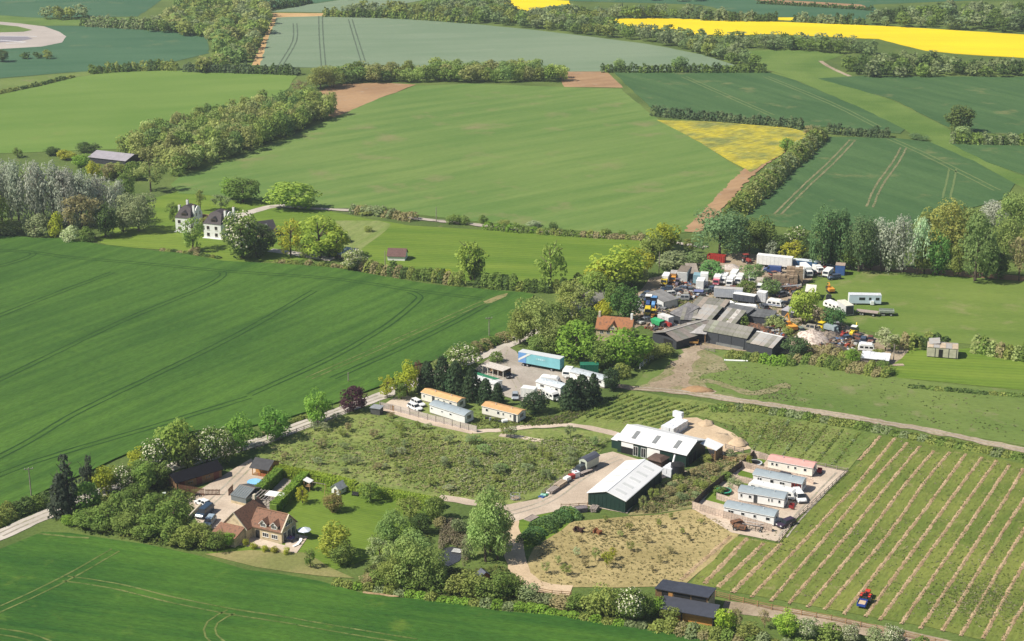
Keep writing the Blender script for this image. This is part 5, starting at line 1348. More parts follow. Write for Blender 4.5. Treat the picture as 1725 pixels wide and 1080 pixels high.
touring_caravan('white rounded caravan roof behind the dark green thicket', (1402, 521), (1410, 524), 6)
car('dark pick-up truck facing away below the orange excavator', (1396, 506), (1397, 498), M('black_car', (.02, .02, .025), .25, .05, 1, spec=.5), 'jeep', 'pick-up')
flat_trailer('brown flatbed trailer tilted beside the grey-white lorry body', (1441, 531), (1478, 535), 2.6, M('dusty_deck', (.38, .31, .27), .9), 1.2)
flat_trailer('flatbed trailer with low green sides, last in the right meadow', (1481, 533), (1506, 534), 2.5, M('grey_green_boards', (.26, .30, .25), .8), 1.2, .6)
touring_caravan('white motor caravan with two wide windows at the scrap heap end', (1459, 592), (1472, 593), 4.5)
c, L, yaw = line((1449, 612), (1497, 617))
ps = thing('white_roof_shed', 'long low shed with white sagging roof among shrubs', 'shed', c, yaw)
for k in range(7):
    box((0, 0, 0), (L / 7 + .02, 4.6, .07), rx=.12 + .02 * math.sin(k * 1.3)).build('roof_sheet', M('white_sagging_sheet', (.66, .67, .70), .5, .05, .6), ps, (-L / 2 + L * (k + .5) / 7, 2.2, 1.9 + .05 * math.sin(k * 1.7)))
box((0, 2.2, .8), (L * .96, 3.8, 1.6)).build('wall', GREYWOOD, ps)
flat_trailer('rusty trailer frame loaded with steel bars below the bale stack', (1315, 492), (1340, 494), 2.4, RUST, 1.0, .7)
fr = thing('steel_bars', 'bundle of pale steel bars leaning across the rusty trailer', 'steel bars', G(1325, 494), -.1)
for k in range(5): MB().tube((-4, k * .25, 1.7 + .1 * (k % 2)), (4.5, k * .25 + .4, 2.6), .07, n=6).build('bar', STEEL, fr)
flat_trailer('yellow-brown hay trailer under the open shed by the mud track', (1153, 582), (1176, 583), 2.2, M('ochre_deck', (.50, .28, .08), .8), .8, .5)

# ---- barn yard items in a row
car('dark pick-up with pale windscreen on the barn yard', (977, 796), (966, 801), M('dark_slate_car', (.06, .075, .085), .3, .05, 1, spec=.5), 'jeep', 'pick-up')
flat_trailer('low flat trailer with grey boards beside the dark pick-up', (976, 805), (999, 796), 3.2, GREYWOOD, .7)
tk = thing('water_tank', 'white caged water tank behind the red bin on the yard', 'water tank', G(970, 804), .5)
box((0, 0, .8), (1.4, 1.4, 1.3)).build('tank', WRAPB, tk); box((0, 0, .08), (1.5, 1.5, .16)).build('pallet', GREYWOOD, tk); MB().tube((0, 0, 1.45), (0, 0, 1.55), .25).build('cap', REDP, tk)
for k in range(3): box((0, 0, .35 + .45 * k), (1.46, 1.46, .04)).build('cage_bar', STEEL, tk)
rb = thing('red_bin', 'bright red bin between the two white tanks', 'bin', G(963, 807), .5)
box((0, 0, .55), (1.2, 1.1, 1.1), taper=1.1).build('bin', REDP, rb); box((0, 0, 1.13), (1.4, 1.3, .1)).build('lid', REDP, rb)
wt = thing('white_trailer', 'small covered white trailer left of the red bin', 'trailer', G(955, 812), heading((955, 812), (962, 808)))
box((0, 0, .9), (1.9, 1.3, .8), taper=.85).build('cover', WHITE, wt); box((0, 0, .42), (2.0, 1.4, .16)).build('bed', DARKMETAL, wt)
for s in (-1, 1): wheel(wt, 0, s * .72, .3, .16)
def timber_pile(label, p, yaw, L, mat, n=4):
    t = thing('timber_pile', label, 'timber pile', G(*p), yaw)
    r = random.Random(int(p[0]))
    for k in range(n):
        for j in range(4): box((r.uniform(-.15, .15), (j - 1.5) * .42, .15 + k * .22), (L, .36, .17), rz=r.uniform(-.05, .05)).build('plank', mat, t)
    return t
yw = heading((930, 830), (945, 820))
timber_pile('stack of long boards on the yard edge beside the white trailer', (944, 820), yw, 3.4, M('pale_planks', (.48, .38, .28), .85, .15, 2), 5)
timber_pile('untidy stack of grey boards at the low end of the yard row', (931, 829), yw, 3.2, GREYWOOD, 4)
bp = thing('sack_heap', 'heap of blue and green sacks at the end of the yard row', 'sack heap', G(919, 836), yw)
for k in range(7):
    box((0, 0, 0), (.9, .6, .35)).build('sack', [BLUEP, M('mint_sack', (.35, .62, .50), .6), GREENP, WHITE][k % 4], bp, ((k % 4) * .75 - 1.1, (k // 4) * .7, .2 + .2 * (k % 2)), k * .7, bevel=.08)
# wood piles by gate
timber_pile('pile of weathered logs beside the barn gate', (979, 862), .3, 2.6, M('grey_purple_logs', (.22, .19, .20), .9, .2, 2), 5)
timber_pile('leaning weathered boards at the barn corner', (1001, 860), 1.2, 2.4, GREYWOOD, 4)
# vineyard tractor, trailer and cart machinery
tractor('small red tractor pulling a blue tipping trailer between vineyard rows', (1459, 1011), (1463, 1003), M('bright_red', (.70, .06, .03), .4), cab=False, s=1.1)
bt = thing('blue_trailer', 'blue tipping trailer filled with soil behind the red tractor', 'trailer', G(1452, 1022), heading((1452, 1022), (1457, 1011)))
DB = M('trailer_blue', (.03, .07, .33), .4, .06, 1)
box((0, 0, .6), (2.4, 1.7, .1)).build('bed', DB, bt)
for s in (-1, 1): box((0, s * .84, .88), (2.4, .07, .5)).build('side_board', DB, bt); box((s * 1.2, 0, .88), (.07, 1.6, .5)).build('end_board', DB, bt)
box((0, 0, .78), (2.25, 1.58, .3), taper=.8).build('soil_load', sand_mat, bt)
for s in (-1, 1): wheel(bt, 0, s * .75, .32, .2)
MB().tube((1.2, 0, .55), (2.4, 0, .5), .05).build('drawbar', DARKMETAL, bt)
fl = thing('farm_frame', 'black steel implement frame parked against the nearest compound fence', 'farm implement', G(1268, 893), -.35)
for y in (-.7, .7): MB().tube((-2.2, y, .7), (2.2, y, .7), .07, n=6).build('beam', BLACK, fl); MB().tube((-2.2, y, 1.5), (2.2, y, 1.5), .05, n=6).build('rail', STEEL, fl)
for x in (-2.2, -.7, .7, 2.2): MB().tube((x, -.7, .7), (x, .7, .7), .06, n=6).build('cross_bar', BLACK, fl); MB().tube((x, -.7, .1), (x, -.7, 1.5), .05, n=6).build('leg', BLACK, fl)
for x in (-1.8, 1.8):
    for y in (-.8, .8): wheel(fl, x, y, .35, .2)
for nm, p, lab in (('rusty_machine', (1240, 886), 'rusty seed drill beside the black implement frame'), ('rusty_machine', (1247, 894), 'rusty harrow in front of the black implement frame')):
    rm = thing(nm, lab, 'farm implement', G(*p), .5 if 'drill' in lab else -.4)
    MB().prism([(-1.1, .6), (1.1, .6), (1.3, 1.3), (-1.3, 1.3)], -.6, .6, 'y').build('hopper', RUST, rm)
    MB().tube((-1.4, 0, .5), (1.4, 0, .5), .08).build('axle', RUST, rm)
    for s in (-1.3, 1.3): wheel(rm, s * .8, s * .5, .42, .14)
    for k in range(5): MB().tube((-1 + .5 * k, .6, .6), (-1 + .5 * k, 1.1, .08), .04, n=5).build('tine', RUST, rm)

# ---- wrecks standing about the yard
_wr = random.Random(3)
DULL = [M('wreck_%d' % i, c, .55, .2, 1.2) for i, c in enumerate(((.30, .31, .32), (.10, .11, .13), (.22, .10, .07), (.50, .50, .48), (.07, .10, .16), (.16, .20, .17), (.36, .33, .27)))]
for x, y in ((1084, 506), (1088, 499), (1112, 520), (1126, 500), (1140, 494), (1150, 489), (1156, 500), (1163, 492), (1192, 494), (1198, 489), (1150, 506), (1214, 494), (1292, 494), (1302, 499), (1318, 500), (1338, 498), (1350, 560), (1362, 556), (1374, 557), (1424, 573), (1446, 572), (1454, 578), (1466, 575), (1287, 521), (1312, 540), (1075, 520), (1081, 524), (1383, 449), (1398, 452), (1366, 462), (1405, 471), (1240, 490), (1306, 464), (1312, 470), (1085, 545), (1130, 552)):
    car('dull scrap vehicle standing among the junk of the scrapyard', (x, y), (0, 0), DULL[_wr.randrange(7)], _wr.choice(['hatch', 'estate', 'jeep', 'hatch']), 'scrap car', 'scrap vehicles in the scrapyard', yaw=_wr.uniform(0, 6.28))
# ------------------------------------------------------------------ fences
def rail_fence(label, pix, h=1.25, gap=2.6, rails=3, mat=None, name='rail_fence', board=0):
    """posts and rails; each bay of rails and each post is a part"""
    mat = mat or GREYWOOD
    P = [G(*p) for p in pix]
    t = thing(name, label, 'fence', P[0])
    o = P[0]
    pm = MB().box((0, 0, h / 2 + .05), (.14, .14, h + .1)).mesh('post', mat)
    for i in range(len(P) - 1):
        a, b = P[i] - o, P[i + 1] - o
        n = max(1, round((b - a).length / gap)); yaw = math.atan2((b - a).y, (b - a).x); st = (b - a).length / n
        rm = MB()
        for k in range(rails): rm.box((st / 2, 0, h * (k + .7) / rails), (st, .05, board or .13))
        me = rm.mesh('rails', mat)
        for k in range(n):
            q = a.lerp(b, k / n)
            inst(pm, 'post', t, q, yaw); inst(me, 'rails', t, (q.x - .09 * math.sin(yaw), q.y + .09 * math.cos(yaw), 0), yaw)
    inst(pm, 'post', t, P[-1] - o, 0)
    return t

def board_fence(label, pix, h=1.8, mat=None, name='board_fence'):
    mat = mat or BROWNFENCE
    P = [G(*p) for p in pix]; o = P[0]
    t = thing(name, label, 'fence', o)
    r = random.Random(int(pix[0][0]))
    for i in range(len(P) - 1):
        a, b = P[i] - o, P[i + 1] - o
        n = max(1, round((b - a).length / 1.9)); yaw = math.atan2((b - a).y, (b - a).x); st = (b - a).length / n
        mes = []
        for v in range(3):
            pm = MB(); nb = 8
            for k in range(nb):
                pm.box((st * (k + .5) / nb, r.uniform(-.012, .012) + (.02 if k % 2 else 0), h / 2 + r.uniform(-.02, .02)), (st / nb * .96, .03, h))
            pm.box((st / 2, -.04, h * .25), (st, .05, .09)); pm.box((st / 2, -.04, h * .75), (st, .05, .09))
            mes.append(pm.mesh('fence_panel', mat))
        pm = MB().box((0, 0, h / 2), (.12, .12, h + .1)).mesh('post', mat)
        for k in range(n):
            q = a.lerp(b, k / n)
            inst(mes[r.randrange(3)], 'fence_panel', t, q, yaw); inst(pm, 'post', t, q, yaw)
    return t

board_fence('long boarded fence along the scrub bank at the back of the caravan plots', [(1166, 858), (1188, 836), (1233, 800), (1263, 778), (1271, 768)], mat=M('shaded_brown_fence', (.10, .075, .065), .85, .2, 2))  # near-black brown paints the shadow on this fence's inner side
board_fence('boarded fence in front of the nearest compound caravan', [(1166, 858), (1205, 870), (1258, 885), (1300, 897)], 1.9)
board_fence('boarded fence between the two grey-roofed front caravans', [(1207, 842), (1245, 854), (1304, 868)], 1.7)
board_fence('boarded fence behind the red-framed caravan', [(1232, 810), (1268, 818)], 1.7)
board_fence('short boarded fence left of the middle caravan', [(1230, 825), (1243, 831)], 1.7)
board_fence('boarded fence between the pink-roofed and red-framed caravans', [(1246, 787), (1290, 798), (1355, 812), (1370, 817)], 1.7)
board_fence('boarded fence joining the back fence to the pink-roofed caravan', [(1265, 769), (1293, 777)], 1.8)
rail_fence('post and rail fence along the vineyard side of the caravan drive', [(1312, 914), (1346, 872), (1428, 796)], 1.1, 2.4, 2, GREYWOOD)
rail_fence('post and rail fence between caravan drive and young vineyard', [(1372, 784), (1428, 796)], 1.0, 2.6, 2, GREYWOOD)
rail_fence('tall silvered rail fence along the track by the three caravans', [(640, 688), (660, 692), (720, 708), (803, 729)], 1.7, 2.6, 6, M('silver_rail', (.50, .44, .40), .85, .12, 2), board=.21)
rail_fence('low post and rail fence following the lane past the avenue trees', [(430, 757), (470, 742), (500, 730), (560, 708), (592, 695)], 1.2, 2.6, 3, GREYWOOD)
rail_fence('brown rail fence and gate closing the barn yard', [(945, 858), (960, 858), (990, 856)], 1.3, 2.4, 3, TIMBER)
rail_fence('brown post and rail fence beyond the barn canopy', [(1199, 773), (1240, 779), (1268, 770)], 1.2, 2.4, 3, TIMBER)
rail_fence('post and rail fence at the edge of the sand heap', [(1222, 756), (1252, 764)], 1.2, 2.4, 3, GREYWOOD)
rail_fence('long brown rail fence along the foot of the vineyard', [(1205, 1005), (1300, 1028), (1400, 1046), (1500, 1068), (1600, 1092), (1725, 1120)], 1.2, 2.8, 3, TIMBER)
rail_fence('brown rail fence above the bottom hedge by the sandy path', [(905, 999), (930, 1004), (962, 1006)], 1.2, 2.4, 3, TIMBER)
rail_fence('leaning grey fence behind the yard row of tanks', [(912, 835), (935, 818), (960, 800), (975, 790)], 1.1, 2.2, 3, GREYWOOD)
rail_fence('pale fence on the grass below the tall trees', [(1078, 622), (1088, 612), (1100, 605)], 1.5, 2.4, 3, OFFW)
rail_fence('grey rail fence beside the mud track under the tarred barn', [(1180, 588), (1204, 594)], 1.2, 2.2, 3, GREYWOOD)
def gate(label, p1, p2, h=1.8, mat=None):
    c, L, yaw = line(p1, p2)
    t = thing('wooden_gate', label, 'gate', c, yaw)
    n = max(6, int(L / .28))
    for k in range(n): box((-L / 2 + L * (k + .5) / n, 0, h / 2), (.16, .05, h)).build('slat', mat or TIMBER, t)
    for z in (.3, h * .8): box((0, .05, z), (L, .06, .14)).build('rail', mat or TIMBER, t)
    return t
RB = M('red_brown_gate', (.17, .085, .05), .8, .15, 2)
gate('solid dark red-brown boarded gate panel across the courtyard', (301, 829), (345, 836), 1.9, RB)
gate('open slatted red-brown gate right of the boarded panel', (346, 835), (371, 835), 1.6, RB)
gate('narrow red-brown gate leaf on the far side of the courtyard opening', (385, 836), (393, 827), 1.7, RB)
gate('small dark gate beside the rail fence of the three caravans', (653, 690), (664, 693), 1.5)

# ------------------------------------------------------------------ garden pieces
c, L, yaw = line((425, 855), (471, 862))
pg = thing('pergola', 'timber pergola with white sail over half of it in the hedged garden', 'pergola', c, yaw)
for k in range(9): box((-L / 2 + L * k / 8, 2.4, 2.35), (.09, 5.0, .16)).build('rafter', M('bleached_wood', (.50, .44, .40), .8, .1, 2), pg)
for y in (.2, 4.6):
    box((0, y, 2.2), (L + .4, .12, .18)).build('beam', GREYWOOD, pg)
    for x in (-.48, 0, .48): box((x * L, y, 1.08), (.14, .14, 2.16)).build('post', GREYWOOD, pg)
box((L * .12, 3.2, 2.5), (L * .62, 2.6, .05)).build('sail', WHITE, pg)
for k, (x, y) in enumerate(((462, 838), (478, 832), (470, 850))):
    rbx = thing('raised_bed', ['pale sandy raised bed at the back of the hedged garden', 'second sandy raised bed beside the inner hedge', 'planted raised bed near the pergola'][k], 'raised bed', G(x, y), yaw)
    for s in (-1, 1): box((0, s * 1.0, .25), (3.4, .1, .5)).build('side_board', GREYWOOD, rbx); box((s * 1.65, 0, .25), (.1, 1.9, .5)).build('end_board', GREYWOOD, rbx)
    box((0, 0, .21), (3.2, 1.9, .4)).build('soil', sand_mat if k < 2 else dirt, rbx)
pd = thing('paddling_pool', 'round blue paddling pool beside the hedge by the summer house', 'paddling pool', G(429, 815), 0)
MB().tube((0, 0, 0), (0, 0, .6), 1.7, 1.7, 24).build('wall', M('pool_blue', (.16, .42, .72), .4), pd); MB().tube((0, 0, .6), (0, 0, .62), 1.6, 1.6, 24).build('water', M('pool_water', (.25, .55, .80), .15, .05, 1, spec=.6), pd)
sw = thing('climbing_frame', 'wooden climbing frame with white tower and swing beam on the lawn', 'climbing frame', G(520, 826), heading((512, 826), (545, 832)))
for x in (-.7, .7):
    for y in (-.7, .7): box((x, y, 1.2), (.1, .1, 2.4)).build('post', TIMBER, sw)
box((0, 0, 1.2), (1.4, 1.4, .08)).build('platform', TIMBER, sw); box((0, 0, 2.5), (1.8, 1.8, .12), ry=.3).build('tower_roof', WHITE, sw)
MB().tube((.7, 0, 2.2), (4.4, 0, 2.2), .08).build('swing_beam', GREYWOOD, sw)
for y in (-.8, .8): MB().tube((4.4, 0, 2.2), (4.5, y, 0), .06).build('leg', TIMBER, sw)
for x in (2, 3.2):
    q = box((x, 0, .5), (.5, .2, .05)).build('swing_seat', BLACK, sw)
    for s in (-.22, .22): MB().tube((x + s, 0, .5), (x + s, 0, 2.2), .015, n=4).build('rope', GREYWOOD, q)
bn = thing('garden_bench', 'dark garden bench on the lawn behind the copper bush', 'bench', G(598, 836), -.3)
box((0, 0, .45), (1.5, .5, .07)).build('seat', DARKMETAL, bn); box((0, .25, .75), (1.5, .06, .5)).build('backrest', DARKMETAL, bn)
for x in (-.65, .65): box((x, 0, .21), (.08, .45, .42)).build('leg', DARKMETAL, bn)
def trampoline(label, p, rim):
    t = thing('trampoline', label, 'trampoline', G(*p), 0)
    MB().tube((0, 0, .78), (0, 0, .82), 1.45, n=24).build('mat', BLACK, t)
    m = MB(); n = 24
    for i in range(n):
        a, b = 2 * math.pi * i / n, 2 * math.pi * (i + 1) / n
        m.add([(1.45 * math.cos(a), 1.45 * math.sin(a), .84), (1.45 * math.cos(b), 1.45 * math.sin(b), .84), (1.8 * math.cos(b), 1.8 * math.sin(b), .8), (1.8 * math.cos(a), 1.8 * math.sin(a), .8)], [(0, 1, 2, 3)])
    m.build('padding', rim, t)
    for i in range(6):
        a = math.pi * i / 3
        MB().tube((1.6 * math.cos(a), 1.6 * math.sin(a), 0), (1.6 * math.cos(a), 1.6 * math.sin(a), .8), .04, n=6).build('leg', STEEL, t)
trampoline('trampoline with white rim beside the pink-roofed caravan', (1271, 784), M('pale_rim', (.55, .58, .62), .5))
trampoline('trampoline with green rim under the grey bush in the middle plot', (1219, 831), M('green_rim', (.05, .40, .24), .5))
ps_ = thing('parasol', 'white-blue garden parasol at the edge of the house terrace', 'parasol', G(513, 907), 0)
MB().tube((0, 0, 0), (0, 0, 2.4), .04).build('pole', GREYWOOD, ps_); MB().tube((0, 0, 2.0), (0, 0, 2.6), 1.5, .05, 8).build('canopy', M('pale_canopy', (.66, .72, .80), .7), ps_)
pt = thing('patio_table', 'round purple-clothed patio table by the glazed gable', 'table', G(490, 911), 0)
MB().tube((0, 0, .7), (0, 0, .76), .9, n=16).build('top', M('lilac_cloth', (.30, .24, .42), .8), pt); MB().tube((0, 0, 0), (0, 0, .7), .07).build('leg', DARKMETAL, pt); MB().tube((0, 0, .76), (0, 0, 1.1), .18, .3).build('pot_plant', M('purple_flowers', (.28, .08, .22), .8), pt)
for k in range(5):
    a = k * 1.25
    q = G(490, 911) + Vector((1.4 * math.cos(a), 1.4 * math.sin(a), .0))
    cth = thing('patio_chair', 'dark patio chair round the purple-clothed table', 'chair', q, a + math.pi / 2, 'chairs round the purple patio table')
    box((0, 0, .45), (.5, .5, .05)).build('seat', DARKMETAL, cth); box((0, -.24, .75), (.5, .05, .55)).build('backrest', DARKMETAL, cth)
    for sx in (-.2, .2):
        for sy in (-.2, .2): box((sx, sy, .21), (.05, .05, .42)).build('leg', DARKMETAL, cth)
for k, p in enumerate(((498, 921), (504, 916))):
    ln = thing('sun_lounger', ['white sun lounger nearest the house on the terrace', 'white sun lounger beside the parasol'][k], 'sun lounger', G(*p), .9 + k * .4)
    box((0, 0, .35), (1.4, .6, .08)).build('seat', WHITE, ln); box((.85, 0, .55), (.7, .6, .06), ry=-.7).build('backrest', WHITE, ln)
    for sx in (-.6, .6):
        for sy in (-.25, .25): box((sx, sy, .16), (.05, .05, .32)).build('leg', WHITE, ln)
wl_ = thing('terrace_wall', 'low stone wall edging the house terrace', 'wall', G(452, 926), line((420, 919), (478, 931))[2])
for k in range(14): box(((k - 6.5) * .62, 0, .3 + .02 * (k % 3)), (.6, .32, .6)).build('stone', STONE, wl_)
wl_ = thing('courtyard_wall', 'low pale stone wall beside the parked vans', 'wall', G(327, 866), heading((322, 872), (337, 857)))
for k in range(12): box(((k - 5.5) * .62, 0, .45 + .02 * (k % 3)), (.6, .32, .9)).build('stone', STONE_TRIM, wl_)
hb = thing('small_shed', 'small grey flat-roofed shed by the entrance of the field track', 'shed', G(635, 697), heading((625, 697), (645, 700)))
box((0, 0, .9), (2.6, 2.0, 1.8)).build('wall', M('dark_grey_boards', (.10, .10, .10), .8), hb); box((0, 0, 1.9), (3.0, 2.4, .1), rx=.08).build('roof', M('pale_grey_lid', (.30, .32, .34), .6), hb)
rg = thing('ring_feeder', 'round galvanised cattle feeder on the grass by the yard entrance', 'cattle feeder', G(868, 841), 0)
for i in range(10):
    a = 2 * math.pi * i / 10
    MB().tube((1.1 * math.cos(a), 1.1 * math.sin(a), 0), (1.1 * math.cos(a), 1.1 * math.sin(a), 1.2), .04, n=5).build('upright', STEEL, rg)
for z in (.4, 1.2):
    m = MB()
    for i in range(16):
        a, b = 2 * math.pi * i / 16, 2 * math.pi * (i + 1) / 16
        m.tube((1.1 * math.cos(a), 1.1 * math.sin(a), z), (1.1 * math.cos(b), 1.1 * math.sin(b), z), .05, n=5)
    m.build('hoop', STEEL, rg)
MB().tube((0, 0, 0), (0, 0, .45), 1.0, .9, 16).build('hay', HAY, rg)
bd = thing('timber_bed', 'weathered timber-edged bed on the green bank', 'raised bed', G(895, 874), heading((885, 879), (905, 868)))
for s in (-1, 1): box((0, s * .9, .15), (3.0, .12, .3)).build('side_board', GREYWOOD, bd); box((s * 1.5, 0, .15), (.12, 1.7, .3)).build('end_board', GREYWOOD, bd)
box((0, 0, .12), (2.9, 1.7, .22)).build('soil', M('grey_soil', (.28, .23, .20), .95), bd)
def heap(label, p, w, d, h, mat, name='sand_heap', cat='heap', seed=1):
    r = random.Random(seed); m = MB(); n = 16; rings = []
    for k, (rr, zz) in enumerate(((1, 0), (.86, .25), (.62, .58), (.36, .85), (.12, 1.0))):
        rings.append([(w / 2 * rr * math.cos(2 * math.pi * i / n) * r.uniform(.78, 1.2), d / 2 * rr * math.sin(2 * math.pi * i / n) * r.uniform(.78, 1.2), h * zz * r.uniform(.75, 1.2)) for i in range(n)])
    m.loft(rings)
    o = m.build(name, mat, None, G(*p), r.uniform(0, 3), smooth=True)
    return tag(o, label, cat)
heap('cone-shaped sand heap at the edge of the young vineyard', (1243, 748), 5.5, 5, 1.6, sand_mat, seed=2)
heap('broad low heap of pale sand behind the green barn', (1212, 742), 10, 8, .6, sand_mat, seed=3)
heap('sand heap with grass tuft behind the wrapped pallets', (1189, 714), 5, 4, .9, sand_mat, seed=4)
heap('mound of bare brown earth by the dirt track bend', (1175, 657), 9, 5, .9, soil, 'earth_heap', seed=5)
heap('pale rubble heap below the dump truck', (1367, 572), 13, 10, 2.6, M('rubble', (.46, .39, .34), .95, .2, 1.2, col2=(.26, .21, .18), amt=.48), 'rubble_heap', seed=6)
heap('grey-brown scrap heap right of the pale rubble', (1395, 570), 9, 7, 2.0, M('scrap_dirt', (.26, .21, .16), .95, .25, 1.4, col2=(.13, .11, .10), amt=.5), 'rubble_heap', seed=7)
heap('grey stony heap on the scrapyard entrance', (1232, 452), 8, 6, 1.3, M('stony', (.48, .42, .38), .95, .2, 1.5), 'stone_heap', seed=8)
heap('dark scrap heap under the long lean-to', (1275, 556), 12, 6, 1.8, RUST, 'scrap_heap', seed=9)
heap('heap of dark burnt waste in the scrub by the yellow backhoe', (1410, 590), 8, 6, 1.2, M('burnt', (.10, .085, .075), .95, .3, 2), 'waste_heap', seed=10)
# loose scrap in the yard: nobody could count it
def scrap():
    r = random.Random(5)
    cols = [((.06, .06, .07), 90), ((.22, .12, .07), 90), ((.55, .54, .52), 60), ((.10, .16, .28), 25), ((.35, .30, .24), 80), ((.45, .09, .05), 20)]
    areas = [[(1072, 515), (1090, 495), (1125, 497), (1130, 530), (1085, 548)], [(1128, 492), (1170, 480), (1200, 490), (1165, 504)], [(1080, 505), (1130, 478), (1200, 470), (1210, 500), (1140, 515)], [(1250, 545), (1335, 550), (1345, 575), (1300, 575), (1262, 560)], [(1335, 560), (1440, 562), (1470, 585), (1400, 590)],
             [(1090, 535), (1130, 540), (1128, 560), (1095, 555)], [(1300, 470), (1345, 482), (1340, 495), (1300, 490)], [(1350, 440), (1420, 445), (1415, 470), (1370, 465)], [(1130, 480), (1165, 475), (1170, 495), (1135, 495)]]
    for ci, (c, n) in enumerate(cols):
        m = MB()
        for k in range(n * 4):
            a = areas[r.randrange(len(areas))]
            w = [r.random() for _ in a]; s = sum(w)
            q = G(sum(p[0] * u for p, u in zip(a, w)) / s, sum(p[1] * u for p, u in zip(a, w)) / s)
            d = (r.uniform(.3, 1.8), r.uniform(.2, .9), r.uniform(.15, .9))
            m.box((q.x + r.uniform(-3, 3), q.y + r.uniform(-5, 5), .1 + d[2] / 2), d, r.uniform(0, 3), r.uniform(-.3, .3))
        o = m.build('scrap', M('scrap_%d' % ci, c, .7, .25, 2))
        kind(o, 'stuff'); o['label'] = 'loose scrap scattered over the yard'
scrap()
# ------------------------------------------------------------------ poles
def pole(label, p, h, bar=True, mat=None):
    t = thing('utility_pole', label, 'pole', G(*p), .3)
    MB().tube((0, 0, 0), (0, 0, h), .15, .10).build('mast', mat or GREYWOOD, t)
    if bar:
        box((0, 0, h - .3), (2.0, .12, .14)).build('crossarm', GREYWOOD, t)
        for x in (-.85, 0, .85): MB().tube((x, 0, h - .22), (x, 0, h + .08), .06, n=6).build('insulator', M('ceramic', (.55, .55, .52), .3), t)
pole('pole with a pale crossarm in the hedge by the lane, far left', (53, 838), 7.2)
pole('pole with crossarm at the wheat edge by the big olive bushes', (824, 568), 6)
pole('thin bare pole standing on the far lane above the meadow', (735, 374), 5.5, False)
pole('thin bare pole by the field hut', (649, 450), 5.5, False)
pole('slim pole in front of the trees on the scrapyard entrance', (1110, 462), 7.5, False)
pole('bare grey post beside the white sagging shed', (1505, 608), 5, False)
pole('thin post at the corner of the wheat by the dark conifers', (587, 645), 3, False)
# ------------------------------------------------------------------ cows
def cow(label, p, yaw, col):
    """a cow lying on its folded legs: one continuous body, head raised"""
    t = thing('cow', label, 'cow', G(*p), yaw)
    V = [((-.85, 0, .55), .42), ((-.35, 0, .62), .48), ((.25, 0, .62), .46), ((.72, 0, .68), .38), ((1.0, 0, .98), .22), ((1.3, 0, 1.2), .19), ((1.62, 0, 1.08), .12),
         ((.85, .34, .30), .15), ((1.25, .40, .14), .09), ((.95, .45, .10), .07), ((.85, -.34, .30), .15), ((1.25, -.40, .14), .09), ((.95, -.45, .10), .07),
         ((-.75, .46, .32), .22), ((-.30, .62, .18), .12), ((-.75, .66, .10), .08), ((-.75, -.46, .32), .22), ((-.30, -.62, .18), .12), ((-.75, -.66, .10), .08),
         ((1.22, .24, 1.34), .06), ((1.22, -.24, 1.34), .06), ((-1.28, 0, .45), .06), ((-1.40, .1, .14), .05)]
    E = [(0, 1), (1, 2), (2, 3), (3, 4), (4, 5), (5, 6), (3, 7), (7, 8), (8, 9), (3, 10), (10, 11), (11, 12), (0, 13), (13, 14), (14, 15), (0, 16), (16, 17), (17, 18), (5, 19), (5, 20), (0, 21), (21, 22)]
    me = bpy.data.meshes.new('body'); me.from_pydata([v for v, _ in V], E, []); me.materials.append(col)
    o = bpy.data.objects.new('body', me); COL.objects.link(o); o.parent = t
    o.modifiers.new('skin', 'SKIN'); sd = o.modifiers.new('sub', 'SUBSURF'); sd.levels = 1; sd.render_levels = 2
    for i, (v, r) in enumerate(V): me.skin_vertices[0].data[i].radius = (r, r)
    me.skin_vertices[0].data[1].use_root = True
    for s in (-1, 1): MB().tube((1.3, s * .1, 1.36), (1.32, s * .26, 1.5), .03, .012, 6).build('horn', M('horn', (.55, .50, .40), .5), t)
    return t
cow('dark brown cow lying on the dry paddock, left of the two', (974, 896), -.5, M('dark_cow', (.045, .02, .014), .8, .2, 3))
cow('ginger brown cow on the dry paddock, right of the two', (1006, 899), -.9, M('ginger_cow', (.19, .075, .03), .8, .15, 3))
# wooden sign boards, bins and small yard things
wb = thing('wheelie_bin', 'green wheeled bin by the dark hedge of the courtyard', 'bin', G(277, 838), .2)
box((0, 0, .55), (.6, .7, 1.0), taper=1.15).build('body', GREENP, wb); box((0, 0, 1.1), (.75, .85, .08)).build('lid', M('pale_lid2', (.5, .55, .5), .5), wb)
mb_ = thing('motorbike', 'black motorbike parked in front of the boarded gate', 'motorbike', G(333, 838), .3)
for x in (-.65, .65): wheel(mb_, x, 0, .32, .12)
MB().prism([(-.6, .5), (.5, .45), (.6, .95), (.1, .85), (-.7, .85)], -.14, .14, 'y').build('frame', DARKMETAL, mb_); MB().tube((.55, -.35, 1.05), (.55, .35, 1.05), .03, n=6).build('handlebar', STEEL, mb_); box((-.3, 0, .9), (.7, .26, .1)).build('seat', BLACK, mb_)
gt = thing('gas_tank', 'white gas bottle tank by the porch of the light tan caravan', 'tank', G(850, 713), .4)
MB().tube((-.7, 0, .6), (.7, 0, .6), .5, n=16).build('tank', WHITE, gt)
for x in (-.45, .45): box((x, 0, .1), (.12, .8, .2)).build('cradle', DARKMETAL, gt)
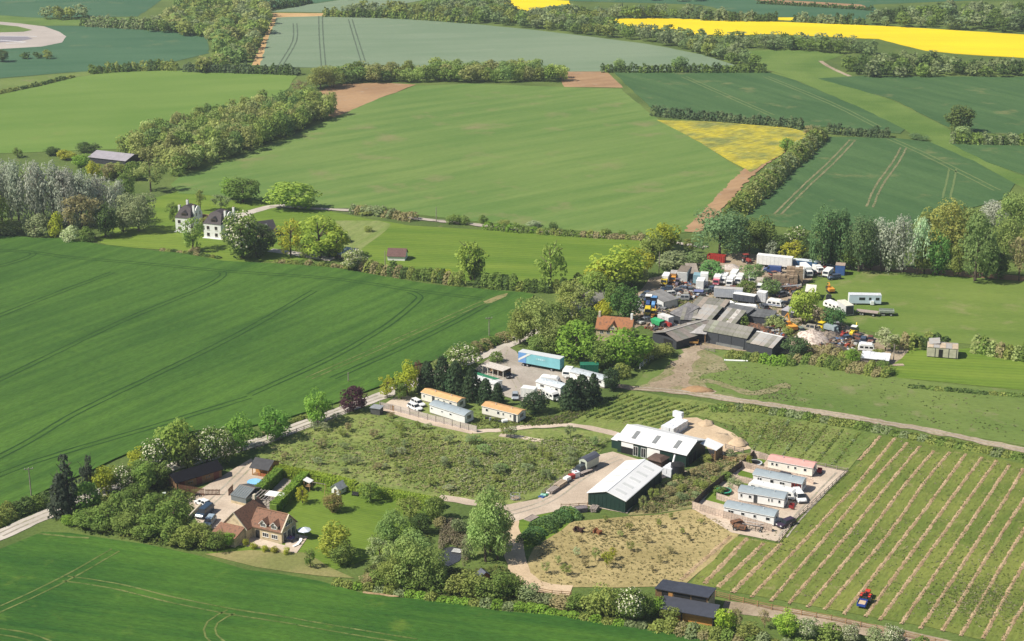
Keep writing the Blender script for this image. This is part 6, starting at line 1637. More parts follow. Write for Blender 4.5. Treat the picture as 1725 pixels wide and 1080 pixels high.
for k, p in enumerate(((820, 706), (826, 709), (834, 711), (842, 712))):
    bx = thing('porch_clutter', ['dark crate', 'grey drum', 'black chair', 'dark box'][k] + ' on the porch side of the light tan caravan', ['crate', 'drum', 'chair', 'box'][k], G(*p), k)
    if k == 1: MB().tube((0, 0, 0), (0, 0, .9), .32, n=12).build('drum', STEEL, bx)
    elif k == 2:
        box((0, 0, .45), (.5, .5, .05)).build('seat', BLACK, bx); box((0, -.24, .75), (.5, .05, .55)).build('backrest', BLACK, bx)
        for sx in (-.2, .2):
            for sy in (-.2, .2): box((sx, sy, .21), (.05, .05, .42)).build('leg', BLACK, bx)
    else:
        for z in (.1, .3, .5): box((0, 0, z), (.9, .6, .14)).build('slat', DARKMETAL, bx)
        for sx in (-.4, .4): box((sx, 0, .3), (.06, .5, .58)).build('end', DARKMETAL, bx)
for nm, p, L_, lab in (('porch', (1331, 857), 2.2, 'dark red porch at the end of the black-door caravan'), ('porch', (1378, 797), 2.0, 'red porch steps at the end of the pink-roofed caravan')):
    po = thing(nm, lab, 'porch', G(*p), -.3)
    for k in range(3): box((.2 + .3 * k, 0, .45 - .15 * k), (.32, 1.4, .1)).build('step', RB, po)
    for s in (-1, 1): box((.3, s * .7, .8), (1.1, .07, .7)).build('rail', M('deep_red', (.30, .03, .03), .6), po)
ob = thing('garden_plank', 'pale plank path leaning in the small hedged bed', 'plank', G(437, 862), .9)
box((0, 0, .08), (3.2, .7, .1)).build('plank', M('yellow_wood', (.60, .45, .22), .7), ob); box((0, 0, .02), (3.0, .2, .04)).build('batten', TIMBER, ob)
wp = thing('white_pipe', 'fallen white pipe on the pasture below the tarred barn', 'pipe', G(1240, 609), -.1)
MB().tube((-3.2, 0, .25), (3.2, 0, .25), .25, n=10).build('pipe', WHITE, wp); MB().tube((-3.3, 0, .25), (-3.0, 0, .25), .32, n=10).build('collar', OFFW, wp)
fp = thing('plank_heap', 'little heap of pale planks beside the bare grey post', 'plank heap', G(1512, 616), .1)
for k in range(6): box((0, (k % 3) * .5 - .5, .1 + .15 * (k // 3)), (3.4, .4, .1), rz=.05 * (k % 2)).build('plank', M('pale_planks', (.48, .38, .28), .85, .15, 2), fp)
# ------------------------------------------------------------------ vegetation
def quads(C, Nrm, size, r, elong=None, hang=None):
    """leaf clumps: one bent quad per centre"""
    n = len(C)
    a = r.normal(size=(n, 3))
    if hang is not None: a = a * (1 - hang) + np.array([0, 0, 1.0]) * hang * 3
    u = np.cross(Nrm, np.cross(a, Nrm)); u /= np.linalg.norm(u, axis=1)[:, None] + 1e-9
    v = np.cross(Nrm, u)
    s = size[:, None] * .5
    e = 1.0 if elong is None else elong
    j = lambda: r.uniform(.7, 1.25, (n, 1))
    P = np.stack([C - u * s * e * j() - v * s * .55 * j(), C - u * s * .2 + v * s * j(), C + u * s * e * j() + v * s * .45 * j(), C + u * s * .3 - v * s * j()], 1)
    return P.reshape(-1, 3)

def lobes_crown(lobes, n, size, r, cen, jitter=.42, inner=.12, up=.15, cull=-.35, **kw):
    L_ = np.array([l[:3] for l in lobes]); R = np.array([l[3:6] for l in lobes])
    w = (R.prod(1)) ** (2 / 3); w /= w.sum()
    k = r.choice(len(lobes), n * 3, p=w)
    d = r.normal(size=(n * 3, 3)); d[:, 2] += up; d /= np.linalg.norm(d, axis=1)[:, None]
    p = L_[k] + d * R[k] * (1 - inner * r.random((n * 3, 1)) ** 2) * r.uniform(.92, 1.06, (n * 3, 1))
    out = p - cen; out /= np.linalg.norm(out, axis=1)[:, None] + 1e-9
    ok = (d * out).sum(1) > cull
    p, d = p[ok][:n], d[ok][:n]
    nr = d + np.array([0, 0, .35]) + r.normal(size=p.shape) * jitter; nr /= np.linalg.norm(nr, axis=1)[:, None]
    return quads(p, nr, size * r.uniform(.6, 1.4, len(p)), r, **kw)

def crown(kind, seed, n, ls=1.0):
    """unit crown: x, y within half a unit, z from 0 to 1"""
    r = np.random.default_rng(seed)
    lob = []
    def ell(k, cz, rx, rz, lr, zmin=None, flat=.85):
        for i in range(k):
            d = r.normal(size=3); d /= np.linalg.norm(d)
            q = d * r.uniform(.55, 1.0)
            z = cz + q[2] * rz
            if zmin is not None and z < zmin: z = zmin + (zmin - z) * .3
            s = r.uniform(lr * .7, lr * 1.35)
            lob.append((q[0] * rx, q[1] * rx, z, s, s, s * flat))
    if kind == 'round':
        ell(36, .48, .33, .37, .14, .06)
        return lobes_crown(lob, n, .05 * ls, r, np.array([0, 0, .45]))
    if kind == 'dense':
        ell(48, .47, .35, .37, .125, .05)
        return lobes_crown(lob, n, .044 * ls, r, np.array([0, 0, .4]))
    if kind == 'open':
        ell(46, .52, .39, .40, .09, .09)
        return lobes_crown(lob, n, .044 * ls, r, np.array([0, 0, .5]), cull=-1)
    if kind == 'sparse':
        ell(26, .58, .36, .32, .10, .2)
        return lobes_crown(lob, n, .038 * ls, r, np.array([0, 0, .5]), cull=-1, inner=.9)
    if kind == 'bush':
        ell(26, .40, .34, .40, .17, .12)
        return lobes_crown(lob, n, .062 * ls, r, np.array([0, 0, .2]))
    if kind == 'poplar':
        for i in range(9):
            a = r.uniform(0, 6.28); q = r.uniform(.05, .30); h = r.uniform(.28, .42)
            lob.append((q * math.cos(a), q * math.sin(a), .96 - h - q * .5, .155, .155, h))
        for i in range(8):
            a = r.uniform(0, 6.28); q = r.uniform(.2, .36)
            lob.append((q * math.cos(a), q * math.sin(a), r.uniform(.25, .55), .12, .12, .18))
        return lobes_crown(lob, n, .036 * ls, r, np.array([0, 0, .4]), hang=.3, inner=.35)
    if kind == 'willow':
        ell(22, .56, .32, .34, .16, .2)
        for i in range(8):
            a = r.uniform(0, 6.28); lob.append((.33 * math.cos(a), .33 * math.sin(a), .36, .14, .14, .22))
        return lobes_crown(lob, n, .030 * ls, r, np.array([0, 0, .4]), hang=.3, elong=1.3, inner=.3)
    if kind == 'conifer':
        P, D = [], []
        for i in range(n):
            t = r.random() ** .75
            z = .05 + .93 * (1 - t); z = min(z, .985)
            a = r.uniform(0, 6.28)
            lay = .86 + .14 * math.cos(z * 46 + 2 * math.sin(3 * a)) + .10 * math.sin(5 * a + z * 17)
            rad = (.47 * (1 - z) ** .52 + .012) * lay * (1 - .3 * r.random() ** 2)
            P.append((rad * math.cos(a), rad * math.sin(a), z)); D.append((math.cos(a), math.sin(a), .35))
        P = np.array(P); D = np.array(D) + r.normal(size=P.shape) * .5; D /= np.linalg.norm(D, axis=1)[:, None]
        return quads(P, D, .06 * r.uniform(.7, 1.4, n), r, elong=1.3)
    if kind == 'pine':
        for i in range(20):
            z = r.uniform(.25, .93); a = r.uniform(0, 6.28); q = .34 * (1.05 - z) ** .5 * r.uniform(.3, 1)
            lob.append((q * math.cos(a), q * math.sin(a), z, .13, .13, .06))
        return lobes_crown(lob, n, .05 * ls, r, np.array([0, 0, .5]), jitter=.8)

def quad_mesh(name, V, mat, tint=None):
    V = np.ascontiguousarray(V, dtype=np.float32)
    n = len(V); nf = n // 4
    me = bpy.data.meshes.new(name)
    me.vertices.add(n); me.vertices.foreach_set('co', V.ravel())
    me.loops.add(n); me.loops.foreach_set('vertex_index', np.arange(n, dtype=np.int32))
    me.polygons.add(nf)
    me.polygons.foreach_set('loop_start', np.arange(0, n, 4, dtype=np.int32))
    if tint is not None:
        at = me.attributes.new('tint', 'FLOAT_COLOR', 'POINT')
        at.data.foreach_set('color', np.ascontiguousarray(tint, dtype=np.float32).ravel())
    me.materials.append(mat)
    me.update(calc_edges=True)
    me.validate()
    return me

def trunk_mesh(seed, top=.6, r0=.03, limbs=6, spread=.3):
    r = random.Random(seed); m = MB()
    p = Vector((0, 0, -.01)); q = Vector((r.uniform(-.02, .02), r.uniform(-.02, .02), top * .5)); s = Vector((r.uniform(-.03, .03), r.uniform(-.03, .03), top))
    m.tube(p, q, r0, r0 * .7, 7); m.tube(q, s, r0 * .7, r0 * .3, 7)
    for i in range(limbs):
        a = 6.28 * i / limbs + r.uniform(-.3, .3); z = top * r.uniform(.4, .85)
        b = Vector((0, 0, z)); e = b + Vector((math.cos(a) * spread * r.uniform(.6, 1), math.sin(a) * spread * r.uniform(.6, 1), r.uniform(.12, .3)))
        m.tube(b, e, r0 * .42, r0 * .14, 5, cap=False)
    return m.mesh('trunk', BARK)

NQ = {'round': 1900, 'dense': 2200, 'open': 1500, 'sparse': 1300, 'bush': 1000, 'poplar': 2200, 'willow': 4000, 'conifer': 1400, 'pine': 1200}
CROWN, TRUNK, BLOSSOM = {}, {}, {}
WHITEBLOSSOM = M('blossom', (.60, .58, .42), .8, .06, 1)
for i_, k_ in enumerate(NQ):
    CROWN[k_] = [quad_mesh('crown', crown(k_, 100 * i_ + j, NQ[k_]), LEAF) for j in range(4)]
    TRUNK[k_] = [trunk_mesh(50 * i_ + j, {'open': .8, 'sparse': .85, 'poplar': .8, 'conifer': .9, 'pine': .95, 'bush': .4}.get(k_, .6), .022 if k_ in ('sparse', 'poplar') else .028,
                            9 if k_ in ('open', 'sparse') else 5) for j in range(2)]
for j in range(3):
    r_ = np.random.default_rng(900 + j)
    base = crown('dense', 100 * 1 + j, 1900).reshape(-1, 4, 3).mean(1)
    base = base[base[:, 2] > .28]; base = base[r_.choice(len(base), min(len(base), 520), False)]
    out = base - np.array([0, 0, .35]); out /= np.linalg.norm(out, axis=1)[:, None]
    BLOSSOM[j] = quad_mesh('blossom', quads(base + out * .018, out + r_.normal(size=out.shape) * .3, (.031 * r_.uniform(.6, 1.4, len(base))), r_), WHITEBLOSSOM)

TC = {'yg': (.42, .45, .05), 'lime': (.52, .55, .055), 'bright': (.25, .41, .06), 'mid': (.21, .30, .07), 'dark': (.115, .18, .052), 'olive': (.31, .36, .095),
      'grey': (.30, .36, .17), 'silver': (.47, .50, .39), 'brown': (.39, .35, .17), 'copper': (.12, .055, .07), 'fir': (.072, .12, .055), 'gold': (.37, .37, .10),
      'chest': (.19, .28, .065), 'pale': (.40, .47, .17), 'pine': (.10, .13, .085)}
FB = 2.2            # leaf reflectance of the colours written out below
_tr = random.Random(11)
tree_count = 0
def plant(name, label, cat, p, h, w, kindk, col, blossom=0, group=None, trunk=True, depth=None):
    """one plant: Empty at the foot > trunk, crown (and blossom)"""
    global tree_count
    tree_count += 1
    t = thing(name, label, cat, p, _tr.uniform(0, 6.28), group)
    c = TC[col] if isinstance(col, str) else tuple(FB * q for q in col)
    f = _tr.uniform(.88, 1.12); g = _tr.uniform(.94, 1.06)
    c = (c[0] * f * g * (1 if isinstance(col, str) else .92), c[1] * f * (1 if isinstance(col, str) else 1.06), c[2] * f * g)
    j = _tr.randrange(3 if blossom else 4)
    e = _tr.uniform(.86, 1.14)
    cr = inst(CROWN[kindk][j], 'crown', t, sc=(w * e, w / e, h)); cr.color = (*c, 1)
    t.rotation_euler = (_tr.uniform(-.05, .05), _tr.uniform(-.05, .05), t.rotation_euler.z)
    if trunk: inst(TRUNK[kindk][_tr.randrange(2)], 'trunk', t, sc=((w + h) / 2, (w + h) / 2, h))
    if blossom:
        b = inst(BLOSSOM[j], 'blossom', t, sc=(w * e, w / e, h))
    return t

def tree(x, yt, yb, wpx, kindk, col, label, name=None, cat='tree', blossom=0, group=None, wide=1.0):
    """a tree standing at pixel (x, yb) whose top shows at row yt and which is wpx wide"""
    dep = TH + math.atan((yb - 540) / FOC)
    s = math.hypot(1, 0) * ppm(yb)
    w = wpx / s * wide * {'dense': 1.2, 'round': 1.22, 'willow': 1.3, 'poplar': 1.5, 'conifer': 1.25, 'bush': 1.15, 'open': 1.12}.get(kindk, 1.1)
    hp = (yb - yt)
    # silhouette: height + the part of the crown's thickness that shows
    h = max(1.2, hp / (s * math.cos(dep)) - w * .24 * math.tan(dep)) * 1.04
    if kindk == 'dense' and blossom == 0 and cat == 'tree': pass
    nm = name or {'poplar': 'poplar_tree', 'conifer': 'conifer_tree', 'pine': 'pine_tree', 'willow': 'willow_tree', 'bush': 'shrub'}.get(kindk, 'broadleaf_tree')
    # move the foot back so that the front of the crown, not the foot, meets row yb for low crowns
    p = G(x, yb)
    back = w * (.30 if kindk in ('bush', 'dense', 'conifer', 'round') else .12)
    p = Vector((p.x * (1 + back / max(p.y, 1)), p.y + back, 0))
    return plant(nm, label, cat, p, h, w, kindk, col, blossom, group)

# --- beside the white houses
GP = 'silvery poplars left of the white houses'
for i, (x, yt, yb, w) in enumerate(((-62, 258, 384, 40), (-30, 260, 384, 40), (4, 259, 384, 40), (34, 258, 384, 42), (62, 262, 387, 42), (90, 264, 388, 42), (118, 270, 388, 40), (146, 279, 386, 40), (172, 286, 382, 38), (197, 294, 380, 38), (20, 268, 372, 40), (76, 270, 374, 40), (104, 276, 374, 40), (132, 284, 374, 40), (160, 292, 374, 36))):
    tree(x, yt, yb, w, 'poplar', 'silver', 'silvery-leaved poplar in the dense clump left of the white houses', group=GP)
for a in ((140, 318, 404, 74, 'sparse', 'brown', 'brownish twiggy tree in front of the silvery poplars'), (178, 338, 404, 44, 'dense', 'dark', 'dark green tree at the right foot of the silvery poplars'),
          (234, 318, 392, 58, 'willow', 'grey', 'light grey-green drooping tree right of the silvery poplars'), (208, 345, 394, 34, 'dense', 'grey', 'smaller grey-green tree tucked against the drooping tree'),
          (254, 263, 325, 66, 'sparse', (.20, .20, .07), 'big airy yellow-brown tree behind the white house lawn'), (212, 284, 345, 32, 'dense', 'mid', 'dark green tree left of the airy yellow-brown tree'),
          (184, 272, 305, 36, 'sparse', 'brown', 'brown half-leafed tree in front of the long grey shed'), (198, 272, 302, 40, 'round', 'olive', 'olive tree in front of the middle of the long grey shed'), (228, 268, 306, 38, 'dense', 'mid', 'leafy tree at the right end of the long grey shed'),
          (160, 268, 306, 24, 'round', 'yg', 'small yellow-green tree below the long grey shed'),
          (137, 258, 284, 36, 'dense', 'bright', 'round bright green tree left of the long grey shed'), (112, 252, 272, 30, 'round', 'yg', 'yellow-green tree peeping over the silvery poplars'),
          (143, 238, 259, 28, 'dense', 'dark', 'dark round tree above the long grey shed'), (160, 241, 259, 24, 'dense', 'dark', 'second dark round tree above the long grey shed'),
          (88, 246, 264, 28, 'dense', 'dark', 'dark tree above the middle of the silvery poplars'), (30, 248, 266, 24, 'open', 'mid', 'small dark tree above the left of the silvery poplars'),
          (-20, 300, 398, 70, 'willow', 'olive', 'olive tree beyond the left end of the silvery poplars'),
          (410, 293, 347, 66, 'dense', 'chest', 'dark chestnut tree on the drive behind the white houses'), (390, 296, 340, 40, 'dense', 'bright', 'lighter green tree leaning on the chestnut by the drive'),
          (498, 305, 360, 84, 'round', (.16, .20, .035), 'broad round light green tree beside the drive'), (325, 363, 424, 50, 'open', (.13, .17, .04), 'light apple-like tree in front of the left white house'),
          (346, 362, 398, 30, 'open', 'olive', 'thin olive tree between the two white houses'), (292, 338, 374, 26, 'open', 'mid', 'slim dark tree at the left wall of the left white house'),
          (338, 315, 356, 26, 'sparse', 'olive', 'thin leafless-looking tree behind the left white house'), (372, 324, 356, 46, 'sparse', 'grey', 'bare grey spreading tree behind the right white house'),
          (445, 372, 432, 44, 'dense', 'dark', 'very dark tree right of the big blossoming chestnut'), (432, 400, 438, 46, 'dense', 'dark', 'dark low tree at the foot of the blossoming chestnut'),
          (490, 366, 434, 52, 'open', 'yg', 'yellow-green airy tree left of the widest yellow-green one'), (540, 358, 438, 92, 'open', (.20, .225, .035), 'widest yellow-green airy tree above the wheat'),
          (568, 378, 436, 46, 'open', 'yg', 'yellow-green airy tree right of the widest yellow-green one'), (555, 408, 438, 40, 'dense', 'dark', 'dark undergrown tree below the yellow-green airy trees'), (515, 405, 436, 28, 'open', 'olive', 'small olive tree below the yellow-green airy trees'),
          (793, 398, 474, 62, 'open', (.20, .215, .045), 'airy yellow tree with an ivy-dark stem in the meadow hedge'), (800, 420, 476, 30, 'dense', 'dark', 'ivy-dark column against the airy yellow meadow tree'),
          (926, 404, 490, 60, 'open', (.165, .195, .045), 'tall airy tree leaning right in the meadow hedge'), (750, 452, 474, 26, 'bush', 'lime', 'bright yellow bush in the meadow hedge'),
          ):
    tree(*a)
tree(408, 348, 442, 74, 'dense', 'chest', 'big chestnut tree in blossom in front of the right white house', name='chestnut_tree', blossom=1)
tree(596, 418, 458, 46, 'dense', 'pale', 'white blossoming bush at the blue-roofed shed', name='shrub', cat='shrub', blossom=1)
SB = 'shrub'
for a in ((60, 358, 402, 46, 'bush', 'grey', 'grey-green shrub at the left edge of the wheat'), (16, 372, 398, 50, 'bush', 'pale', 'pale low shrub at the far left wheat edge'), (-30, 366, 400, 50, 'bush', 'olive', 'olive shrub off the far left wheat edge'), (94, 352, 402, 28, 'bush', 'yg', 'yellow-green shrub beside the grey-green one'),
          (118, 378, 410, 36, 'bush', (.30, .30, .18), 'cream-flecked shrub under the brown twiggy tree'), (148, 380, 410, 28, 'bush', 'mid', 'mid-green shrub under the brown twiggy tree'), (640, 352, 364, 40, 'bush', 'mid', 'dark bush by the far lane left of the bare pole'), (614, 348, 362, 44, 'bush', 'olive', 'olive bush at the left end of the far lane hedge'), (672, 358, 368, 40, 'bush', 'olive', 'low olive bush left of the bare pole'),
          (765, 357, 379, 28, 'bush', 'mid', 'round green bush right of the bare pole'), (782, 362, 380, 20, 'bush', 'mid', 'smaller green bush joined to the one by the bare pole'), (815, 360, 379, 20, 'bush', 'mid', 'single green bush on the far lane'), (932, 371, 389, 18, 'bush', 'dark', 'single dark bush on the far hedge'),
          (900, 370, 384, 26, 'bush', (.22, .23, .14), 'pale flecked bush on the far hedge'), (850, 368, 382, 22, 'bush', 'olive', 'olive bush on the far hedge'), (1020, 382, 399, 20, 'bush', 'mid', 'green bush on the right part of the far hedge'), (1048, 385, 400, 18, 'bush', 'mid', 'green bush second from the right end of the far hedge'), (1075, 386, 402, 18, 'bush', 'mid', 'green bush at the right end of the far hedge'),
          (580, 396, 410, 24, 'bush', 'grey', 'grey-green bush beside the mown strip'), (620, 380, 392, 18, 'bush', 'olive', 'lone small bush on the mown strip'), (328, 414, 428, 18, 'bush', 'brown', 'small brown bush at the lawn wall of the white houses')):
    tree(*a, cat=SB)
# --- around the scrapyard
for a in ((1120, 372, 430, 64, 'round', 'yg', 'yellow-green tree at the corner of lane and middle field'), (1095, 405, 432, 36, 'round', 'olive', 'olive tree left of the yellow-green corner tree'), (1212, 344, 432, 86, 'willow', (.10, .135, .065), 'large grey-green poplar at the end of the earth track'),
          (1262, 362, 430, 50, 'willow', (.12, .14, .04), 'olive-brown tree right of the large grey-green poplar'), (1286, 366, 430, 42, 'round', (.11, .13, .035), 'olive tree second right of the large grey-green poplar'), (1310, 392, 434, 40, 'dense', 'dark', 'dark tree behind the very long white semi-trailer'),
          (1336, 400, 446, 54, 'open', 'yg', 'yellow-green tree right behind the very long white semi-trailer'), (1300, 402, 434, 26, 'open', 'silver', 'small silvery tree at the end of the long white semi-trailer'), (1160, 398, 428, 26, 'sparse', 'olive', 'thin bush-like tree beside the lane at the scrapyard'),
          (1132, 420, 458, 56, 'bush', 'grey', 'grey-green rounded tree at the scrapyard entrance, left'), (1165, 418, 456, 52, 'bush', (.125, .15, .06), 'grey-green rounded tree at the scrapyard entrance, right'),
          (1036, 416, 494, 84, 'round', (.185, .205, .03), 'spreading yellow-green tree left of the scrapyard'), (1076, 414, 474, 52, 'round', 'yg', 'yellow-green tree above the yellow-cab truck'), (1008, 438, 494, 48, 'round', 'yg', 'yellow-green tree at the left edge of the scrapyard'), (1086, 450, 478, 22, 'open', 'pale', 'pale little tree left of the yellow-cab truck'),
          (1052, 474, 548, 58, 'dense', (.065, .105, .03), 'tall dark green tree behind the red-roofed farmhouse'), (1016, 504, 542, 38, 'dense', 'lime', 'small brilliant yellow-green tree above the red roof'), (984, 474, 532, 62, 'sparse', (.17, .175, .06), 'brownish olive tree at the wheat corner by the scrapyard'), (955, 492, 560, 50, 'dense', 'olive', 'olive tree between wheat corner and farmhouse'), (985, 515, 562, 44, 'dense', 'mid', 'mid-green tree left of the red-roofed farmhouse'),
          (900, 500, 584, 74, 'willow', (.16, .17, .05), 'large olive willow at the right corner of the wheat'), (930, 520, 594, 56, 'willow', (.15, .165, .05), 'olive willow behind the turquoise trailer'), (876, 522, 582, 42, 'willow', 'olive', 'outermost olive willow on the wheat corner'), (905, 560, 604, 46, 'dense', (.13, .155, .045), 'low olive tree beside the turquoise trailer'), (925, 562, 606, 34, 'dense', 'mid', 'mid-green tree behind the turquoise trailer'),
          (1000, 452, 506, 58, 'round', (.15, .18, .04), 'tall olive tree between wheat corner and spreading yellow-green tree'), (962, 468, 528, 50, 'dense', 'olive', 'olive tree at the tip of the wheat by the meadow hedge'), (938, 504, 576, 54, 'dense', 'mid', 'mid-green tree above the turquoise trailer willows'), (1100, 392, 444, 50, 'round', 'olive', 'olive tree on the lane above the scrapyard entrance'), (1064, 440, 486, 44, 'dense', 'mid', 'mid-green tree left of the slate cabin'), (1034, 470, 524, 40, 'dense', 'mid', 'mid-green tree behind the brilliant yellow-green one'),
          (970, 536, 618, 84, 'dense', 'bright', 'big bright green tree over the green container'), (1054, 548, 628, 88, 'dense', 'bright', 'big bright green tree below the red-roofed farmhouse'), (1012, 572, 626, 56, 'dense', 'mid', 'mid-green tree between the two big bright green ones'), (1090, 566, 612, 46, 'bush', 'olive', 'olive scrub tree by the collapsing cart shed'), (1118, 574, 604, 40, 'bush', 'olive', 'olive scrub tree left of the mud track'),
          (1030, 614, 662, 38, 'dense', 'fir', 'dark rounded tree at the yard edge by the pasture'), (1048, 612, 640, 36, 'bush', 'olive', 'olive bush right of the dark rounded tree'), (980, 634, 690, 42, 'conifer', 'fir', 'dark conifer over the long white caravan'), (962, 640, 694, 40, 'conifer', 'fir', 'dark conifer at the left of the long white caravan'), (1000, 632, 680, 30, 'conifer', 'fir', 'narrow dark conifer at the right of the long white caravan'),
          (900, 656, 702, 50, 'dense', 'fir', 'dark rounded conifer-like tree beside the light tan caravan'), (1340, 566, 606, 52, 'dense', (.06, .085, .035), 'round dark bush at the end of the tarred barns'), (1491, 548, 594, 60, 'sparse', (.26, .25, .14), 'pale brown dome-shaped bush at the scrap heap'),
          (1197, 436, 474, 46, 'dense', (.085, .15, .05), 'round green tree below the red skip'), (1268, 440, 478, 46, 'dense', (.115, .15, .06), 'round green tree left of the orange machine in the scrapyard'), (1258, 468, 504, 38, 'dense', 'mid', 'small green tree behind the low loader'), (1298, 468, 502, 40, 'dense', (.115, .15, .055), 'green tree right of the beige lorry'),
          (1352, 482, 554, 56, 'round', (.19, .215, .04), 'tall yellow-green tree in the scrapyard middle'), (1380, 514, 552, 34, 'open', 'brown', 'brownish tree beside the tall yellow-green one'), (1402, 514, 558, 48, 'dense', (.055, .10, .035), 'dark leafy tree in front of the white rounded caravan roof'), (1438, 586, 614, 32, 'dense', 'bright', 'bright green bush left of the white sagging shed'), (1490, 608, 632, 36, 'bush', 'mid', 'green bush in front of the white sagging shed'), (1480, 585, 606, 26, 'bush', 'olive', 'olive bush behind the white sagging shed'),
          (1226, 530, 556, 30, 'bush', 'olive', 'olive bush behind the dark felted shed'), (1250, 528, 556, 26, 'bush', 'mid', 'bush hiding the long cream-topped caravan'), (1195, 506, 528, 44, 'bush', 'olive', 'olive bush row behind the brown tin shed'), (1160, 512, 530, 36, 'bush', 'olive', 'olive bush beside the slate cabin'), (1306, 528, 556, 32, 'bush', 'pale', 'pale green bush near the lilac-grey roof'), (1326, 548, 566, 24, 'bush', 'olive', 'little bush behind the folded excavator')):
    tree(*a, cat='shrub' if a[4] == 'bush' else 'tree')
tree(1340, 376, 430, 44, 'dense', 'chest', 'cream blossoming tree in the belt behind the scrapyard', name='chestnut_tree', blossom=1)
# --- tree belt on the right
for a in ((1384, 338, 456, 46, 'poplar', (.075, .115, .045), 'dark poplar at the left end of the right tree belt'), (1412, 344, 456, 46, 'poplar', (.075, .115, .045), 'dark poplar second in the right tree belt'), (1446, 350, 460, 44, 'poplar', (.085, .115, .05), 'dark poplar third in the right tree belt'), (1398, 396, 454, 44, 'dense', 'dark', 'dark lower tree under the dark poplars'), (1432, 400, 458, 42, 'dense', 'mid', 'greener lower tree under the dark poplars'), (1362, 392, 450, 36, 'dense', 'dark', 'dark tree left below the first dark poplar'),
          (1484, 358, 460, 42, 'poplar', 'silver', 'left silvery poplar of the right tree belt'), (1520, 353, 462, 52, 'poplar', 'silver', 'middle silvery poplar of the right tree belt'), (1545, 358, 464, 36, 'poplar', (.30, .33, .22), 'right silvery poplar of the right tree belt'), (1500, 402, 460, 40, 'dense', 'grey', 'grey-green tree between the silvery poplars'), (1466, 404, 458, 34, 'dense', 'dark', 'dark tree between dark and silvery poplars'),
          (1600, 338, 440, 70, 'willow', 'gold', 'golden tree in the right tree belt'), (1580, 386, 468, 50, 'dense', (.075, .125, .035), 'dark leafy tree below the golden one'), (1556, 392, 466, 40, 'dense', 'olive', 'olive tree left of the dark leafy one'), (1642, 362, 476, 62, 'willow', (.105, .125, .045), 'tall olive-dark tree right of the golden one'), (1614, 402, 470, 40, 'dense', 'olive', 'olive tree below the golden one'),
          (1676, 332, 384, 38, 'poplar', 'silver', 'silvery tree behind the right end of the belt'), (1708, 318, 400, 50, 'willow', (.155, .18, .055), 'yellow-olive tree at the right end of the belt'), (1690, 356, 440, 48, 'willow', (.15, .175, .05), 'lower yellow-olive tree at the right end of the belt'), (1716, 394, 476, 50, 'sparse', 'brown', 'brown half-leafed tree at the right edge'), (1680, 420, 474, 44, 'dense', 'dark', 'dark tree at the foot of the yellow-olive ones'), (1660, 398, 474, 34, 'dense', (.085, .12, .04), 'green tree between olive-dark and yellow-olive trees'),
          (1750, 330, 470, 70, 'willow', 'olive', 'olive tree just off the right edge of the belt'), (1790, 360, 480, 60, 'willow', 'gold', 'golden tree beyond the right edge of the belt'), (1562, 352, 420, 40, 'round', 'olive', 'olive tree behind the silvery poplars'), (1640, 348, 410, 44, 'round', (.14, .165, .05), 'yellowish tree behind the tall olive-dark one'),
          (1615, 177, 228, 52, 'round', (.085, .095, .03), 'lone dark oak-like tree on the right grass bank'), (1622, 208, 232, 30, 'bush', (.20, .21, .10), 'pale bush at the foot of the lone dark tree'), (1365, 208, 236, 34, 'sparse', 'brown', 'brown bush at the corner of the mustard patch'), (1326, 230, 258, 34, 'dense', (.12, .16, .035), 'light green tree at the edge of the mustard patch'),
          (1146, 93, 120, 32, 'round', (.12, .15, .06), 'round tree in the hedge below the grey barley'), (1044, 99, 120, 22, 'round', (.14, .175, .06), 'round light tree at the left of the barley hedge'), (505, 134, 160, 34, 'sparse', 'brown', 'brown bush at the tip of the bare soil'), (485, 152, 164, 22, 'bush', 'dark', 'dark bush below the brown one at the bare soil'),
          (540, 112, 152, 40, 'willow', 'olive', 'olive tree left of the square wood'), (562, 106, 148, 36, 'willow', 'olive', 'second olive tree left of the square wood'), (1548, 224, 238, 30, 'bush', (.10, .13, .06), 'single short hedge bush on the grass bank'), (4, 80, 106, 26, 'dense', (.075, .09, .035), 'dark tree at the far left edge by the race track')):
    tree(*a, cat='shrub' if a[4] == 'bush' else 'tree')
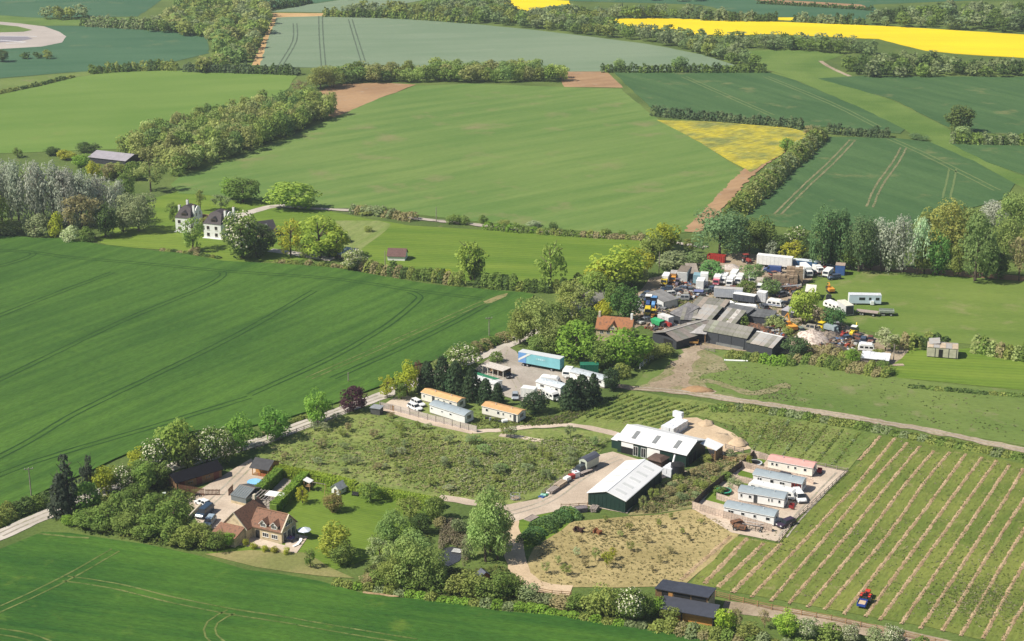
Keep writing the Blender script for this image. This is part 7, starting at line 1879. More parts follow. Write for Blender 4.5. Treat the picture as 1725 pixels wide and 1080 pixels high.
# --- avenue along the lane and the three caravans
for a in ((652, 630, 672, 34, 'open', 'yg', 'small yellow-green tree at the fence by the lane'), (686, 610, 672, 46, 'round', 'yg', 'yellow-green tree left of the dark conifers'), (706, 606, 648, 24, 'open', (.12, .05, .045), 'reddish slim tree beside the dark conifers'), (735, 600, 640, 26, 'sparse', 'pale', 'pale tree above the dark conifers'), (676, 640, 676, 26, 'dense', 'mid', 'green bushy tree at the foot of the yellow-green one'),
          (720, 612, 666, 36, 'conifer', 'fir', 'first dark conifer from the left behind the tan-roofed caravan'), (744, 604, 668, 40, 'conifer', 'fir', 'tallest dark conifer behind the tan-roofed caravan'), (770, 612, 673, 38, 'conifer', 'fir', 'third dark conifer behind the tan-roofed caravan'), (796, 622, 680, 36, 'conifer', 'fir', 'dark conifer between the two tan-roofed caravans'), (818, 640, 684, 30, 'conifer', 'fir', 'lower dark conifer between the tan-roofed caravans'), (838, 648, 688, 24, 'conifer', 'fir', 'smallest dark conifer at the end of the conifer row'), (758, 622, 670, 30, 'conifer', (.04, .065, .03), 'greener conifer in the middle of the conifer row'),
          (835, 590, 614, 26, 'bush', 'mid', 'round green bush at the gravel yard entrance'), (595, 648, 700, 48, 'dense', 'copper', 'copper-purple tree beside the lane'), (536, 656, 722, 54, 'dense', (.12, .18, .03), 'bright green tree left of the copper tree'), (466, 685, 748, 60, 'dense', (.10, .165, .03), 'rounded bright green tree beside the lane'), (408, 698, 768, 60, 'dense', (.11, .165, .03), 'bright green tree at the right end of the avenue'),
          (302, 704, 796, 74, 'round', (.155, .18, .04), 'tall olive-lime tree in the middle of the avenue'), (240, 754, 806, 40, 'round', 'yg', 'yellow-green tree left of the blossoming avenue chestnut'), (180, 780, 836, 46, 'round', 'yg', 'yellow-green tree right of the dark pines'), (246, 778, 836, 40, 'round', (.13, .16, .04), 'lime-brown tree above the thicket'), (318, 738, 800, 40, 'round', 'olive', 'olive tree under the tall olive-lime one'),
          (246, 768, 828, 48, 'dense', 'mid', 'dark green tree over the left end of the timber garage'), (276, 776, 824, 44, 'dense', 'chest', 'leafy tree hiding the left half of the garage roof'),
          (118, 768, 872, 54, 'pine', 'pine', 'broad dark pine at the lane corner'), (108, 800, 876, 44, 'conifer', 'pine', 'dark lower conifer under the broad pine'), (148, 764, 836, 36, 'pine', 'pine', 'slender dark pine right of the broad one'), (146, 812, 872, 56, 'dense', (.12, .185, .035), 'bright green broad-leaved tree in front of the dark pines')):
    tree(*a, cat='shrub' if a[4] == 'bush' else 'tree')
for a in ((350, 712, 790, 62, 'blossoming chestnut right of the tall olive-lime tree'), (382, 720, 786, 46, 'smaller blossoming chestnut between the avenue and the single trees'), (266, 730, 808, 62, 'tallest blossoming chestnut of the avenue'), (212, 778, 832, 44, 'low blossoming chestnut above the thicket'), (778, 580, 632, 68, 'wide cream-blossomed tree behind the conifers')):
    tree(a[0], a[1], a[2], a[3], 'dense', 'chest', a[4], name='chestnut_tree', blossom=1)
GT = 'leafy thicket trees between lane and stone house'
for (x, yt, yb, w, c) in ((150, 858, 896, 60, 'mid'), (185, 846, 896, 54, 'mid'), (205, 826, 886, 48, 'chest'), (232, 842, 900, 56, 'mid'), (226, 812, 866, 46, 'chest'), (262, 858, 912, 52, 'mid'), (264, 828, 890, 52, 'mid'), (212, 864, 906, 50, 'mid'), (292, 866, 920, 48, 'mid'), (318, 880, 928, 46, 'olive'), (340, 878, 930, 44, 'olive'), (244, 878, 914, 44, 'mid'), (120, 868, 888, 34, 'bright'), (172, 872, 900, 44, 'chest'), (300, 896, 926, 40, 'olive'), (366, 894, 934, 36, 'mid')):
    tree(x, yt, yb, w, 'dense', c, 'leafy green tree in the thicket between the lane corner and the stone house', group=GT)
tree(296, 828, 906, 56, 'dense', 'mid', 'rounded darker tree standing highest in the thicket near the parked vans')
tree(388, 894, 926, 26, 'dense', 'bright', 'bright green young tree in front of the low house roof')
# --- garden and pond
for a in ((562, 826, 868, 36, 'dense', (.17, .13, .05), 'bronze-leaved round tree on the striped lawn'), (510, 818, 850, 28, 'open', 'yg', 'airy young tree on the lawn beside the tall hedge'), (562, 884, 950, 56, 'round', (.21, .19, .035), 'yellow-orange tinged tree at the lawn edge'), (580, 912, 958, 46, 'dense', 'mid', 'dark green tree right of the yellow-orange tinged one'), (523, 922, 958, 24, 'open', 'mid', 'slim young tree on the dry verge'),
          (624, 806, 848, 44, 'open', (.13, .16, .04), 'olive tree breaking the long hedge'), (690, 832, 880, 50, 'open', 'olive', 'olive tree at the right end of the lawn'), (733, 830, 884, 42, 'dense', 'mid', 'dark rounded tree beside the pond reeds'), (708, 862, 905, 38, 'dense', 'dark', 'dark shrubby tree at the lawn corner near the pond'), (664, 858, 920, 54, 'willow', (.13, .165, .05), 'olive willow left of the pond'), (740, 870, 890, 24, 'bush', 'brown', 'red-brown bush above the pond reeds'),
          (640, 895, 972, 60, 'sparse', (.19, .19, .09), 'grey twiggy willow at the lower left of the pond'), (700, 886, 975, 56, 'willow', (.17, .20, .07), 'pale willow between the lawn corner and the pond'), (682, 898, 990, 66, 'willow', (.145, .17, .05), 'big olive willow left below the pond'), (722, 912, 994, 60, 'willow', (.15, .175, .05), 'big olive willow in front of the pond'), (660, 930, 992, 48, 'willow', 'olive', 'lower olive willow at the wheat edge'), (826, 822, 934, 64, 'willow', (.17, .20, .065), 'tall pale willow right of the pond, back one'), (818, 852, 950, 58, 'willow', (.175, .20, .07), 'tall pale willow right of the pond, front one'), (838, 852, 946, 46, 'willow', (.15, .18, .06), 'pale willow beside the sandy path'),
          (775, 868, 905, 26, 'bush', 'grey', 'grey-green bush at the back of the reeds'), (788, 900, 945, 24, 'bush', 'grey', 'grey-green bush at the right bank of the pond')):
    tree(*a, cat='shrub' if a[4] == 'bush' else 'tree')
NUM = ['first', 'second', 'third', 'fourth', 'fifth', 'short extra', 'sixth', 'seventh', 'eighth', 'ninth', 'tenth', 'eleventh', 'twelfth', 'thirteenth', 'fourteenth', 'fifteenth', 'sixteenth', 'seventeenth', 'eighteenth', 'nineteenth']
GB = 'bushes of the hedge along the bottom wheat edge'
GBX = [622, 640, 700, 736, 766, 795, 820, 846, 868, 890, 915, 944, 968, 996, 1018, 1085, 1108, 1128, 1160, 1190]
NTH = lambda x: [q for q in NUM if 'extra' not in q][GBX.index(x)] if GBX.index(x) < 19 else 'twentieth'
for (x, yt, yb, w, c) in ((622, 962, 988, 30, 'brown'), (640, 960, 994, 34, 'mid'), (700, 968, 1002, 44, 'mid'), (736, 970, 1006, 42, 'mid'), (766, 964, 1006, 44, 'olive'), (795, 962, 1012, 48, 'olive'), (820, 976, 1018, 44, 'mid'), (846, 960, 1014, 42, 'mid'), (868, 962, 1010, 36, 'mid'), (890, 978, 1016, 40, 'grey'), (915, 1000, 1024, 40, 'grey'), (944, 1002, 1030, 42, 'brown'), (968, 1000, 1032, 36, 'mid'), (996, 994, 1040, 44, 'olive'), (1018, 984, 1044, 50, 'olive'), (1085, 996, 1048, 40, 'mid'), (1108, 1000, 1040, 36, 'bright'), (1128, 1018, 1052, 30, 'olive'), (1160, 1052, 1072, 36, 'olive'), (1190, 1056, 1076, 36, 'olive')):
    tree(x, yt, yb, w, 'bush', c, '%s bush from the left in the mixed hedge along the bottom wheat edge' % NTH(x), cat='shrub', group=GB)
tree(1062, 984, 1056, 56, 'dense', 'mid', 'tall bush sprinkled with white blossom left of the stable', name='shrub', cat='shrub', blossom=1)
for a in ((1222, 1016, 1068, 36, 'bush', (.20, .23, .03), 'yellow-green bush at the right corner of the stable'), (1240, 1020, 1064, 34, 'sparse', 'brown', 'brown leafless bush right of the stable'), (1324, 1028, 1080, 46, 'dense', (.16, .21, .03), 'bright yellow-green bush below the vineyard fence'), (1392, 1048, 1086, 50, 'bush', 'mid', 'green bush between the two blossoming ones'), (1288, 1026, 1060, 26, 'sparse', 'brown', 'thin brown sapling in the roadside dirt'), (1475, 1058, 1096, 40, 'bush', 'grey', 'grey-green bush in the bottom right hedge'), (1545, 1072, 1110, 40, 'bush', 'mid', 'green bush at the bottom right edge'), (1262, 1046, 1084, 44, 'bush', 'olive', 'olive bush below the stable')):
    tree(*a, cat='shrub' if a[4] in ('bush', 'dense') else 'tree')
for a in ((1358, 1040, 1082, 42, 'left blossoming hawthorn bush below the vineyard fence'), (1432, 1052, 1088, 40, 'middle blossoming hawthorn bush below the vineyard fence'), (1504, 1052, 1094, 42, 'right blossoming hawthorn bush below the vineyard fence')):
    tree(a[0], a[1], a[2], a[3], 'dense', 'grey', a[4], name='shrub', cat='shrub', blossom=1)
for k, (x, y) in enumerate(((393, 918), (414, 922), (427, 927), (446, 931), (463, 933), (483, 936))):
    tree(x, y - 15, y, 13, 'bush', 'yg', 'young shrub in the row below the house terrace', cat='shrub', group='young shrubs below the terrace')
# paddock trees
GPD = 'young fruit trees of the dry paddock'
for (x, yb, h, w, c) in ((1003, 946, 26, 20, 'pale'), (1022, 958, 32, 28, 'yg'), (1032, 944, 24, 20, 'yg'), (1062, 930, 20, 18, 'olive'), (972, 942, 22, 16, 'sage'), (986, 958, 22, 16, 'brown'), (940, 954, 20, 20, 'pale'), (955, 972, 24, 24, 'olive'), (920, 968, 24, 20, 'pale'), (1110, 890, 18, 16, 'olive'), (1090, 916, 16, 16, 'brown'), (1150, 902, 14, 14, 'olive'), (1128, 934, 16, 18, 'brown'), (1112, 950, 18, 14, 'brown'), (1160, 912, 12, 14, 'brown'), (1060, 895, 16, 16, 'olive'), (1020, 880, 14, 14, 'olive'), (976, 914, 12, 12, 'brown'), (1098, 964, 14, 14, 'brown'), (1044, 906, 14, 16, 'pale'), (1180, 884, 12, 14, 'olive'), (1130, 876, 14, 14, 'olive')):
    tree(x, yb - h, yb, w, 'sparse', {'sage': (.26, .26, .16)}.get(c, c), 'small airy fruit tree on the dry paddock', name='fruit_tree', group=GPD)
# orchard trees and scrub bushes
ro_ = random.Random(21)
def in_poly(x, y, P):
    c = False; j = len(P) - 1
    for i in range(len(P)):
        if (P[i][1] > y) != (P[j][1] > y) and x < (P[j][0] - P[i][0]) * (y - P[i][1]) / (P[j][1] - P[i][1]) + P[i][0]: c = not c
        j = i
    return c
ORCH = [(440, 776), (500, 738), (570, 708), (640, 700), (720, 720), (790, 736), (862, 738), (950, 736), (1030, 738), (1000, 765), (975, 782), (930, 815), (895, 830), (850, 845), (790, 838), (740, 832), (560, 800)]
n_ = 0
while n_ < 54:
    x, y = ro_.uniform(440, 1030), ro_.uniform(705, 842)
    if not in_poly(x, y, ORCH): continue
    right = x > 760
    c = ro_.choice(['olive', (.16, .20, .08), (.18, .20, .10), 'grey'] if right else ['olive', 'brown', (.22, .21, .13), 'grey'])
    h = ro_.uniform(16, 26) if right else ro_.uniform(12, 20)
    tree(x, y - h, y, h * ro_.uniform(1.0, 1.5), 'sparse', c, 'airy grey-green orchard tree in the rough grass behind the garden hedge', name='fruit_tree', group='orchard trees in rough grass')
    n_ += 1
BANK = [(1062, 864), (1120, 815), (1200, 775), (1262, 766), (1212, 812), (1165, 850), (1110, 864)]
n_ = 0
while n_ < 20:
    x, y = ro_.uniform(1060, 1265), ro_.uniform(766, 866)
    if not in_poly(x, y, BANK): continue
    h = ro_.uniform(8, 17)
    tree(x, y - h, y, h * 1.4, 'bush', ro_.choice(['grey', 'olive', 'olive', 'brown']), 'low scrub bush on the rough bank between barns and caravan fence', cat='shrub', group='scrub bushes on the bank')
    n_ += 1
for a in ((1128, 838, 816, 26, 'brown', 'brown twiggy bush at the shaded side of the smaller barn'), (1100, 846, 820, 24, 'olive', 'olive bush at the shaded side of the smaller barn'), (1082, 862, 834, 20, 'pale', 'pale bush at the back corner of the smaller barn'), (1170, 806, 786, 22, 'brown', 'reddish bush at the shaded end of the long barn')):
    tree(a[0], a[2], a[1], a[3], 'sparse', a[4], a[5])
for a in ((1236, 826, 'bush', 'grey', 24, 26, 'grey bush at the back of the middle caravan plot'), (1224, 812, 'bush', 'mid', 18, 20, 'green bush in the second caravan plot'), (1262, 786, 'open', 'yg', 22, 12, 'slender tree in the top caravan plot'), (1212, 836, 'bush', 'mid', 16, 24, 'green bush by the green trampoline')):
    tree(a[0], a[1] - a[4], a[1], a[5], a[2], a[3], a[6], cat='shrub')
print('plants', tree_count)

# ------------------------------------------------------------------ hedges (each reads as one run)
def hedge(label, pix, w, h, cols, dens=1.0, size=.6, lump=.35, trim=False, seed=1, name='hedge', cat='hedge', group=None, blossom=0):
    r = np.random.default_rng(seed)
    P = [G(*p) for p in pix]
    seg = [(P[i], P[i + 1], (P[i + 1] - P[i]).length) for i in range(len(P) - 1)]
    L = sum(s[2] for s in seg)
    n = int(min(16000, L * (w + 2 * h) * dens * 2.2 / size ** 2))
    d = r.random(n) * L
    acc = 0; C = np.zeros((n, 3)); N = np.zeros((n, 3)); T = np.zeros((n, 4)); T[:, 3] = 1
    # lobes along the run: each with its own height, width and colour
    nl = max(2, int(L / (2.2 if not trim else 40)))
    lh = r.uniform(1 - lump, 1 + lump * .7, nl + 2); lw = r.uniform(1 - lump * .6, 1 + lump * .6, nl + 2)
    cl = np.array([TC[c] if isinstance(c, str) else tuple(FB * q for q in c) for c in cols])
    lc = cl[r.integers(0, len(cl), nl + 2)] * r.uniform(.85, 1.15, (nl + 2, 1))
    o = P[0]
    for a, b, l in seg:
        k = (d >= acc) & (d < acc + l); f = ((d[k] - acc) / l)[:, None]
        m = k.sum()
        if m:
            A = np.array(a) * (1 - f) + np.array(b) * f - np.array(o)
            u = np.array((b - a).normalized()); nn = np.array([-u[1], u[0], 0])
            pos = d[k] / L * nl; i0 = pos.astype(int); fr = pos - i0
            bump = 1 - (.0 if trim else .28) * (np.abs(fr - .5) * 2) ** 2
            hh = h * lh[i0] * bump; ww = w * lw[i0] * bump
            if trim:
                per = r.random(m) * (w + 2 * h)
                off = np.where(per < h, -w / 2, np.where(per < h + w, per - h - w / 2, w / 2))
                z = np.where(per < h, per, np.where(per < h + w, h, per - h - w))
                nv = np.where((per < h)[:, None], -nn, np.where((per < h + w)[:, None], np.array([0, 0, 1.0]), nn))
                off = off + r.normal(size=m) * .06; z = np.clip(z + r.normal(size=m) * .06, .05, None)
            else:
                th = r.uniform(-.15, math.pi + .15, m); q = 1 - .25 * r.random(m) ** 2
                off = np.cos(th) * ww / 2 * q; z = np.clip(np.sin(th) * hh * q, .1, None)
                nv = np.cos(th)[:, None] * nn + np.sin(th)[:, None] * np.array([0, 0, 1.0])
            C[k] = A + off[:, None] * nn; C[k, 2] = z
            N[k] = nv; T[k, :3] = lc[i0]
        acc += l
    N = N + r.normal(size=N.shape) * (.35 if trim else .6); N /= np.linalg.norm(N, axis=1)[:, None] + 1e-9
    V = quads(C, N, size * r.uniform(.6, 1.4, n), r)
    t = thing(name, label, cat, o, 0, group)
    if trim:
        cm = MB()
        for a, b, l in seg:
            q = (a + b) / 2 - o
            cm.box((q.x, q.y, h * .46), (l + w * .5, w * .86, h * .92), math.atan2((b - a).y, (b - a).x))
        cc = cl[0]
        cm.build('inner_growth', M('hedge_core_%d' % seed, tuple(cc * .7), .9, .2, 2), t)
    inst(quad_mesh('foliage', V, LEAF_T, np.repeat(T, 4, 0)), 'foliage', t)
    if blossom:
        k = r.random(n) < blossom
        V = quads(C[k] + N[k] * .15, N[k], size * .7 * r.uniform(.6, 1.2, k.sum()), r)
        inst(quad_mesh('blossom', V, WHITEBLOSSOM), 'blossom', t)
    return t
ORD = ['first', 'second', 'third', 'fourth', 'fifth', 'sixth', 'seventh']
TH_ = [(.10, .16, .022), (.11, .17, .024)]
hedge('tall clipped hedge between lawn and hedged garden', [(462, 866), (482, 846), (500, 827), (515, 812)], 1.9, 2.6, TH_, 1.2, .3, trim=True, seed=1, lump=.05)
hedge('tall clipped hedge along the courtyard side of the hedged garden', [(436, 838), (452, 823), (470, 806)], 1.9, 2.6, [(.085, .14, .022)], 1.2, .3, trim=True, seed=2, lump=.05)
hedge('long clipped hedge at the back of the garden', [(466, 800), (515, 810), (560, 819), (598, 828)], 2.0, 2.4, [(.14, .185, .022)], 1.2, .32, trim=True, seed=3, lump=.05)
hedge('clipped hedge between lawn and orchard, right run', [(604, 831), (660, 840), (700, 847), (742, 856)], 1.8, 2.0, [(.13, .175, .025)], 1.2, .32, trim=True, seed=4, lump=.05)
hedge('mixed meadow hedge between wheat and mown meadow', [(600, 452), (640, 460), (680, 466), (740, 474), (780, 482)], 5, 4.2, ['olive', 'mid', 'dark', 'brown'], 1, .5, seed=5)
hedge('darker run of the meadow hedge towards the scrapyard', [(800, 482), (850, 486), (905, 490), (950, 492), (985, 480)], 5, 4.4, ['mid', 'dark', 'olive'], 1, .5, seed=6)
hedge('straggling low hedge at the foot of the white house lawn', [(270, 422), (320, 428), (372, 436)], 2, 1.0, ['olive', 'brown', 'dark'], 1, .45, seed=7)
hedge('rough low hedge under the yellow-green airy trees', [(460, 443), (520, 447), (590, 454)], 3, 1.6, ['olive', 'brown', 'mid'], 1, .5, seed=8)
hedge('dense green hedge on the far lane below the middle field', [(815, 384), (860, 389), (905, 392)], 5, 2.6, ['mid', 'bright'], 1, .7, seed=9)
hedge('browner hedge on the far lane towards the scrapyard', [(905, 393), (950, 396), (1000, 399), (1085, 404)], 4, 2.0, ['brown', 'olive', 'mid'], 1, .7, seed=10)
hedge('scrubby hedge on the far lane left of the bare pole', [(590, 358), (640, 362), (700, 372)], 6, 3.0, ['olive', 'grey', 'brown'], 1, .7, seed=11)
hedge('dark hedge along the wheat at the lane, far left', [(-60, 912), (0, 878), (50, 858), (86, 846)], 5, 3.4, ['dark', 'mid', 'olive'], 1, .4, seed=12)
hedge('thin hedge along the lane beside the wheat', [(430, 738), (500, 708), (560, 688)], 2, 1.0, ['brown', 'olive', 'dark'], .8, .45, seed=13)
hedge('rough hedge between wheat and lane by the gravel yard', [(790, 598), (830, 580), (870, 566), (880, 552)], 5, 2.6, ['olive', 'mid', 'brown'], 1, .42, seed=14)
hedge('bank of rough bushes at the bottom hedge foot', [(560, 985), (640, 996), (720, 1010), (800, 1020), (900, 1028), (1000, 1048), (1110, 1062)], 3, 1.4, ['olive', 'grey', 'bright'], 1, .36, seed=15)
hedge('rough bushy bank below the stable', [(1100, 1058), (1180, 1072), (1260, 1084), (1340, 1096), (1480, 1120), (1620, 1150)], 5, 2.2, ['olive', 'mid', 'brown', 'grey'], 1, .38, seed=16)
hedge('line of nettles and bushes below the tarred barns', [(1225, 598), (1265, 606), (1300, 612), (1340, 614)], 5, 2.2, ['mid', 'olive', 'bright'], 1, .42, seed=17)
hedge('scrub below the rubble heaps', [(1340, 604), (1390, 612), (1440, 622), (1500, 632)], 8, 2.6, ['olive', 'mid', 'brown'], 1, .45, seed=18)
hedge('second line of scrub under the rubble heaps', [(1350, 590), (1400, 596), (1440, 606)], 7, 2.4, ['olive', 'brown'], 1, .45, seed=19)
hedge('bushy hedge between right meadow and green pasture, left run', [(1500, 584), (1540, 586), (1570, 582), (1600, 584)], 6, 3.6, ['dark', 'olive', 'brown'], 1, .7, seed=20)
hedge('bushy hedge between right meadow and green pasture, right run', [(1638, 590), (1670, 596), (1725, 604), (1820, 612)], 7, 4.2, ['mid', 'pale', 'olive', 'brown'], 1, .7, seed=21)
hedge('low weedy strip below the dirt track', [(1195, 690), (1250, 688), (1330, 698), (1420, 714), (1500, 728)], 5, 1.1, ['mid', 'olive', 'grey'], .8, .5, seed=22)
hedge('low weedy strip beside the dirt track, right', [(1500, 730), (1600, 748), (1725, 772), (1850, 800)], 5, 1.0, ['mid', 'olive', 'grey'], .8, .5, seed=23)
hedge('faint ditch hedge across the pasture', [(1530, 652), (1620, 660), (1725, 668), (1850, 676)], 2.5, .8, ['mid', 'olive', 'dark'], .6, .5, seed=24)
hedge('dark green reedy hedge on the green bank', [(886, 918), (905, 898), (935, 878), (968, 866)], 6, 2.2, [(.055, .105, .035), (.07, .12, .04)], 1.1, .36, seed=25)
hedge('long hedge down the earth track', [(1382, 232), (1350, 262), (1320, 288), (1290, 316), (1262, 342), (1238, 362)], 9, 6.0, ['olive', (.15, .165, .06), 'mid', 'grey'], 1, .9, seed=26)
hedge('dark hedge under the strip field', [(1098, 194), (1160, 200), (1230, 206), (1300, 212), (1352, 217)], 6, 4.6, [(.05, .075, .035), (.075, .10, .045)], 1, .9, seed=27)
hedge('dark hedge right of the mustard corner', [(1392, 224), (1440, 228), (1498, 232)], 6, 4.4, [(.05, .075, .035), (.075, .10, .045)], 1, .9, seed=28)
hedge('rough bushes in front of the long grey shed', [(140, 293), (180, 297), (222, 299)], 6, 3.4, ['olive', 'mid', 'brown'], 1, .6, seed=40)
hedge('hedge right of the lone dark tree', [(1600, 240), (1650, 242), (1725, 243), (1900, 248)], 8, 5.0, ['dark', 'mid', 'grey'], 1, 1.0, seed=29)
hedge('hedge below the grey barley', [(1012, 121), (1060, 122), (1150, 122), (1290, 122)], 6, 4.6, ['dark', 'mid'], 1, 1.0, seed=30)
hedge('dark hedge above the upper left field', [(310, 120), (380, 122), (440, 124), (505, 126)], 7, 5.0, ['dark', (.06, .085, .04)], 1, 1.0, seed=31)
hedge('hedge at the top of the upper left field', [(150, 124), (190, 121), (240, 118), (300, 118)], 8, 5.0, ['dark', 'mid', 'olive'], 1, 1.0, seed=32)
hedge('thin hedge down the upper left field', [(-120, 190), (0, 158), (60, 146), (125, 130)], 3, 2.0, ['olive', 'dark'], .8, .9, seed=33)
hedge('dark hedge of the far left clump row', [(140, 43), (200, 47), (300, 52), (350, 54)], 9, 6.5, ['dark', 'grey'], 1, 1.2, seed=34)
hedge('hedge along the top barley edge', [(545, 28), (640, 30), (700, 33), (800, 40)], 6, 5, ['mid', 'dark', 'olive'], 1, 1.3, seed=35)
hedge('dark distant hedge right of the orange headland', [(455, 14), (490, 12), (520, 4)], 8, 5, ['dark'], 1, 1.2, seed=36)
hedge('hedge at the back of the rape field', [(1180, 34), (1240, 36), (1310, 36)], 8, 6, ['dark', 'grey'], 1, 1.3, seed=37)
hedge('distant hedge right of the small rape strip', [(1336, 36), (1400, 40), (1456, 42)], 8, 6, ['dark', 'grey'], 1, 1.3, seed=38)
hedge('distant thin hedge beside the ploughed strip', [(1275, 6), (1380, 12), (1470, 18)], 4, 3, ['dark'], 1, 1.2, seed=39)
for k_ in range(10):
    t_ = k_ / 9
    a_ = ((955 + 140 * t_, 704 + 14 * t_ ** 2), (1050 + 142 * t_, 663 + 24 * t_))
    hedge('%s low green vine row left of the sand yard, counted from the conifers' % [q for q in NUM if 'extra' not in q][k_], a_, .8, .6, ['mid', 'dark', 'olive'], .5, .36, lump=.6, seed=80 + k_, name='vine_row', cat='vine row', group='low vine rows, left block')
for k_, a_ in enumerate((((1252, 752), (1262, 712)), ((1268, 760), (1296, 706)), ((1290, 764), (1330, 708)), ((1318, 768), (1362, 712)), ((1346, 774), (1392, 718)), ((1374, 780), (1420, 724)), ((1402, 784), (1448, 730)))):
    hedge('%s low green vine row above the pink-roofed caravan, counted from the sand heap' % ORD[k_], a_, .8, .5, ['olive', 'grey', 'mid'], .4, .34, lump=.6, seed=60 + k_, name='vine_row', cat='vine row', group='low vine rows, right block')

# ------------------------------------------------------------------ woods
def scatter(pix, spacing, seed, zfront=0):
    r = random.Random(seed)
    P = [G(*p) for p in pix]; PP = [(p.x, p.y) for p in P]
    x0, x1 = min(p.x for p in P), max(p.x for p in P); y0, y1 = min(p.y for p in P), max(p.y for p in P)
    out = []; cell = {}
    area = (x1 - x0) * (y1 - y0)
    for _ in range(int(area / spacing ** 2 * 6)):
        x, y = r.uniform(x0, x1), r.uniform(y0, y1)
        if not in_poly(x, y, PP): continue
        ci, cj = int(x // spacing), int(y // spacing)
        if any((x - q[0]) ** 2 + (y - q[1]) ** 2 < spacing ** 2 for a in (-1, 0, 1) for b in (-1, 0, 1) for q in cell.get((ci + a, cj + b), ())): continue
        cell.setdefault((ci, cj), []).append((x, y)); out.append((x, y))
    return out
LOW = {k: [crown(k, 700 + 10 * i + j, n, 2.5).astype(np.float32) for j in range(4)] for i, (k, n) in enumerate((('round', 190), ('dense', 210), ('bush', 130), ('willow', 190)))}
HI = {k: [crown(k, 800 + 10 * i + j, n, 1.5).astype(np.float32) for j in range(4)] for i, (k, n) in enumerate((('round', 620), ('dense', 680), ('bush', 380)))}
def wood(name, label, pix, spacing, h, cols, seed, kinds=('round', 'dense'), lib=None):
    """a far-off wood that reads as one mass"""
    r = np.random.default_rng(seed)
    pts = scatter(pix, spacing, seed)
    Vs, Ts = [], []
    cl = [TC[c] if isinstance(c, str) else tuple(FB * q for q in c) for c in cols]
    for (x, y) in pts:
        V = (lib or LOW)[kinds[r.integers(len(kinds))]][r.integers(4)]
        a = r.uniform(0, 6.28); hh = h * r.uniform(.72, 1.18); w = min(spacing * 2.2, hh * 1.1) * r.uniform(.85, 1.25)
        ca, sa = math.cos(a), math.sin(a)
        W = np.empty_like(V)
        W[:, 0] = (V[:, 0] * ca - V[:, 1] * sa) * w + x; W[:, 1] = (V[:, 0] * sa + V[:, 1] * ca) * w + y; W[:, 2] = V[:, 2] * hh
        Vs.append(W)
        c = np.array(cl[r.integers(len(cl))]) * r.uniform(.8, 1.2)
        Ts.append(np.tile(np.append(c, 1), (len(V), 1)))
    if not Vs: return
    o = bpy.data.objects.new(name, quad_mesh(name, np.concatenate(Vs), LEAF_T, np.concatenate(Ts)))
    COL.objects.link(o); o['kind'] = 'stuff'; o['label'] = label
    print(name, len(pts))
MIXC = ['olive', 'mid', (.13, .175, .045), (.10, .15, .045), (.16, .20, .05), (.17, .18, .065)]
wood('long_wood', 'long mixed wood between the two light green fields', [(205, 260), (240, 249), (300, 231), (400, 201), (480, 184), (530, 179), (560, 195), (530, 209), (480, 232), (350, 280), (300, 296), (270, 283)], 4.4, 12, MIXC + ['pale', (.17, .19, .06)], 1, ('round', 'dense', 'bush'), HI)
wood('square_wood', 'wood with a dark straight edge below the grey barley', [(520, 152), (560, 140), (600, 130), (700, 127), (900, 126), (947, 130), (946, 138.5), (800, 139.5), (640, 139), (560, 143)], 4.9, 9.5, MIXC + [(.15, .20, .055)], 2, ('round', 'dense'), HI)
wood('far_wood', 'broad far wood left of the orange headland', [(240, 50), (270, 42), (300, 18), (380, -10), (450, 14), (456, 34), (440, 66), (430, 90), (400, 116), (340, 122), (360, 108), (372, 80), (345, 64), (250, 54)], 6.8, 10, MIXC + ['grey', (.19, .21, .08)], 3, ('round', 'dense', 'bush'))
wood('far_wood', 'far copse in the fields at upper left', [(72, 33), (95, 29), (130, 28), (144, 31), (100, 34.5)], 6, 9, ['mid', 'olive', 'grey'], 4)
wood('far_wood', 'small far copse by the race track', [(40, 99), (60, 95), (85, 94), (95, 98), (70, 100)], 5, 5, ['dark', 'olive'], 5, ('bush', 'dense'))
wood('far_wood', 'far wooded slope behind the grey barley', [(545, 27), (620, 24), (700, 22), (760, 10), (840, 12), (870, 30), (930, 30), (1000, 35), (1060, 57), (1120, 65), (1190, 73), (1230, 92), (1290, 118), (1240, 110), (1150, 84), (1080, 70), (980, 58), (850, 43), (720, 31), (620, 29)], 6.8, 9.5, ['grey', 'mid', 'olive', (.11, .15, .06)], 6, ('round', 'dense'))
wood('far_wood', 'far wood between the two rape fields', [(905, 30), (960, 27), (1030, 26), (1180, 29), (1240, 35), (1100, 31.5), (1010, 32), (940, 34)], 6, 9, ['grey', (.09, .13, .06), 'mid'], 7, ('round', 'dense'))
wood('far_wood', 'far wood under the long rape field', [(1190, 70), (1250, 73), (1330, 75), (1400, 79), (1460, 86), (1470, 93), (1425, 91), (1374, 90), (1300, 85), (1225, 80)], 6, 9, ['grey', 'mid', (.11, .15, .06)], 8, ('round', 'dense', 'willow'))
wood('far_wood', 'far wood edge along the right far field', [(1410, 113), (1450, 109), (1510, 102), (1560, 107), (1640, 114), (1725, 118), (2200, 148), (2200, 170), (1725, 131), (1600, 129), (1470, 131), (1445, 126)], 6.2, 8, ['grey', 'mid', 'dark', (.14, .17, .07)], 9, ('round', 'dense', 'bush'))
wood('far_wood', 'far wood along the top of the long rape field', [(1462, 43), (1480, 35), (1600, 24), (1725, 22), (2200, 30), (2200, 88), (1725, 57), (1560, 48)], 7.8, 10, ['grey', 'mid', 'grey', (.11, .15, .07), 'dark'], 10, ('round', 'dense'))
wood('far_wood', 'distant tree line at the top right corner', [(1330, -8), (1470, -2), (1725, -8), (2200, -30), (2200, -80), (1330, -30)], 13, 11, ['dark', 'grey'], 11, ('round',))
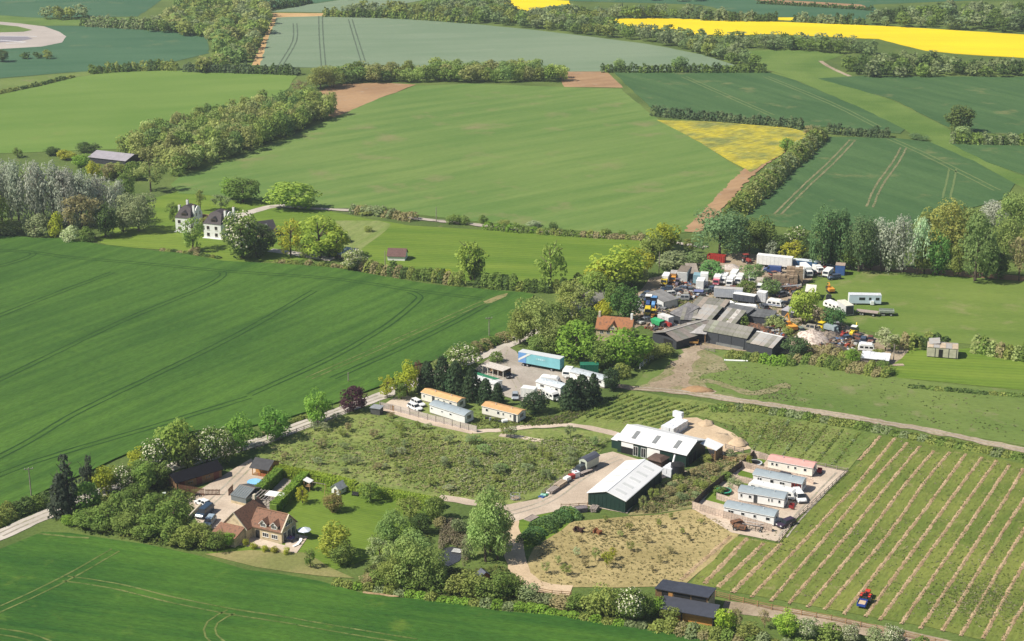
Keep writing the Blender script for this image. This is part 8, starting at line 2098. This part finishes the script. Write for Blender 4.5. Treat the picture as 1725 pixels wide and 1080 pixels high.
wood('far_wood', 'distant tree line at the top middle', [(560, 2), (740, -6), (960, -4), (1180, 4), (1320, -14), (960, -30), (560, -30)], 12, 9, ['dark', 'grey'], 12, ('round',))
wood('far_wood', 'distant tree line at the top left', [(-600, -40), (0, -16), (280, -14), (440, -20), (440, -60), (-600, -100)], 15, 10, ['dark', 'grey'], 13, ('round',))

# ------------------------------------------------------------------ ground cover nobody could count
def tufts(name, label, pix, n, h, w, cols, seed, k=9, size=.3):
    r = np.random.default_rng(seed)
    P = [G(*p) for p in pix]; PP = [(p.x, p.y) for p in P]
    x0, x1 = min(p.x for p in P), max(p.x for p in P); y0, y1 = min(p.y for p in P), max(p.y for p in P)
    pts = []
    tries = 0
    # clumped: tufts gather around seeds
    seeds_ = []
    while len(pts) < n and tries < n * 30:
        tries += 1
        if seeds_ and r.random() < .6:
            s = seeds_[r.integers(len(seeds_))]; x, y = s[0] + r.normal() * 3, s[1] + r.normal() * 3
        else: x, y = r.uniform(x0, x1), r.uniform(y0, y1)
        if not in_poly(x, y, PP): continue
        pts.append((x, y))
        if r.random() < .15: seeds_.append((x, y))
    pts = np.array(pts); m = len(pts)
    sc = r.uniform(.5, 1.4, m)
    C = np.repeat(np.column_stack([pts, np.zeros(m)]), k, 0)
    d = r.normal(size=(m * k, 3)); d[:, 2] = np.abs(d[:, 2]); d /= np.linalg.norm(d, axis=1)[:, None]
    s = np.repeat(sc, k)
    C = C + d * np.column_stack([s * w / 2, s * w / 2, s * h]) * r.uniform(.5, 1, (m * k, 1)); C[:, 2] += .1
    N = d * .45 + np.array([0, 0, .9]) + r.normal(size=d.shape) * .35; N /= np.linalg.norm(N, axis=1)[:, None]
    cl = np.array([np.array(TC[c]) * .66 if isinstance(c, str) else c for c in cols])
    T = np.ones((m, 4)); T[:, :3] = cl[r.integers(0, len(cl), m)] * r.uniform(.8, 1.2, (m, 1))
    V = quads(C, N, size * s * r.uniform(.7, 1.5, m * k), r)
    o = bpy.data.objects.new(name, quad_mesh(name, V, LEAF_T, np.repeat(T, 4 * k, 0)))
    COL.objects.link(o); o['kind'] = 'stuff'; o['label'] = label
tufts('undergrowth', 'tall rough grass and weeds of the orchard', ORCH, 5000, .35, .9, [(.30, .34, .095), (.25, .31, .08), (.21, .28, .07), (.36, .34, .17), (.33, .32, .15)], 1, 5, .3)
tufts('undergrowth', 'taller weeds on the right half of the orchard', [(770, 745), (860, 742), (960, 740), (1030, 742), (985, 778), (900, 825), (850, 842), (760, 832)], 2200, .7, 1.2, [(.31, .35, .14), (.27, .34, .09), (.22, .31, .08), (.39, .38, .24)], 2, 6, .3)
tufts('undergrowth', 'weeds and dry scrub on the bank', BANK, 2000, .4, .9, [(.24, .27, .09), (.36, .31, .16), (.22, .25, .12), (.17, .22, .06), (.31, .26, .14)], 3, 6, .3)
tufts('undergrowth', 'dry tussocks of the paddock', [(895, 938), (960, 884), (1056, 872), (1165, 862), (1235, 885), (1150, 984), (980, 986), (900, 988)], 1800, .18, .6, [(.30, .26, .12), (.36, .30, .15), (.24, .22, .10), (.19, .18, .08)], 4, 4, .22)
tufts('undergrowth', 'weeds between the vineyard rows', [(1165, 982), (1240, 908), (1350, 876), (1432, 800), (1488, 738), (1725, 786), (2000, 850), (2000, 1150), (1725, 1090), (1400, 1020)], 4500, .13, .45, [(.14, .20, .045), (.19, .235, .06), (.22, .25, .08), (.34, .32, .19)], 5, 4, .22)
tufts('undergrowth', 'weeds of the young vineyard', [(965, 714), (1060, 662), (1180, 680), (1300, 704), (1480, 736), (1428, 786), (1270, 756), (1180, 700), (1098, 718)], 1800, .15, .5, [(.15, .20, .045), (.20, .24, .06), (.24, .26, .08), (.33, .31, .15)], 6, 4, .25)
tufts('undergrowth', 'thistles and docks of the pasture', [(1080, 645), (1140, 600), (1300, 612), (1540, 645), (1725, 665), (1725, 745), (1400, 690), (1150, 655)], 700, .15, .5, [(.10, .14, .04), (.14, .17, .05), (.24, .23, .13)], 7, 4, .25)
tufts('undergrowth', 'weeds among the scrapyard wrecks', [(1080, 548), (1100, 500), (1200, 500), (1300, 500), (1400, 535), (1500, 600), (1440, 615), (1300, 560), (1180, 530)], 1500, .7, 1.4, ['olive', 'mid', (.17, .2, .06), (.2, .175, .09)], 8, 7, .35)
tufts('reeds', 'pale dry reeds standing in the pond', [(738, 930), (742, 890), (752, 876), (775, 880), (786, 905), (788, 945), (780, 960), (776, 930), (760, 916)], 900, 1.2, .6, [(.30, .26, .17), (.26, .22, .15), (.17, .17, .08)], 9, 8, .2)
tufts('undergrowth', 'weeds beside the lane and the caravan gardens', [(815, 722), (870, 720), (905, 706), (940, 700), (1040, 668), (1060, 660), (1000, 690), (955, 714), (870, 720), (850, 722)], 600, .4, .9, ['olive', 'mid', (.17, .2, .06), (.21, .19, .12)], 10, 6, .3)
tufts('undergrowth', 'rough growth in the caravan plots and yard edges', [(800, 690), (830, 680), (880, 690), (905, 706), (860, 722), (790, 722), (740, 700)], 500, .4, .9, ['olive', 'mid', (.17, .2, .06)], 11, 6, .3)
tufts('undergrowth', 'thick growth between lane and thicket', [(95, 868), (160, 842), (230, 815), (300, 800), (330, 836), (322, 880), (350, 930), (240, 914), (120, 893)], 2600, .9, 1.5, ['mid', 'dark', 'olive'], 12, 7, .35)
tufts('undergrowth', 'rank growth round the pond and the bottom hedge', [(600, 985), (640, 930), (690, 890), (728, 905), (730, 956), (790, 962), (846, 955), (872, 985), (905, 1004), (1000, 1008), (1110, 1042), (1180, 1072), (1000, 1042), (850, 1026), (700, 1008)], 2800, .7, 1.4, ['mid', 'olive', (.15, .17, .06)], 13, 6, .32)

# ------------------------------------------------------------------ straw-mulched vineyard rows
ROWS = [[(1147, 978), (1231, 904)], [(1186, 984), (1259, 907)], [(1209, 990), (1286, 916)], [(1233, 999), (1316, 916)],
        [(1265, 1007), (1365, 900), (1407, 855), (1448, 811), (1508, 738)], [(1447, 776), (1483, 735)], [(1298, 1014), (1398, 897), (1470, 812), (1529, 746)], [(1328, 1018), (1431, 897), (1500, 812), (1550, 752)],
        [(1360, 1024), (1464, 897), (1526, 815), (1573, 760)], [(1389, 1028), (1499, 897), (1556, 815), (1600, 762)], [(1421, 1036), (1529, 897), (1584, 824), (1627, 765)], [(1457, 1040), (1561, 897), (1610, 830), (1654, 771)],
        [(1481, 1046), (1591, 897), (1638, 832), (1679, 776)], [(1518, 1052), (1624, 897), (1664, 838), (1700, 784)], [(1550, 1060), (1657, 897), (1694, 840), (1724, 790)], [(1587, 1064), (1689, 897), (1730, 835), (1760, 792)],
        [(1618, 1072), (1716, 907), (1790, 800)], [(1655, 1077), (1725, 951), (1822, 806)], [(1689, 1080), (1725, 1019), (1850, 815)], [(1722, 1090), (1790, 975), (1885, 822)]]
for k_, rw in enumerate(ROWS):
    m = strip_mb(smooth_path(rw, .55), 0.78 if k_ > 3 else 1.0, .10, None, .4, 0, .12, k_)
    me = m.mesh('mulch_row', straw_mat)
    bm = bmesh.new(); bm.from_mesh(me)
    for f in bm.faces:
        if f.normal.z < 0: f.normal_flip()
    bm.to_mesh(me); bm.free()
    o = bpy.data.objects.new('mulch_row', me); COL.objects.link(o)
    tag(o, '%s straw-mulched vine row counted from the dry paddock' % NUM[k_] if k_ != 5 else 'short extra straw-mulched row beside the fifth, at the top fence', 'mulch row', 'straw-mulched vineyard rows')
def saplings():
    r = np.random.default_rng(77); C = []
    for rw in ROWS:
        p = smooth_path(rw, 1.6)
        for q in p:
            for j in range(4): C.append((q.x + r.normal() * .35, q.y + r.normal() * .35, r.uniform(.15, .7)))
    C = np.array(C); N = r.normal(size=C.shape); N /= np.linalg.norm(N, axis=1)[:, None]
    T = np.ones((len(C), 4)); T[:, :3] = np.array([(.13, .17, .05), (.24, .22, .14), (.10, .14, .035)])[r.integers(0, 3, len(C))]
    o = bpy.data.objects.new('vine_saplings', quad_mesh('vine_saplings', quads(C, N, r.uniform(.12, .32, len(C)), r), LEAF_T, np.repeat(T, 4, 0)))
    COL.objects.link(o); o['kind'] = 'stuff'; o['label'] = 'tiny vine saplings standing in the mulched rows'
saplings()
